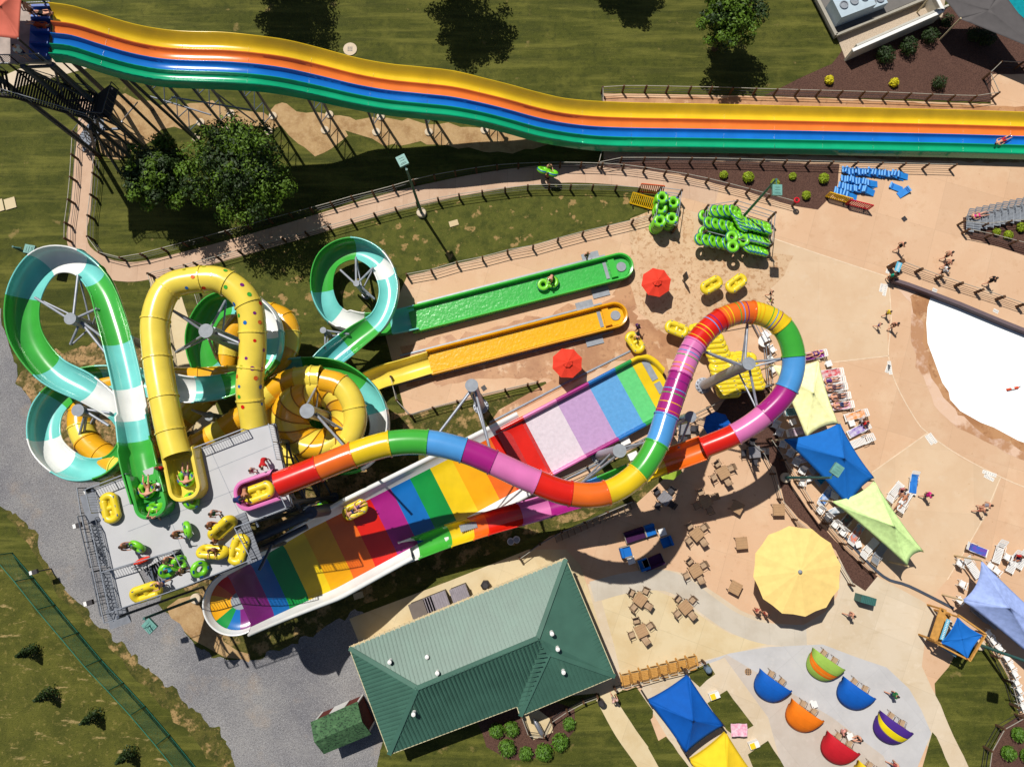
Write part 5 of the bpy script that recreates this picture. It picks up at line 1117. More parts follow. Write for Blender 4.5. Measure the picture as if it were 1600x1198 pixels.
# ------------------------------------------------------------------ people
POSE = {}
BONES = {}
def body(pose):
    if pose in POSE: return POSE[pose]
    J = dict(pel=(0, 0, .93, .125), bel=(0, .01, 1.08, .115), che=(0, 0, 1.3, .135), nek=(0, .01, 1.47, .06), hd0=(0, .03, 1.55, .08), hd1=(0, .03, 1.64, .092), hd2=(0, .02, 1.70, .06))
    def limb(s, sh, el, wr, ha, hip, kn, an, to):
        n = 'l' if s < 0 else 'r'
        for k, v, r_ in (('sh', sh, .068), ('el', el, .045), ('wr', wr, .03), ('ha', ha, .036), ('hip', hip, .095), ('kn', kn, .06), ('an', an, .042), ('to', to, .035)): J[n+k] = (v[0]*s, v[1], v[2], r_)
    std = dict(sh=(.18, 0, 1.40), el=(.23, -.03, 1.13), wr=(.22, .08, .90), ha=(.21, .12, .82), hip=(.095, 0, .88), kn=(.10, .02, .48), an=(.10, -.02, .09), to=(.11, .13, .04))
    L_, R_ = dict(std), dict(std)
    if pose == 'walk':
        L_.update(kn=(.1, .22, .52), an=(.1, .25, .10), to=(.1, .40, .06), el=(.23, -.16, 1.16), wr=(.22, -.12, .92), ha=(.21, -.08, .84))
        R_.update(kn=(.1, -.05, .48), an=(.1, -.32, .14), to=(.1, -.22, .04), el=(.23, .08, 1.14), wr=(.20, .27, 1.0), ha=(.19, .34, .96))
    if pose == 'carry':
        for D in (L_, R_): D.update(el=(.24, .16, 1.16), wr=(.24, .40, 1.18), ha=(.22, .48, 1.2))
        L_.update(kn=(.1, .14, .5), an=(.1, .14, .10), to=(.1, .28, .05)); R_.update(an=(.1, -.2, .12), to=(.1, -.08, .04))
    if pose == 'reach':
        for D in (L_, R_): D.update(el=(.22, .26, 1.26), wr=(.16, .5, 1.14), ha=(.14, .58, 1.1))
    if pose == 'bend':
        for D in (L_, R_): D.update(sh=(.18, .42, 1.22), el=(.22, .52, .98), wr=(.18, .62, .78), ha=(.16, .66, .70))
        J.update(bel=(0, .14, 1.06, .115), che=(0, .32, 1.18, .135), nek=(0, .5, 1.28, .06), hd0=(0, .57, 1.32, .08), hd1=(0, .64, 1.37, .09), hd2=(0, .69, 1.41, .06))
    if pose == 'lie':      # on the back along +y, head at +y, origin under the hips
        J.update(pel=(0, 0, .12, .125), bel=(0, .17, .12, .115), che=(0, .42, .16, .135), nek=(0, .60, .22, .06), hd0=(0, .68, .25, .08), hd1=(0, .77, .28, .092), hd2=(0, .83, .30, .06))
        for s_, D in ((1, L_), (-1, R_)): D.update(sh=(.18, .52, .18), el=(.30, .28, .10), wr=(.27, .03, .10), ha=(.24, -.06, .10), hip=(.095, -.05, .12), kn=(.12, -.46, .16 if s_ > 0 else .34), an=(.12, -.88, .07), to=(.14, -.93, .18))
    if pose == 'ride':     # reclined in a tube, legs up in front (towards -y)
        J.update(pel=(0, 0, .22, .125), bel=(0, .14, .28, .115), che=(0, .32, .40, .135), nek=(0, .44, .52, .06), hd0=(0, .49, .59, .08), hd1=(0, .53, .67, .092), hd2=(0, .54, .73, .06))
        for D in (L_, R_): D.update(sh=(.18, .38, .46), el=(.42, .28, .42), wr=(.52, .06, .42), ha=(.54, -.02, .42), hip=(.10, -.06, .26), kn=(.17, -.42, .50), an=(.16, -.80, .40), to=(.17, -.86, .50))
    if pose == 'sit':      # on a seat 0.42 high, facing +y
        J.update({k: (v[0], v[1], v[2]-.42, v[3]) for k, v in J.items()})
        for D in (L_, R_): D.update(sh=(.18, 0, .98), el=(.24, .08, .72), wr=(.18, .3, .62), ha=(.14, .37, .60), hip=(.10, .04, .50), kn=(.12, .44, .50), an=(.12, .46, .10), to=(.12, .60, .05))
    limb(-1, **L_); limb(1, **R_)
    ed = [('pel', 'bel'), ('bel', 'che'), ('che', 'nek'), ('nek', 'hd0'), ('hd0', 'hd1'), ('hd1', 'hd2')]
    for n in 'lr': ed += [('che', n+'sh'), (n+'sh', n+'el'), (n+'el', n+'wr'), (n+'wr', n+'ha'), ('pel', n+'hip'), (n+'hip', n+'kn'), (n+'kn', n+'an'), (n+'an', n+'to')]
    ks = list(J); me = bpy.data.meshes.new('body_rig'); me.from_pydata([J[k][:3] for k in ks], [(ks.index(a), ks.index(b_)) for a, b_ in ed], [])
    ob = bpy.data.objects.new('body_rig', me); COL.objects.link(ob); sk = ob.modifiers.new('s', 'SKIN'); ss = ob.modifiers.new('b', 'SUBSURF'); ss.levels = ss.render_levels = 1
    sv_ = me.skin_vertices[0].data
    for i, k in enumerate(ks): sv_[i].radius = (J[k][3], J[k][3]); sv_[i].use_root = (k == 'pel')
    dg = bpy.context.evaluated_depsgraph_get(); m2 = bpy.data.meshes.new_from_object(ob.evaluated_get(dg)); bpy.data.objects.remove(ob)
    # nose, ears, brow and separate fingers are joined to the same body mesh
    mb = MB(); mb.smooth = True; mb.v = [v.co.copy() for v in m2.vertices]; mb.f = [tuple(p.vertices) for p in m2.polygons]; mb.m = [0]*len(mb.f); mb.sm = [True]*len(mb.f)
    nb = len(mb.f)
    h1 = Vector(J['hd1'][:3]); up = (Vector(J['hd2'][:3])-Vector(J['hd0'][:3])).normalized(); fw = {'lie': Vector((0, -.25, 1)), 'ride': Vector((0, -1, .3)), 'bend': Vector((0, .6, -.8))}.get(pose, Vector((0, 1, 0))); fw = (fw-up*fw.dot(up)).normalized(); sd = fw.cross(up)
    mb.tube([h1+fw*.085+up*.03, h1+fw*.115-up*.015, h1+fw*.088-up*.03], [.008, .014, .01], 6)
    for s_ in (-1, 1): mb.tube([h1+sd*s_*.088+up*.025, h1+sd*s_*.104, h1+sd*s_*.088-up*.03], [.01, .02, .01], 6)
    for n in 'lr':
        w_, h_ = Vector(J[n+'wr'][:3]), Vector(J[n+'ha'][:3]); d = (h_-w_).normalized(); a = d.cross(Vector((0, 0, 1)) if abs(d.z) < .9 else Vector((0, 1, 0))).normalized(); c_ = d.cross(a)
        for k in range(4): o = h_+a*(k-1.5)*.02+d*.015; l = (.07, .08, .075, .06)[k]; mb.tube([o, o+d*l*.5+c_*.004, o+d*l+c_*.02], [.009, .009, .006], 5)
        mb.tube([h_+a*.03-d*.03, h_+a*.06+d*.01, h_+a*.06+d*.045], [.011, .010, .007], 5)
    lab = []
    for f in mb.f[:nb]:
        c_ = sum((mb.v[i] for i in f), Vector())/len(f); best = None
        for a, b_ in ed:
            A_, B_ = Vector(J[a][:3]), Vector(J[b_][:3]); t = max(0, min(1, (c_-A_).dot(B_-A_)/max(1e-6, (B_-A_).length_squared))); dd = (c_-A_.lerp(B_, t)).length-(J[a][3]*(1-t)+J[b_][3]*t)
            if best is None or dd < best[0]: best = (dd, a+'-'+b_, t)
        # hair zone
        r_ = c_-h1
        lab.append((best[1], best[2], r_.dot(fw), r_.dot(up)))
    POSE[pose] = (mb, lab, {}, {}); return POSE[pose]
def shell(pose, kind):
    mb, lab, cache, _ = body(pose)
    if kind in cache: return cache[kind]
    tor = ('pel-bel', 'bel-che', 'che-nek', 'che-lsh', 'che-rsh'); ok = []
    for i, (b_, t, f, u) in enumerate(lab):
        hip = b_ in ('pel-lhip', 'pel-rhip') or (b_ == 'pel-bel' and t < .35); thigh = b_ in ('lhip-lkn', 'rhip-rkn')
        if kind == 'trunks' and (hip or (thigh and t < .62)): ok.append(i)
        if kind == 'briefs' and (hip or (thigh and t < .12)): ok.append(i)
        if kind == 'top' and (b_ == 'bel-che' and t > .55 or (b_ == 'che-nek' and t < .2)): ok.append(i)
        if kind == 'suit' and (b_ in ('pel-bel', 'bel-che') or hip or (b_ == 'che-nek' and t < .3)): ok.append(i)
        if kind == 'shirt' and (b_ in tor and not (b_ == 'che-nek' and t > .7) or (b_ in ('lsh-lel', 'rsh-rel') and t < .6)): ok.append(i)
        if kind == 'hair' and (b_ in ('nek-hd0', 'hd0-hd1', 'hd1-hd2')) and (u > .035 or f < -.01) and u > -.07: ok.append(i)
    out = MB(); out.smooth = True; vm = {}; nr = {}
    for i in ok:
        f = mb.f[i]; n = (mb.v[f[1]]-mb.v[f[0]]).cross(mb.v[f[2]]-mb.v[f[0]]).normalized()
        for v in f: nr[v] = nr.get(v, Vector())+n
    off = .022 if kind in ('hair', 'trunks', 'shirt') else .012
    for i in ok:
        g = []
        for v in mb.f[i]:
            if v not in vm: vm[v] = len(out.v); out.v.append(mb.v[v]+nr[v].normalized()*off)
            g.append(vm[v])
        out.f.append(tuple(g)); out.m.append(0); out.sm.append(True)
    cache[kind] = out; return out
def person(label, px, z, head, pose='stand', sk=0, hr=0, wear=(('trunks', (40, 50, 90)),), sc=1.0, mid=None, group=None, tilt=0):
    """px: where the middle of the figure shows; head: photo pixel direction it faces"""
    mz = {'lie': .2, 'ride': .35, 'sit': .5}.get(pose, .9) if mid is None else mid
    q = W(px[0], px[1], z+mz*sc); a = math.atan2(-head[1], head[0])-math.pi/2
    o = thing('person', label, 'person', (q.x, q.y, z), a, group); o.scale = (sc, sc, sc); o.rotation_euler.x = tilt
    mb, lab, _, mc = body(pose)
    if 'me' not in mc: b_ = mb.build('body', skinm[sk], o); mc['me'] = b_.data
    else:
        me = mc['me'].copy(); me.materials.clear(); me.materials.append(skinm[sk]); b_ = bpy.data.objects.new('body', me); COL.objects.link(b_); b_.parent = o
    shell(pose, 'hair').build('hair', hairm[hr], o)
    for k, c in wear: shell(pose, k).build({'trunks': 'swim_trunks', 'briefs': 'swim_briefs', 'top': 'bikini_top', 'suit': 'swimsuit', 'shirt': 'shirt'}[k], cloth(*c), o)
    return o
BL, NV, RD, WH, GN, PK, YL, PU, TQ = (24, 24, 30), (30, 44, 96), (200, 36, 40), (236, 236, 236), (30, 110, 80), (226, 40, 140), (236, 210, 40), (96, 60, 130), (60, 170, 190)
tr, br, tp, su, st = (lambda c: ('trunks', c)), (lambda c: ('briefs', c)), (lambda c: ('top', c)), (lambda c: ('suit', c)), (lambda c: ('shirt', c))
def pp(l, x, y, hx, hy, pose='walk', sk=0, hr=0, wear=None, z=.04, sc=1.0): return person(l, (x, y), z, (hx, hy), pose, sk, hr, wear or (tr(NV),), sc)
pp('person in dark swimsuit walking alone on the wide paving above the blue sign', 1407, 384, 1, -.3, wear=(su(BL),), hr=1)
pp('shirtless person in black trunks, top of the three walking in a row', 1481, 398, 1, -.2, wear=(tr(BL),), hr=1)
pp('shirtless person in dark trunks, middle of the three walking in a row', 1481, 411, 1, -.2, wear=(tr((50, 54, 70)),), hr=1)
pp('person with big dark hair and white top, lowest of the three walking in a row', 1475, 423, 1, -.2, wear=(st(WH), tr(BL)), hr=1)
pp('person in black tank top walking beyond the dark posts at the right', 1549, 438, 1, -.1, wear=(st(BL), tr(BL)), hr=1)
pp('small person in a yellow shirt near the pool shore', 1387, 489, 1, -.2, wear=(st(YL), tr(BL)), sc=.8)
pp('small child in a blue suit walking left of the pool shore', 1373, 508, .6, .4, wear=(su((80, 80, 150)),), sc=.7, hr=1)
pp('person in black bikini with a dark top walking along the pool shore', 1397, 508, 1, -.6, wear=(tp(BL), br(BL)), hr=1)
pp('lifeguard in a green shirt sitting by the blue sign post', 1393, 431, .3, 1, 'stand', wear=(st((0, 160, 130)), tr(BL)), hr=1)
pp('small person in black and white swimwear near the top of the rainbow loop', 1204, 458, .6, .2, wear=(su((50, 46, 50)),), sc=.8)
pp('small child in lime swimwear just above the rainbow loop', 1205, 470, .6, .5, wear=(su((140, 210, 50)),), sc=.65)
pp('person carrying the front of a lime double tube on the footpath', 858, 262, .2, 1, 'carry', wear=(tr((90, 80, 76)),))
pp('person carrying the back of a lime double tube on the footpath', 855, 277, .2, -1, 'carry', sk=1, wear=(tr(BL),))
pp('person walking with a small bag above the green run-out end', 917, 399, .1, -1, wear=(su((90, 70, 60)),), hr=2)
pp('shirtless person in black trunks standing in the green run-out by a tube', 863, 430, -.5, 1, 'bend', wear=(tr(BL),), z=.45)
pp('person in dark swimwear holding a yellow raft by the splash pool', 997, 520, -.3, 1, 'bend', wear=(su(BL),), hr=1)
pp('person with purple hat walking above the yellow raft by the splash pool', 996, 511, .6, -.4, wear=(st((90, 50, 110)), tr(BL)), hr=1)
pp('person with a bright pink top walking on the pale paving bay', 1449, 773, 1, 0, wear=(st(PK), tr((60, 50, 60))), hr=1)
pp('person in pale swimwear, upper of the couple walking at the right', 1541, 789, 1, .2, wear=(su((180, 180, 200)),), hr=0)
pp('person in pink swimwear, lower of the couple walking at the right', 1533, 796, 1, -.1, wear=(tr((210, 120, 110)),), hr=0)
pp('person in a pink top beside the big yellow umbrella, on the left', 1183, 953, .7, .7, 'stand', wear=(su((190, 90, 80)),))
pp('person in red swimwear beside the big yellow umbrella, on the right', 1196, 958, -.7, .5, 'stand', wear=(su((200, 70, 60)),), hr=1)
pp('person in pink shorts walking on the pale walk below the yellow umbrella', 1329, 960, 1, .3, wear=(tr((210, 160, 160)),), hr=1)
pp('person in light shirt walking between the lawn and the wooden armchairs', 960, 1092, -.3, -1, wear=(st((230, 190, 180)), tr((150, 140, 130))), hr=0)
pp('person in green and navy walking on the grey court', 1396, 1084, 1, .3, wear=(st((50, 120, 70)), tr(NV)), hr=1)
pp('person in a light blue top at the wooden kiosk', 1477, 970, .3, .9, 'stand', wear=(st(WH), tr(BL)), hr=1)
pp('person half cut by the bottom edge below the red sunshade', 1398, 1194, 1, .2, wear=(su((200, 90, 90)),), hr=1)
pp('rider in a red suit sliding on the blue lane at the right end', 1567, 219, -1, .5, 'lie', wear=(tr(RD),), z=1.15)
pp('rider with a bald head kneeling at the yellow lane start', 66, 20, 1, .1, 'lie', sk=0, hr=2, wear=(tr(BL),), z=14.4)
pp('rider in orange lying at the orange lane start', 60, 38, 1, .2, 'lie', wear=(st((200, 90, 50)), tr((200, 90, 50))), z=14.4)
pp('attendant in a white shirt on the tower behind the racer start', 32, 81, .7, .5, 'stand', wear=(st(WH), tr(NV)), hr=1, z=14.3)
pp('rider with brown shorts waiting at the top of the tower', 46, 15, 1, .2, 'stand', wear=(tr((120, 80, 60)),), z=14.3)
# deck
D = 13.02
pp('person behind an upright green tube next to the green tub', 240, 808, .2, -1, 'carry', wear=(tr(BL),), z=D, hr=1)
pp('tanned person holding a green tube in the middle of the deck', 276, 835, 1, -.1, 'carry', sk=1, wear=(tr((60, 50, 50)),), z=D)
pp('child in floral shorts holding a green tube at the left of the deck', 196, 853, 1, -.1, 'carry', sk=1, wear=(tr((130, 110, 150)),), z=D)
pp('person in a dark green suit at the right of the deck', 334, 802, 1, .2, 'stand', wear=(su(GN),), z=D)
pp('tanned person holding a yellow raft below the one in green', 329, 820, 1, .1, 'carry', sk=1, wear=(tr((120, 60, 50)),), z=D)
pp('child walking on the deck beside the lower yellow raft', 337, 846, -1, 0, 'walk', sk=1, wear=(tr((100, 70, 60)),), z=D, sc=.85)
pp('person holding a flat yellow raft near the lower deck edge', 334, 858, 0, 1, 'carry', sk=1, wear=(tr((150, 90, 80)),), z=D)
pp('attendant in a white shirt and blue shorts between the two tubs', 254, 760, -1, .1, 'reach', sk=1, wear=(st(WH), tr((40, 70, 160))), z=D, hr=1)
pp('person in a navy shirt bending over the pink tub', 366, 781, 1, -.1, 'bend', sk=2, wear=(st(NV), tr(NV)), z=D, hr=1)
pp('shirtless person leaning at the top of the pink tub', 382, 763, .3, 1, 'bend', sk=1, wear=(tr((90, 60, 60)),), z=D)
pp('attendant in red at the upper right corner of the deck', 411, 717, .2, 1, 'bend', sk=0, wear=(st(RD), tr(RD)), z=D)
pp('child in pink near the right deck railing', 394, 735, 1, .1, 'stand', sk=0, wear=(su((190, 90, 110)),), z=D, sc=.8)
pp('attendant with a red cap between the slide tubs', 253, 731, 0, 1, 'stand', sk=1, wear=(st(RD), tr(BL)), z=D)
pp('person with a green tube at the top of the deck stairs', 262, 874, 1, .2, 'carry', sk=0, wear=(tr(TQ),), z=D-.5)
pp('person in turquoise climbing the stair opening between two green tubes', 266, 890, .3, -1, 'carry', sk=0, wear=(st(TQ), tr(TQ)), z=D-1.2)
pp('person with long brown hair beside the deck stair opening', 286, 892, -1, .1, 'stand', sk=1, wear=(tr(BL),), z=D)
pp('person in blue floral shorts behind the lower left yellow raft', 254, 912, -1, .4, 'carry', sk=0, wear=(tr((50, 90, 170)),), z=D)
pp('rider lying back in a green tube inside the green tub', 230, 762, .15, 1, 'ride', sk=0, wear=(tr((200, 140, 100)),), z=13.45)
pp('rider in grey shorts lying back in a tube inside the yellow tub', 291, 743, .1, 1, 'ride', sk=0, hr=1, wear=(tr((110, 100, 120)),), z=13.45)
pp('front rider on the yellow raft crossing the rainbow half-pipe', 549, 800, -.8, .5, 'ride', sk=0, wear=(tr(NV),), z=5.0, sc=.8)
pp('back rider on the yellow raft crossing the rainbow half-pipe', 561, 790, -.8, .5, 'ride', sk=0, hr=1, wear=(su(PU),), z=5.0, sc=.8)
# ------------------------------------------------------------------ tubes and rafts
def ring(mb, c, Rr, r_, n=28, m=12, sx=1.0): mb.tube([(c[0]+Rr*math.cos(a)*sx, c[1]+Rr*math.sin(a), c[2]) for a in [2*math.pi*k/n for k in range(n)]], r_, m, closed=True)
def mk_double():
    o = thing('double_tube', '', 'tube'); mb = MB(); ring(mb, (-.41, 0, .2), .37, .2); ring(mb, (.41, 0, .2), .37, .2); mb.build('tube_body', limet, o)
    mb = MB(); mb.smooth = True
    for s_ in (-1, 1):
        vs = []; n = 28
        for k in range(n): a = 2*math.pi*k/n; vs += [(s_*.41+(.50+e)*math.cos(a), (.50+e)*math.sin(a), z) for e, z in ((.03, .335), (.056, .298), (.072, .25))]
        mb.add(vs, [(k*3+j, ((k+1) % n)*3+j, ((k+1) % n)*3+j+1, k*3+j+1) for k in range(n) for j in range(2) if (s_*math.cos(2*math.pi*(k+.5)/n) > -.55)])
    mb.build('trim_band', bluet, o); return o
def mk_single():
    o = thing('single_tube', '', 'tube'); mb = MB(); ring(mb, (0, 0, .2), .38, .2); mb.build('tube_body', limet, o)
    for k in range(4):
        mb = MB(); a = k*math.pi/2+.4; mb.box((.46*math.cos(a), .46*math.sin(a), .39), (.10, .2, .04), a); mb.build('handle', bluet, o)
    return o
def mk_raft():
    o = thing('double_raft', '', 'raft'); mb = MB(); n = 40; P_ = []
    for k in range(n):
        a = 2*math.pi*k/n; x = .95*math.cos(a); y_ = .47*math.sin(a); f = 1+.10*abs(math.cos(a))-.05*(1 if abs(math.cos(a)) < .15 else 0)
        P_.append(((.45 if math.cos(a) > 0 else -.45)+.34*math.cos(a), .36*(1 if math.sin(a) > 0 else -1)*min(1, abs(math.sin(a))*1.05)*(1-.06*(1-abs(math.cos(a)))**4), .24))
    mb.tube(P_, .25, 12, closed=True); mb.tube([(0, -.36, .2), (0, 0, .2), (0, .36, .2)], .2, 10)
    mb.build('tube_body', yelt, o)
    mb = MB(); mb.smooth = True; mb.prism([(-.75, -.34), (.75, -.34), (.75, .34), (-.75, .34)], .08, .24); mb.build('floor', yelt, o)
    for k, (x, y_) in enumerate(((-.6, .44), (0, .42), (.6, .44), (-.6, -.44), (0, -.42), (.6, -.44))): mb = MB(); mb.box((x, y_, .45), (.15, .07, .04)); mb.build('handle', bluet, o)
    for s_ in (-1, 1):
        mb = MB()
        for j in range(4): mb.box((s_*.42, (j-1.5)*.05, .245), (.14, .012, .008))
        mb.build('floor_grip', mat('grip_ochre', C(200, 176, 50), .7), o)
    return o
KD, KS, KR = Kind(mk_double), Kind(mk_single), Kind(mk_raft)
def imang(dx, dy): return math.atan2(-dy, dx)
def put(K_, px, z, d, label, group=None, rx=0, ry=0):
    q = W(px[0], px[1], z+.2); return K_.put((q.x, q.y, z), imang(*d), label, group, rx, ry)
put(KR, (173, 793), 13.03, (12, 40), 'yellow raft lying flat by the left railing of the deck')
put(KR, (373, 858), 13.03, (-8, 30), 'yellow raft lying flat by the right end of the deck floor grating')
put(KR, (228, 922), 13.5, (30, -10), 'yellow raft held up at the lower left corner of the deck', rx=.5)
put(KR, (344, 821), 13.6, (28, -26), 'yellow raft stood on edge in the middle right of the deck', rx=1.0)
put(KR, (331, 867), 13.4, (30, 2), 'yellow raft stood on edge near the lower deck edge', rx=-1.0)
put(KR, (405, 769), 13.4, (32, -12), 'yellow raft waiting inside the pink starting tub')
put(KR, (555, 796), 4.75, (24, -12), 'yellow raft with two riders crossing the rainbow half-pipe')
put(KR, (1111, 445), 1.2, (24, -14), 'plain yellow raft carried overhead, left of the pair on the stained concrete', rx=.15)
put(KR, (1150, 443), 1.0, (26, -20), 'yellow raft with blue handles, right of the pair on the stained concrete')
put(KR, (1057, 514), 1.2, (26, 10), 'yellow raft carried beside the red part of the rainbow loop')
put(KR, (992, 535), .5, (18, 26), 'yellow raft pulled by a person at the end of the splash pool')
put(KD, (856, 443), .55, (28, -8), 'lime double tube floating in the green run-out')
put(KD, (855, 270), 1.1, (24, 8), 'lime double tube carried by two people on the footpath', rx=-.8)
for l_, p, z, a, rx in (('green tube standing upright beside the green tub on the deck', (242, 797), 13.35, (1, 0), -1.2), ('green tube held upright next to the yellow tub', (294, 783), 13.35, (.2, 1), -1.0), ('green tube held upright in the middle of the deck', (296, 826), 13.35, (.3, 1), 1.0),
    ('green tube held by the child at the left of the deck', (215, 850), 13.35, (1, .4), 1.0), ('green tube lowest in the deck stair opening', (258, 889), 12.6, (.5, -1), .8), ('green tube highest in the deck stair opening', (277, 878), 12.9, (.6, -1), .8), ('green tube right of the deck stair opening', (308, 888), 13.35, (.25, -1), .8), ('green and blue tube under the rider in the green tub', (229, 765), 13.35, (1, 0), 0), ('green and blue tube under the rider in the yellow tub', (291, 747), 13.35, (1, 0), 0)):
    put(KS, p, z, a, l_, rx=rx)
for l_, p in (('green tube lying on the ground under the red and orange tube', (505, 793)), ('green tube in the gap below the deck edge, upper', (467, 815)), ('green tube in the gap below the deck edge, lower', (462, 823))): put(KS, p, .3, (1, 0), l_)
def rack(label, px, posts_z=1.9):
    q = pxs(px, 0); o = thing('tube_rack', label, 'rack', (q[0].x, q[0].y, 0)); n = len(q)
    for p in q: mb = MB(); mb.box((p.x-q[0].x, p.y-q[0].y, posts_z/2), (.16, .16, posts_z)); mb.build('post', wood, o)
    for z in (.5, 1.0, posts_z-.1):
        mb = MB()
        for i in range(n): a, b_ = q[i]-q[0], q[(i+1) % n]-q[0]; mb.bar((a.x, a.y, z), (b_.x, b_.y, z), .05)
        mb.build('rail', railm, o)
rack('wide rack holding the big heap of lime double tubes', [(1095, 372), (1098, 333), (1142, 326), (1200, 344), (1195, 392), (1145, 385)])
rack('narrow rack holding the four piles of lime single tubes', [(1018, 352), (1026, 306), (1058, 310), (1050, 364)])
rack('long rack holding the piled yellow rafts under the rainbow loop', [(1106, 548), (1102, 506), (1166, 494), (1190, 540), (1196, 605), (1128, 622)])
rows = [((1122, 330), (1148, 328), 4, 1.5, 0, 'top left'), ((1112, 348), (1142, 353), 4, 1.5, .05, 'middle left'), ((1098, 374), (1136, 379), 5, 1.2, 0, 'bottom left'), ((1150, 336), (1160, 352), 4, 1.2, .9, 'centre'), ((1162, 349), (1198, 356), 6, 1.0, .1, 'top right'), ((1150, 364), (1196, 374), 8, 1.0, .1, 'middle right'), ((1168, 386), (1192, 390), 5, 1.0, .1, 'bottom right')]
for (a, b_, n, z, tw_, nm) in rows:
    for k in range(n):
        t = k/(n-1); p = (a[0]+(b_[0]-a[0])*t, a[1]+(b_[1]-a[1])*t)
        q = W(p[0], p[1], z+.3); K_ = KD
        if 'left' in nm: KD.put((q.x, q.y, z-.10*k), imang(20, -3), ('frontmost lime double tube of the %s row in the big heap' if k == 0 else 'lime double tube further back in the %s row of the big heap') % nm, 'lime double tubes in the big rack, %s row' % nm, 0, .45+.1*k)
        else: KD.put((q.x, q.y, z-.04*k), imang(6, -20), ('frontmost lime double tube of the %s row in the big heap' if k == 0 else 'lime double tube further along the %s row of the big heap') % nm, 'lime double tubes in the big rack, %s row' % nm, .25, .75)
for k in range(14):
    q = W(1108+(k % 7)*13, 338+(k//7)*26+(k % 7)*4, .5); KD.put((q.x, q.y, .25), imang(20, 3), 'lime double tube hidden low inside the big heap', 'lime double tubes low in the big rack')
put(KD, (1144, 378), 1.75, (1, 22), 'lime double tube laid crosswise on top of the big heap'); put(KS, (1161, 376), 1.5, (1, 22), 'lime single tube on top of the big heap')
for (p, n, nm) in (((1035, 308), 5, 'top'), ((1053, 316), 3, 'right'), ((1033, 325), 4, 'middle'), ((1031, 345), 6, 'lower left'), ((1050, 341), 5, 'lower right')):
    q = W(p[0], p[1], n*.36)
    for k in range(n): KS.put((q.x+random.uniform(-.06, .06), q.y+random.uniform(-.06, .06), .1+.36*k), random.random()*6, ('topmost lime ring tube of the %s pile in the narrow rack' if k == n-1 else 'lime ring tube lower down in the %s pile of the narrow rack') % nm, 'lime ring tubes in the %s pile' % nm)
for (a, b_, n, nm) in (((1113, 531), (1130, 570), 6, 'upper left'), ((1128, 575), (1140, 615), 7, 'lower left'), ((1151, 560), (1158, 602), 6, 'middle'), ((1164, 562), (1178, 604), 7, 'right'), ((1096, 515), (1108, 540), 3, 'top')):
    for k in range(n):
        t = k/(n-1); p = (a[0]+(b_[0]-a[0])*t, a[1]+(b_[1]-a[1])*t); z = 1.6-.03*k; q = W(p[0], p[1], z+.2)
        KR.put((q.x, q.y, z-.15), imang(20, -2), ('topmost yellow raft of the %s stack under the rainbow loop' if k == 0 else 'yellow raft further down the %s stack under the rainbow loop') % nm, 'yellow rafts in the %s stack' % nm, -.62)
# blue mats
def mk_mat():
    o = thing('slide_mat', '', 'slide mat'); mb = MB(); mb.smooth = False
    mb.box((-.05, 0, .05), (1.05, .56, .07)); mb.build('mat_pad', mat('mat_blue', C(40, 140, 226), .55, var=.1, scale=2), o)
    mb = MB(); mb.smooth = True; mb.tube([(.5, -.28, .12), (.5, .28, .12)], .09, 8); mb.build('rolled_nose', mat('mat_blue_light', C(104, 176, 244), .55), o)
    mb = MB(); mb.box((.3, 0, .10), (.08, .4, .03)); mb.build('handle', mat('mat_blue_dark', C(20, 90, 180), .55), o); return o
KM = Kind(mk_mat)
for (a, b_, n, nm) in (((1322, 268), (1410, 274), 18, 'top'), ((1322, 281), (1362, 287), 10, 'second'), ((1318, 293), (1358, 299), 10, 'third'), ((1310, 301), (1330, 307), 5, 'lowest')):
    for k in range(n):
        t = k/(n-1); p = (a[0]+(b_[0]-a[0])*t+random.uniform(-1, 1), a[1]+(b_[1]-a[1])*t+random.uniform(-1.2, 1.2)); z = .16+random.uniform(-.03, .05); q = W(p[0], p[1], z)
        KM.put((q.x, q.y, z), imang(-18, -3+random.uniform(-4, 4)), ('last blue slide mat at the right end of the %s row of the pile' if k == n-1 else 'blue slide mat overlapped in the %s row of the pile') % nm, 'blue slide mats in the %s row' % nm, random.uniform(-.06, .06), -.27+random.uniform(-.05, .05))
put(KM, (1401, 292), .05, (-20, -9), 'blue slide mat lying loose just right of the pile'); put(KM, (1414, 299), .1, (18, -12), 'blue slide mat farthest right of the pile, tilted up', ry=-.15)
def barricade(label, px, d, c, z=0, flat=0):
    q = W(px[0], px[1], .6); o = thing('barricade', label, 'barricade', (q.x, q.y, z), imang(*d)); m = cloth(*c, .45); S = Matrix.Rotation(flat, 4, 'X')
    mb = MB(); mb.M = S
    for a, b_ in (((-1, 0, .15), (-1, 0, 1.1)), ((1, 0, .15), (1, 0, 1.1)), ((-1, 0, 1.1), (1, 0, 1.1)), ((-1, 0, .15), (1, 0, .15))): mb.bar(a, b_, .08)
    mb.build('frame', m, o); mb = MB(); mb.M = S
    for k in range(11): mb.bar((-.85+k*.17, 0, .15), (-.85+k*.17, 0, 1.1), .07)
    mb.build('bars', m, o)
    for s_ in (-.7, .7): mb = MB(); mb.M = S; mb.box((s_, 0, .04), (.1, .6, .07)); mb.build('foot', dark, o)
barricade('yellow barrier standing against the blue mat pile', (1311, 309), (30, 9), (236, 184, 20)); barricade('red barrier to the right of the yellow one by the mats', (1343, 320), (34, 9), (206, 30, 50))
barricade('yellow barrier leaning by the narrow tube rack', (1002, 321), (34, 10), (250, 196, 20), .1, -.9); barricade('orange-red barrier behind the narrow tube rack', (1018, 300), (30, 3), (230, 90, 40), .1, -.4)
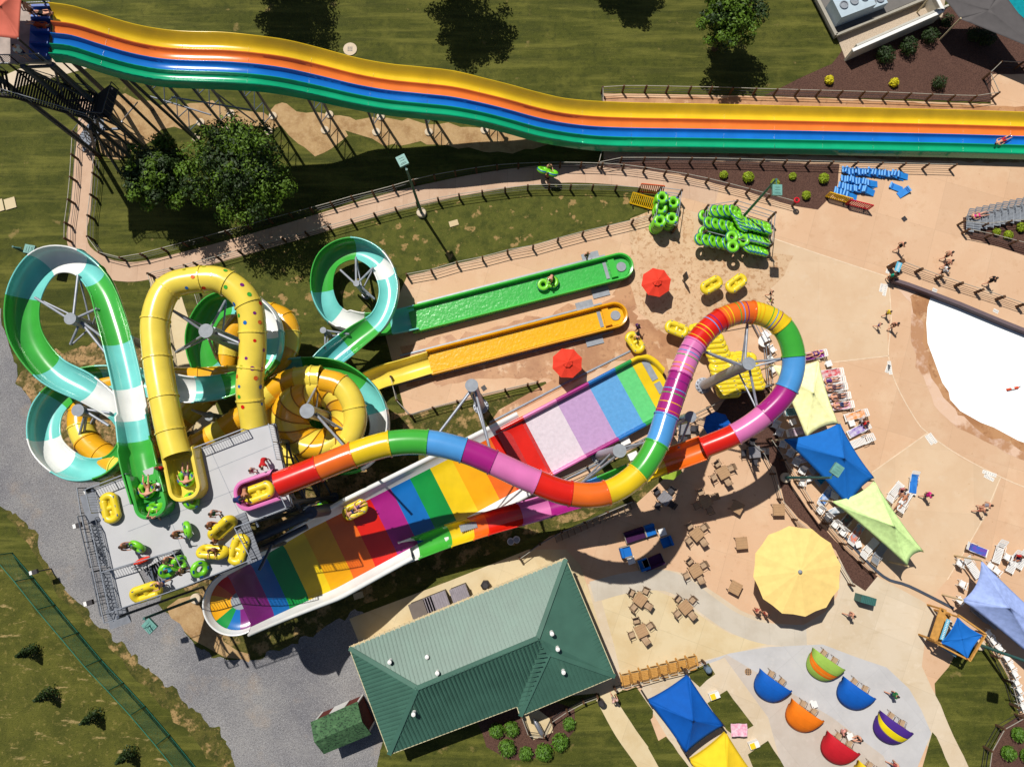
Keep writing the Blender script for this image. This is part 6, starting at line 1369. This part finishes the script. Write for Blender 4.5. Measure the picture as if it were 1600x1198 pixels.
for lab, p, zz_, c in (('white lidded box beside the ribbed column', (977, 689), .8, 0), ('white round bin lying beside the ribbed column', (989, 712), .6, 0)):
    q = W(*p, zz_); o = thing('storage_box', lab, 'box', (q.x, q.y, 0), .4); mb = MB(); mb.box((0, 0, .35), (.75, .55, .7)); mb.build('box', whitep, o); mb = MB(); mb.box((0, 0, .73), (.8, .6, .07)); mb.build('lid', whitep, o)
for lab, p in (('left white barrel in the shade behind the snack building', (798, 846)), ('right white barrel in the shade behind the snack building', (807, 843))):
    q = W(*p, .7); o = thing('barrel', lab, 'barrel', (q.x, q.y, 0)); mb = MB(); mb.lathe([(.28, 0), (.3, .35), (.28, .7)], 16); mb.build('body', whitep, o); mb = MB(); mb.lathe([(.22, .7), (.22, .74)], 14); mb.build('lid', greyp, o)
# ------------------------------------------------------------------ furniture
def mk_table(m, w=.95):
    def f():
        o = thing('square_table', '', 'table'); mb = MB(); mb.box((0, 0, .73), (w, w, .04)); mb.build('tabletop', m, o)
        mb = MB()
        for k in range(5): mb.box((0, -w/2+w*(k+.5)/5, .755), (w*.98, .012, .003))
        mb.build('plank_lines', mat('plank_gap', C(150, 116, 82), .7), o)
        for a in (-1, 1):
            for b_ in (-1, 1): mb = MB(); mb.bar((a*w*.42, b_*w*.42, 0), (a*w*.42, b_*w*.42, .72), .05); mb.build('leg', dark, o)
        return o
    return f
def mk_chair(frame, seat):
    def f():
        o = thing('patio_chair', '', 'chair'); mb = MB(); mb.box((0, 0, .43), (.48, .46, .03)); mb.build('seat', seat, o)
        mb = MB(); mb.box((0, -.26, .68), (.48, .04, .42), rx=.2); mb.build('backrest', seat, o)
        for s_ in (-1, 1): mb = MB(); mb.tube([(s_*.26, .24, 0), (s_*.26, .22, .62), (s_*.26, -.20, .64), (s_*.26, -.32, .92)], .018, 5); mb.tube([(s_*.26, -.26, 0), (s_*.26, -.20, .64)], .018, 5); mb.build('side_frame', frame, o)
        mb = MB(); mb.tube([(-.26, -.32, .92), (.26, -.32, .92)], .018, 5); mb.build('top_rail', frame, o); return o
    return f
KT, KTg = Kind(mk_table(tablem)), Kind(mk_table(mat('grey_table', C(140, 140, 146), .4)))
KC, KCb = Kind(mk_chair(mat('bronze_frame', C(120, 90, 70), .5), tansl)), Kind(mk_chair(dark, mat('dark_sling', C(66, 64, 70), .7)))
def tset(nm, px, ang, kt, kc, offs=None, dist=.82):
    q = W(*px, .74); kt.put((q.x, q.y, 0.03), R(ang), 'square table '+nm)
    names = ('upper right', 'upper left', 'lower left', 'lower right')
    for k in range(4):
        a = R(ang+ (offs[k] if offs else k*90)); 
        h_ = (a % (2*math.pi)); nmk = names[int(((h_+1e-6) % (2*math.pi))//(math.pi/2))]
        kc.put((q.x+dist*math.cos(a), q.y+dist*math.sin(a), .03), a+math.pi/2+random.uniform(-.2, .2), nmk+' chair at the table '+nm)
tset('(grey) by the grass below the yellow tube section', (1039, 778), 48, KTg, KCb)
tset('below the orange open chute, in full sun', (1130, 738), 28, KT, KC)
tset('half shaded, just right of the loop shadow crossing', (1103, 783), 25, KT, KC)
tset('in the dark shadow band, above the blue seats group', (1089, 834), 40, KT, KC)
tset('in sun below the dark shadow band', (1087, 891), 30, KT, KC)
tset('upper left of the three on the cream slab', (1000, 936), 52, KT, KC)
tset('right of the three on the cream slab', (1071, 948), 40, KT, KC)
tset('lowest of the three on the cream slab', (1002, 985), 25, KT, KC)
tset('grey, in shade under the pink tube section', (1179, 706), 5, KTg, KCb)
tset('grey, tucked beside the light blue tube section', (1069, 670), 5, KTg, KCb)
KT.put(W(1152, 792, .74)-Vector((0, 0, .71)), R(-30), 'bare brown table without chairs in the loop shadow'); KT.put(W(1217, 796, .74)-Vector((0, 0, .71)), R(0), 'bare brown table without chairs by the curved fence'); KT.put(W(1159, 848, .74)-Vector((0, 0, .71)), R(5), 'bare brown table without chairs left of the yellow umbrella, upper'); KT.put(W(1149, 918, .74)-Vector((0, 0, .71)), R(-28), 'bare brown table without chairs left of the yellow umbrella, lower')
for k in range(13):
    t = k/12; q = W(873+(990-873)*t, 841-(841-789)*t, .45); KC.put((q.x, q.y, .03), R(20)+math.pi, ('leftmost' if k == 0 else 'rightmost' if k == 12 else 'one of the middle')+' chair'+('' if k in (0, 12) else 's')+' in the long row along the grass strip', 'tan chairs lined up along the grass strip')
def mk_adi():
    o = thing('wooden_armchair', '', 'armchair'); mb = MB()
    for k in range(8): mb.box((0, -.2+k*.11, .38-.03*k+.1), (.52, .09, .025))
    mb.build('seat', woodl, o); mb = MB()
    for k in range(5): mb.box(((k-2)*.105, -.36, .68), (.09, .03, .62-.05*abs(k-2)), rx=.35)
    mb.build('backrest', woodl, o)
    for s_ in (-1, 1): mb = MB(); mb.box((s_*.34, .02, .6), (.13, .7, .03)); mb.bar((s_*.33, .3, 0), (s_*.33, .3, .6), .07); mb.bar((s_*.33, -.35, 0), (s_*.33, -.3, .6), .07); mb.build('armrest', woodl, o)
    o.scale = (1.12, 1.2, 1); return o
KA = Kind(mk_adi)
for k in range(8):
    t = k/7; q = W(978+(1081-978)*t, 1060-(1060-1033)*t, .5); KA.put((q.x, q.y, .04), R(190), 'wooden armchair, '+('first from the left', 'second from the left', 'third from the left', 'fourth from the left', 'fifth from the left', 'sixth from the left', 'seventh from the left', 'last on the right')[k]+' in the row facing the cream slab', 'wooden armchairs in a row')
def sofa(label, px, ang, w, c, cat='lounge chair'):
    q = W(*px, .5); o = thing('outdoor_'+cat.replace(' ', '_'), label, cat, (q.x, q.y, .03), R(ang)); m = cloth(*c)
    mb = MB(); mb.box((0, .05, .3), (w, .78, .28)); mb.build('seat', m, o); mb = MB(); mb.box((0, -.36, .52), (w, .2, .5), rx=-.1); mb.build('backrest', m, o)
    for s_ in (-1, 1): mb = MB(); mb.box((s_*(w/2+.03), 0, .35), (.04, .85, .55)); mb.build('armrest', railw, o)
sofa('dark purple bench, upper one of the blue and purple group', (992, 836), 198, 1.65, (66, 24, 72), 'bench'); sofa('dark purple bench, lower one of the blue and purple group', (1021, 878), 22, 1.65, (66, 24, 72), 'bench')
sofa('blue lounge chair at the right end of the upper purple bench', (1016, 828), 198, .8, (20, 112, 200)); sofa('blue lounge chair at the right of the lounge group', (1042, 846), 110, .8, (20, 112, 200)); sofa('blue lounge chair at the left of the lounge group', (978, 862), 285, .8, (20, 112, 200)); sofa('blue lounge chair at the left end of the lower purple bench', (1006, 882), 20, .8, (20, 112, 200))
def sidet(label, px, s_=.5, z=.45): q = W(*px, z); o = thing('side_table', label, 'side table', (q.x, q.y, .03), .3); mb = MB(); mb.box((0, 0, z), (s_, s_, .05)); mb.build('tabletop', whitep, o); mb = MB(); mb.lathe([(.05, 0), (.05, z)], 8); mb.lathe([(.2, 0), (.2, .03)], 10); mb.build('pedestal', whitep, o)
sidet('white side table by the right blue chair of the lounge group', (1035, 831), .6); sidet('white side table by the left blue chair of the lounge group', (986, 875), .6)
# sunshades over pairs of chairs
def cabana(lab, px, cols):
    q = W(*px, .9); o = thing('clam_sunshade', lab, 'sunshade', (q.x, q.y, .04), imang(44, 30)); K1, K2 = 16, 12; o.scale = (1.04, 1.12, 1)
    def pt(u, v):   # u along the opening, v from the front edge to the back
        a = math.pi*u; x = -1.42*math.cos(a); w_ = math.sin(a)**(.45 if u < .5 else .3); y_ = .42-1.6*v*w_-.1*math.sin(a); z = 1.45*(math.sin(a)**.35)*math.cos(v*math.pi/2*.98)**.55; return Vector((x*(1-.18*v), y_, max(.05, z)))
    for j, (v0, v1, c) in enumerate(cols):
        mb = MB(); mb.smooth = True; vs = []
        for a in range(K1+1):
            for b_ in range(K2+1): vs.append(pt(.02+.96*a/K1, v0+(v1-v0)*b_/K2))
        mb.add(vs, [(a*(K2+1)+b_, (a+1)*(K2+1)+b_, (a+1)*(K2+1)+b_+1, a*(K2+1)+b_+1) for a in range(K1) for b_ in range(K2)])
        mb.build('canopy_panel', cloth(*c, .7), o).modifiers.new('t', 'SOLIDIFY').thickness = .015
    for v in (0, .33, .66):
        mb = MB(); mb.tube([pt(.02+.96*k/16, v)+Vector((0, 0, .01)) for k in range(17)], .018, 5); mb.build('hoop', cloth(*cols[0][2], .7), o)
    for k, s_ in enumerate((-.45, .55)):
        v = Vector((s_, .62, 0)); v.rotate(o.rotation_euler); KC.put((q.x+v.x, q.y+v.y, .04), o.rotation_euler.z+math.pi*0+random.uniform(-.15, .15), ('left' if k == 0 else 'right')+' chair in front of the '+lab)
    return o
B1, LI, OR = (14, 98, 196), (160, 196, 84), (250, 128, 20)
cabana('blue sunshade, leftmost on the court', (1209, 1070), [(0, 1, B1)]); cabana('lime sunshade with an orange stripe', (1292, 1037), [(0, .5, LI), (.5, .78, OR), (.78, 1, LI)])
cabana('blue sunshade in the middle right of the court', (1340, 1082), [(0, 1, B1)]); cabana('plain orange sunshade on the court', (1259, 1117), [(0, 1, OR)])
cabana('purple sunshade with a yellow stripe', (1398, 1136), [(0, .38, (78, 44, 140)), (.38, .68, (244, 220, 20)), (.68, 1, (78, 44, 140))]); cabana('red sunshade on the court', (1315, 1168), [(0, 1, (204, 30, 44))])
cabana('yellow sunshade cut by the bottom edge', (1364, 1214), [(0, 1, (250, 212, 40))])
pp('person in a pale top sitting under the red sunshade, left', 1315, 1141, 1, .3, 'sit', wear=(st((230, 160, 150)), tr(WH))); pp('person in dark swimwear sitting under the red sunshade, right', 1341, 1151, -1, .4, 'sit', wear=(su(BL),), hr=1)
sidet('white side table with yellow items before the orange sunshade', (1272, 1100)); sidet('white side table between the two seated people', (1328, 1150))
# loungers, white chairs and towels
def mk_lounger(m):
    def f():
        o = thing('sun_lounger', '', 'sun lounger'); mb = MB()
        for k in range(11): mb.box((-.88+k*.12, 0, .34), (.09, .58, .03))
        mb.build('bed', m, o); mb = MB()
        for k in range(5): t = .08+k*.13; mb.box((.42+t*.95, 0, .34+t*.55), (.1, .58, .03), ry=-.5)
        mb.build('backrest', m, o)
        for s_ in (-1, 1): mb = MB(); mb.tube([(-.95, s_*.3, .33), (.42, s_*.3, .33), (1.0, s_*.3, .66)], .035, 6); mb.tube([(.1, s_*.3, .36), (.1, s_*.34, .52), (.55, s_*.34, .52), (.6, s_*.3, .4)], .025, 5); mb.build('side_rail', m, o)
        for x in (-.8, .45):
            for s_ in (-1, 1): mb = MB(); mb.bar((x, s_*.27, 0), (x, s_*.27, .33), .05); mb.build('leg', m, o)
        return o
    return f
def mk_wchair():
    o = thing('plastic_chair', '', 'chair'); mb = MB(); mb.box((0, .02, .42), (.5, .48, .035)); mb.build('seat', whitep, o); mb = MB(); mb.box((0, -.27, .7), (.52, .04, .5), rx=.3)
    mb.build('backrest', whitep, o); mb = MB(); mb.box((0, -.30, .72), (.34, .045, .015), rx=.3); mb.build('slot', greyp, o)
    for s_ in (-1, 1): mb = MB(); mb.box((s_*.28, .02, .62), (.06, .5, .03)); mb.build('armrest', whitep, o)
    for a in (-1, 1):
        for b_ in (-1, 1): mb = MB(); mb.bar((a*.24, b_*.24, 0), (a*.22, b_*.22, .6), .045); mb.build('leg', whitep, o)
    return o
KL, KLg, KW = Kind(mk_lounger(whitep)), Kind(mk_lounger(greyp)), Kind(mk_wchair)
def lounger(px, d, label, K_=None, towel=None):
    q = W(px[0], px[1], .36); (K_ or KL).put((q.x, q.y, .03), imang(*d), label)
    if towel:
        mb = MB(); mb.smooth = True; vs = []; n = 12
        for k in range(n+1):
            x = -.8+1.55*k/n; z = .385 if x < .45 else .385+(x-.45)*.57
            for j in range(5): vs.append((x, -.3+.15*j, z+.012*math.sin(k*2.1+j)))
        mb.add(vs, [(a*5+b_, (a+1)*5+b_, (a+1)*5+b_+1, a*5+b_+1) for a in range(n) for b_ in range(4)])
        c1, c2 = towel[1]; m = mat('towel_%d_%d_%d' % c1, C(*c1), .9, .1, scale=3, col2=C(*c2)); o = mb.build('beach_towel', m); o.location = (q.x, q.y, .03); o.rotation_euler.z = imang(*d); tag(o, towel[0], 'towel')
lounger((1240, 643), (-20, 2), 'white lounger in sun left of the yellow sail', towel=('teal towel on the lounger left of the yellow sail', ((120, 170, 176), (70, 110, 120))))
lounger((1245, 674), (-20, 4), 'white lounger half under the lower tip of the yellow sail', towel=('pale patterned towel under the tip of the yellow sail', ((230, 210, 220), (170, 140, 160))))
lounger((1252, 697), (-20, 5), 'white lounger under the left tip of the blue sail', towel=('magenta and white towel under the left tip of the blue sail', ((210, 190, 200), (130, 50, 110))))
lounger((1259, 714), (-20, 7), 'second white lounger along the blue sail', towel=('purple patterned towel along the blue sail', ((220, 215, 225), (150, 80, 130))))
lounger((1279, 727), (-16, 12), 'grey-blue lounger shaded by the blue sail', KLg); lounger((1288, 744), (-16, 12), 'dark lounger with a teal towel under the blue sail', KLg, towel=('bright teal towel in the shade of the blue sail', ((30, 150, 190), (10, 60, 90))))
lounger((1290, 775), (-16, 18), 'white lounger with a blue towel below the lamp post', towel=('blue and white towel on the lounger below the lamp post', ((40, 130, 220), (235, 235, 235))))
lounger((1308, 762), (-10, 20), 'white lounger in deep shade at the lower tip of the blue sail'); lounger((1310, 796), (20, -10), 'white lounger by the pole between the blue and green sails', towel=('white patterned towel between the blue and green sails', ((235, 235, 235), (150, 170, 190))))
lounger((1325, 810), (-16, 16), 'lounger with a brown towel under the green sail', towel=('brown and teal towel under the green sail', ((140, 90, 80), (60, 140, 140))))
lounger((1337, 834), (-16, 20), 'white lounger with a rainbow towel under the green sail', towel=('rainbow towel under the green sail', ((240, 120, 60), (90, 190, 220))))
lounger((1358, 856), (-20, 20), 'white lounger at the lower left of the green sail'); lounger((1374, 863), (-14, 18), 'grey lounger beside the white one under the green sail', KLg)
lounger((1336, 649), (22, -6), 'white lounger with an orange towel right of the sails', towel=('orange and white towel on the topmost open lounger', ((245, 150, 60), (240, 230, 220))))
lounger((1340, 672), (20, -10), 'white lounger with lilac items right of the sails', towel=('lilac towel on the middle open lounger', ((150, 120, 200), (235, 230, 240))))
lounger((1346, 689), (22, -9), 'empty white lounger right of the sails, lowest of three')
lounger((1272, 555), (20, -4), 'lounger with a purple towel above the yellow sail', towel=('purple and pink towel above the yellow sail', ((190, 70, 190), (90, 40, 110))))
for k, (p, c) in enumerate((((1297, 583), (210, 40, 60)), ((1300, 595), (240, 238, 236)), ((1303, 606), (120, 110, 120)), ((1308, 620), (110, 100, 110)), ((1313, 634), (230, 140, 170)))):
    nm = ('first', 'second', 'third', 'fourth', 'last')[k]; lounger(p, (22, -3), nm+' lounger from the top along the right edge of the yellow sail', towel=(nm+' towel from the top along the right edge of the yellow sail', (c, (230, 225, 225))))
lounger((1398, 768), (-16, 18), 'white lounger right of the green sail top, on the left of a pair'); lounger((1413, 783), (-14, 20), 'white lounger right of the green sail, under a sunbather')
lounger((1427, 755), (4, -22), 'lone lounger beneath a bright blue towel on the pale bay', towel=('bright blue towel lying alone near the green sail', ((60, 140, 226), (40, 110, 200))))
pp('sunbather on the purple towel above the yellow sail', 1272, 553, 1, -.2, 'lie', wear=(tp(PU), br(PU)), z=.42, hr=1)
for k, (x, y_, w_) in enumerate(((1299, 594, su(PU)), (1301, 605, tr((110, 80, 90))), (1309, 619, tr((90, 70, 70))), (1313, 632, tr((60, 70, 110))))): pp(('highest', 'second highest', 'third', 'lowest')[k]+' of the four sunbathers along the yellow sail edge', x, y_, -1, .15, 'lie', wear=(w_,), z=.42)
pp('sunbather in white on the lounger right of the green sail', 1410, 783, .6, -.7, 'lie', sk=1, wear=(tr(WH),), z=.42); pp('person with a dark cap sitting by the loungers right of the green sail', 1409, 764, -.3, 1, 'sit', wear=(st((200, 120, 120)), tr(NV)), hr=1)
pp('person in a red top sitting among the loungers right of the sails', 1350, 661, .4, .6, 'sit', wear=(st(RD), tr(WH)), hr=1); pp('person in white sitting above the red-topped one', 1344, 656, 1, .4, 'sit', wear=(st((200, 190, 190)), tr(BL)), hr=0)
for k, (p, d) in enumerate([((1212, 664), (-6, 14)), ((1217, 676), (-6, 14)), ((1223, 694), (-4, 14)), ((1234, 708), (-8, 14)), ((1243, 722), (-8, 14)), ((1253, 735), (-8, 14)), ((1253, 754), (-2, 14)), ((1281, 797), (-8, 10)), ((1293, 808), (-8, 10)), ((1305, 819), (-8, 10)), ((1317, 831), (-8, 10))]):
    q = W(*p, .5); KW.put((q.x, q.y, .03), imang(*d)-math.pi/2, 'white plastic chair, number '+('one', 'two', 'three', 'four', 'five', 'six', 'seven', 'eight', 'nine', 'ten', 'eleven')[k]+' from the top of the line along the curved mulch bed', 'white chairs along the curved mulch bed')
for p, l_ in (((1239, 659), 'white side table under the yellow sail'), ((1264, 747), 'white side table near the lamp post in the mulch'), ((1341, 850), 'white side table by the lower green sail loungers'), ((1331, 661), 'white side table between the open loungers right of the sails'), ((1295, 568), 'white side table above the first lounger by the yellow sail')): sidet(l_, p)
for k, (p, d) in enumerate([((1196, 521), (10, -8)), ((1206, 545), (8, 12)), ((1204, 560), (8, 12)), ((1207, 576), (8, 12))]):
    q = W(*p, .5); KW.put((q.x, q.y, .03), imang(*d), ('topmost', 'second', 'third', 'lowest')[k]+' white chair seen inside the rainbow loop at the right', 'white chairs inside the loop')
q = W(1194, 533, .7); o = thing('round_table', 'white round table seen inside the rainbow loop', 'table', (q.x, q.y, .03)); mb = MB(); mb.lathe([(.5, .7), (.52, .72), (.5, .74)], 20); mb.build('tabletop', whitep, o); mb = MB(); mb.lathe([(.06, 0), (.06, .7)], 10); mb.lathe([(.3, 0), (.3, .04)], 12); mb.build('pedestal', whitep, o)
# bottom right loungers round the lavender sail
lounger((1526, 858), (-20, -8), 'lounger with a blue and purple towel at the top left of the lavender sail group', towel=('blue and purple towel near the lavender sail', ((60, 110, 200), (130, 70, 170))))
lounger((1561, 862), (8, -20), 'white lounger with a bag, second of the lavender sail group'); lounger((1519, 886), (-10, -16), 'white lounger touching the top of the lavender sail'); lounger((1584, 878), (12, -22), 'white lounger with dark items at the right of the lavender sail group')
lounger((1598, 872), (12, -20), 'white lounger cut by the right edge beside the dark items'); 
for k, (p, d) in enumerate([((1500, 879), (14, 6)), ((1548, 884), (8, 6)), ((1558, 892), (8, 8)), ((1504, 912), (12, 6)), ((1500, 938), (8, 8)), ((1574, 870), (8, 4))]):
    q = W(*p, .5); KW.put((q.x, q.y, .03), imang(*d), 'white chair near the lavender sail, '+('at its far upper left', 'just right of its tip', 'lower one right of its tip', 'along its left edge', 'at its left corner', 'between two loungers')[k])
line = [(1545, 990), (1553, 1002), (1562, 1013), (1573, 1028), (1580, 1040), (1586, 1053), (1588, 1066), (1592, 1078), (1594, 1090), (1598, 1104)]
for k, p in enumerate(line):
    q = W(*p, .5); KW.put((q.x, q.y, .03), imang(10, 14)-.3*k/9, 'white chair of the line beside the corner grass, '+('first', 'second', 'third', 'fourth', 'fifth', 'sixth', 'seventh', 'eighth', 'ninth', 'tenth')[k]+' from the kiosk', 'white chairs beside the corner grass')
for k, p in enumerate([(1565, 930+20), (1580, 965), (1592, 980), (1545, 955), (1530, 945)]):
    lounger((p[0], p[1]+12), (-14, -12), 'lounger in the shade of the lavender sail, '+('middle', 'lower middle', 'lowest', 'second from left', 'leftmost')[k]+' one', KLg)
pp('person in red at the right edge among the white loungers', 1590, 868, -.4, 1, 'sit', sk=1, wear=(st(RD), tr(NV)), hr=1)
for k in range(9):
    t = k/8; lounger((1516+84*t, 346-18*t), (2, -16), 'grey sling chair, '+('first', 'second', 'third', 'fourth', 'fifth', 'sixth', 'seventh', 'eighth', 'ninth')[k]+' from the left along the mulch island', KLg)
pp('sunbather on the grey chairs by the mulch island', 1530, 336, -1, .2, 'lie', wear=(tp(PK), br(PK)), z=.45)
# kiosk
kx = thing('wooden_kiosk', 'small open wooden kiosk with counter boards and blue sign boards', 'kiosk')
mb = MB()
for (a, b_, z) in (((1458, 998), (1474, 950), 1.9), ((1466, 1001), (1482, 956), 1.5)): A0, B0 = W(*a, z), W(*b_, z); mb.bar(A0, B0, .55 if z > 1.6 else .5, .06)
mb.build('counter_board', woodl, kx)
for p in [(1460, 1000), (1474, 952), (1485, 960), (1474, 1008), (1516, 1030), (1537, 992)]: q = W(*p, 2.2); mb = MB(); mb.bar((q.x, q.y, 0), (q.x, q.y, 2.3), .12); mb.build('post', woodl, kx)
mb = MB(); mb.bar(W(1466, 1006, 2.5), W(1516, 1032, 2.5), .12, .2); mb.bar(W(1516, 1030, 2.6), W(1540, 990, 2.6), .12, .2); mb.bar(W(1497, 960, 2.6), W(1540, 990, 2.6), .12, .2); mb.build('roof_beam', woodl, kx)
def board(root, a, b_, z, w, c, name='sign_board', marks=12):
    A0, B0 = W(*a, z), W(*b_, z); mb = MB(); mb.bar(A0, B0, w, .05); sb_ = mb.build(name, cloth(*c, .5), root); mb = MB(); d = (B0-A0); n = Vector((-d.y, d.x, 0)).normalized()
    for k in range(marks): q = A0+d*((k+.8)/(marks+.8))+Vector((0, 0, .03)); mb.bar(q-n*w*.22, q+n*w*.22, d.length/marks*.4, .008)
    mb.build('lettering', whitep if sum(c) < 600 else cloth(60, 100, 120), sb_)
board(kx, (1471, 999), (1482, 967), 2.2, .3, (110, 190, 220)); board(kx, (1474, 1010), (1495, 1023), 2.1, .35, (120, 170, 196))
ps = thing('pool_sign', 'blue sign board on dark posts at the corner of the white pool', 'sign')
for p in [(1400, 412), (1410, 408), (1402, 428)]: q = W(*p, 1.2); mb = MB(); mb.box((q.x, q.y, .65), (.35, .35, 1.3), .3); mb.build('post', wood, ps)
board(ps, (1401, 424), (1406, 410), 1.6, .45, (100, 190, 220))
# painted ground notices
for k, (a, b_) in enumerate([((1386, 427), (1391, 414)), ((1376, 456), (1379, 443)), ((1381, 462), (1385, 444)), ((1385, 582), (1389, 570)), ((1392, 585), (1389, 564)), ((1447, 680), (1457, 694)), ((1452, 677), (1463, 692)), ((1535, 736), (1557, 743)), ((1538, 742), (1553, 750)), ((1457, 452), (1464, 455)), ((1552, 484), (1560, 488))]):
    A0, B0 = W(*a, .034), W(*b_, .034); d = B0-A0; n = Vector((-d.y, d.x, 0)).normalized(); mb = MB(); mb.bar(A0, B0, .32, .004); o = mb.build('painted_notice', cloth(244, 238, 228))
    tag(o, 'white painted notice on the paving, '+('above the blue sign', 'left one beside the pool corner', 'right one beside the pool corner', 'left one at the lower pool bay corner', 'right one at the lower pool bay corner', 'lower one at the lounge bay corner', 'upper one at the lounge bay corner', 'long one near the right pool curve', 'short one near the right pool curve', 'small one between posts and wall, left', 'small one between posts and wall, right')[k], 'floor marking')
    mb = MB()
    for j in range(6): q = A0+d*((j+.7)/6.4)+Vector((0, 0, .004)); mb.bar(q-n*.08, q+n*.08, .035, .003)
    mb.build('lettering', greyp, o)
# small yard things
for lab, p in (('square drain lid between the mats and the mulch island', (1413, 342)), ('square black drain plate right of the tall two-armed column', (756, 606)), ('round manhole with a grid in the shaded lawn above the racer', (547, 77)), ('round brown manhole on the court left of the blue sunshade', (1169, 1049))):
    q = W(*p, .05); mb = MB()
    if 'round' in lab: mb.lathe([(.62 if '547' in str(p) else .28, 0), (.62 if '547' in str(p) else .28, .04)], 20, (q.x, q.y, .03)); o = mb.build('manhole', pale if '547' in str(p) else tablem); mb = MB(); [mb.box((q.x+(i-1)*.16, q.y+(j-1)*.16, .075), (.1, .1, .01)) for i in range(3) for j in range(3)]; mb.build('grid', dark, o)
    else: mb.box((q.x, q.y, .05), (.4, .4, .03), .6); o = mb.build('square_drain', dark)
    tag(o, lab, 'drain cover')
for lab, p, s_ in (('pale concrete pad in the grass at the left edge, larger', (16, 318), (.95, 1.0)), ('pale concrete pad cut by the left edge', (0, 321), (.6, 1.1)), ('small pale slab in the lawn right of the lamp post', (709, 349), (.8, .5)), ('grey slab in the shade behind the half-pipe', (560, 930), (.8, .5))):
    q = W(*p, .06); mb = MB(); mb.box((q.x, q.y, .05), (s_[0], s_[1], .08), .3); tag(mb.build('concrete_pad', cream), lab, 'slab')
q = W(842, 1136, .3); o = thing('bench_grill', 'silver torpedo-shaped cooler on the small cream terrace below the roof', 'cooler', (q.x, q.y, .05), R(-60)); mb = MB(); mb.smooth = True; mb.tube([(-.8, 0, .4), (-.4, 0, .45), (.4, 0, .45), (.8, 0, .4)], [.08, .2, .2, .08], 12); mb.build('body', mat('chrome', C(210, 210, 214), .25, .5, .8), o); mb = MB(); mb.box((0, 0, .15), (.9, .3, .3)); mb.build('stand', dark, o)
o.name = 'outdoor_cooler'
ground('small_terrace', [(816, 1119), (840, 1107), (862, 1124), (864, 1143), (833, 1155)], .054, cream)
for lab, p, c in (('red life ring on a fence post beside the path', (1245, 313), (210, 20, 40)),):
    q = W(*p, 1.2); o = thing('life_ring', lab, 'life ring', (q.x, q.y, 0)); mb = MB(); ring(mb, (0, 0, 1.2), .2, .08, 16, 8); mb.build('ring', cloth(*c, .4), o); mb = MB(); mb.bar((0, 0, 0), (0, 0, 1.25), .06); mb.build('post', dark, o)
for k, (p, c) in enumerate((((1258, 1085-10), 0),)): pass
for lab, p in (('white cooler box with a yellow lid between the grass plots, upper', (1117, 1087)), ('white cooler box with a yellow lid between the grass plots, lower', (1179, 1164))):
    q = W(*p, .5); o = thing('cooler_box', lab, 'cooler', (q.x, q.y, .04), .35); mb = MB(); mb.box((0, 0, .22), (.8, .5, .44)); mb.build('box', whitep, o); mb = MB(); mb.box((-.15, 0, .47), (.4, .42, .06)); mb.build('lid', cloth(250, 214, 40), o)
mb = MB(); mb.smooth = True; q = W(1155, 1140, 1.0); vs = [(q.x+(i-4)*.16, q.y+(j-3)*.16, 1.0+.05*math.sin(i*1.3+j)) for i in range(9) for j in range(7)]; mb.add(vs, [(i*7+j, (i+1)*7+j, (i+1)*7+j+1, i*7+j+1) for i in range(8) for j in range(6)]); tag(mb.build('beach_towel', mat('towel_flamingo', C(240, 150, 180), .9, col2=C(240, 220, 230), scale=4)), 'pink towel hung beside the yellow canopy tent', 'towel')
mb = MB(); q = W(1070, 434, .9); mb.bar((q.x, q.y, 0), (q.x, q.y, 1.6), .05); mb.box((q.x, q.y, 1.2), (.08, .6, 1.2), .25); tag(mb.build('flag_sign', black), 'thin black standing sign right of the far red umbrella', 'sign')

q = W(222, 876, 13.3); o = thing('folded_umbrella', 'folded red umbrella lying at the corner of the deck stair railing', 'umbrella', (q.x, q.y, 13.3), R(20)); mb = MB(); mb.tube([(-.55, 0, 0), (-.2, 0, 0), (.3, .03, 0), (.55, .1, .03)], [.06, .18, .16, .05], 9); mb.build('canopy', redc, o); mb = MB(); mb.tube([(-1.0, -.05, 0), (.6, .1, 0)], .025, 6); mb.build('pole', railm, o)

q = W(1582, 607, .12); o = thing('rescue_buoy', 'red and white rescue buoy lying on the white pool floor', 'buoy', (q.x, q.y, .12), R(12)); mb = MB(); mb.tube([(-.5, 0, 0), (.5, 0, 0)], .11, 8); mb.build('float', cloth(226, 90, 60), o); mb = MB(); mb.tube([(-.15, 0, 0), (.1, 0, 0)], .12, 8); mb.build('band', whitep, o); mb = MB(); mb.tube([(.5, 0, 0), (.75, .06, 0)], .03, 5); mb.build('strap', greyp, o)
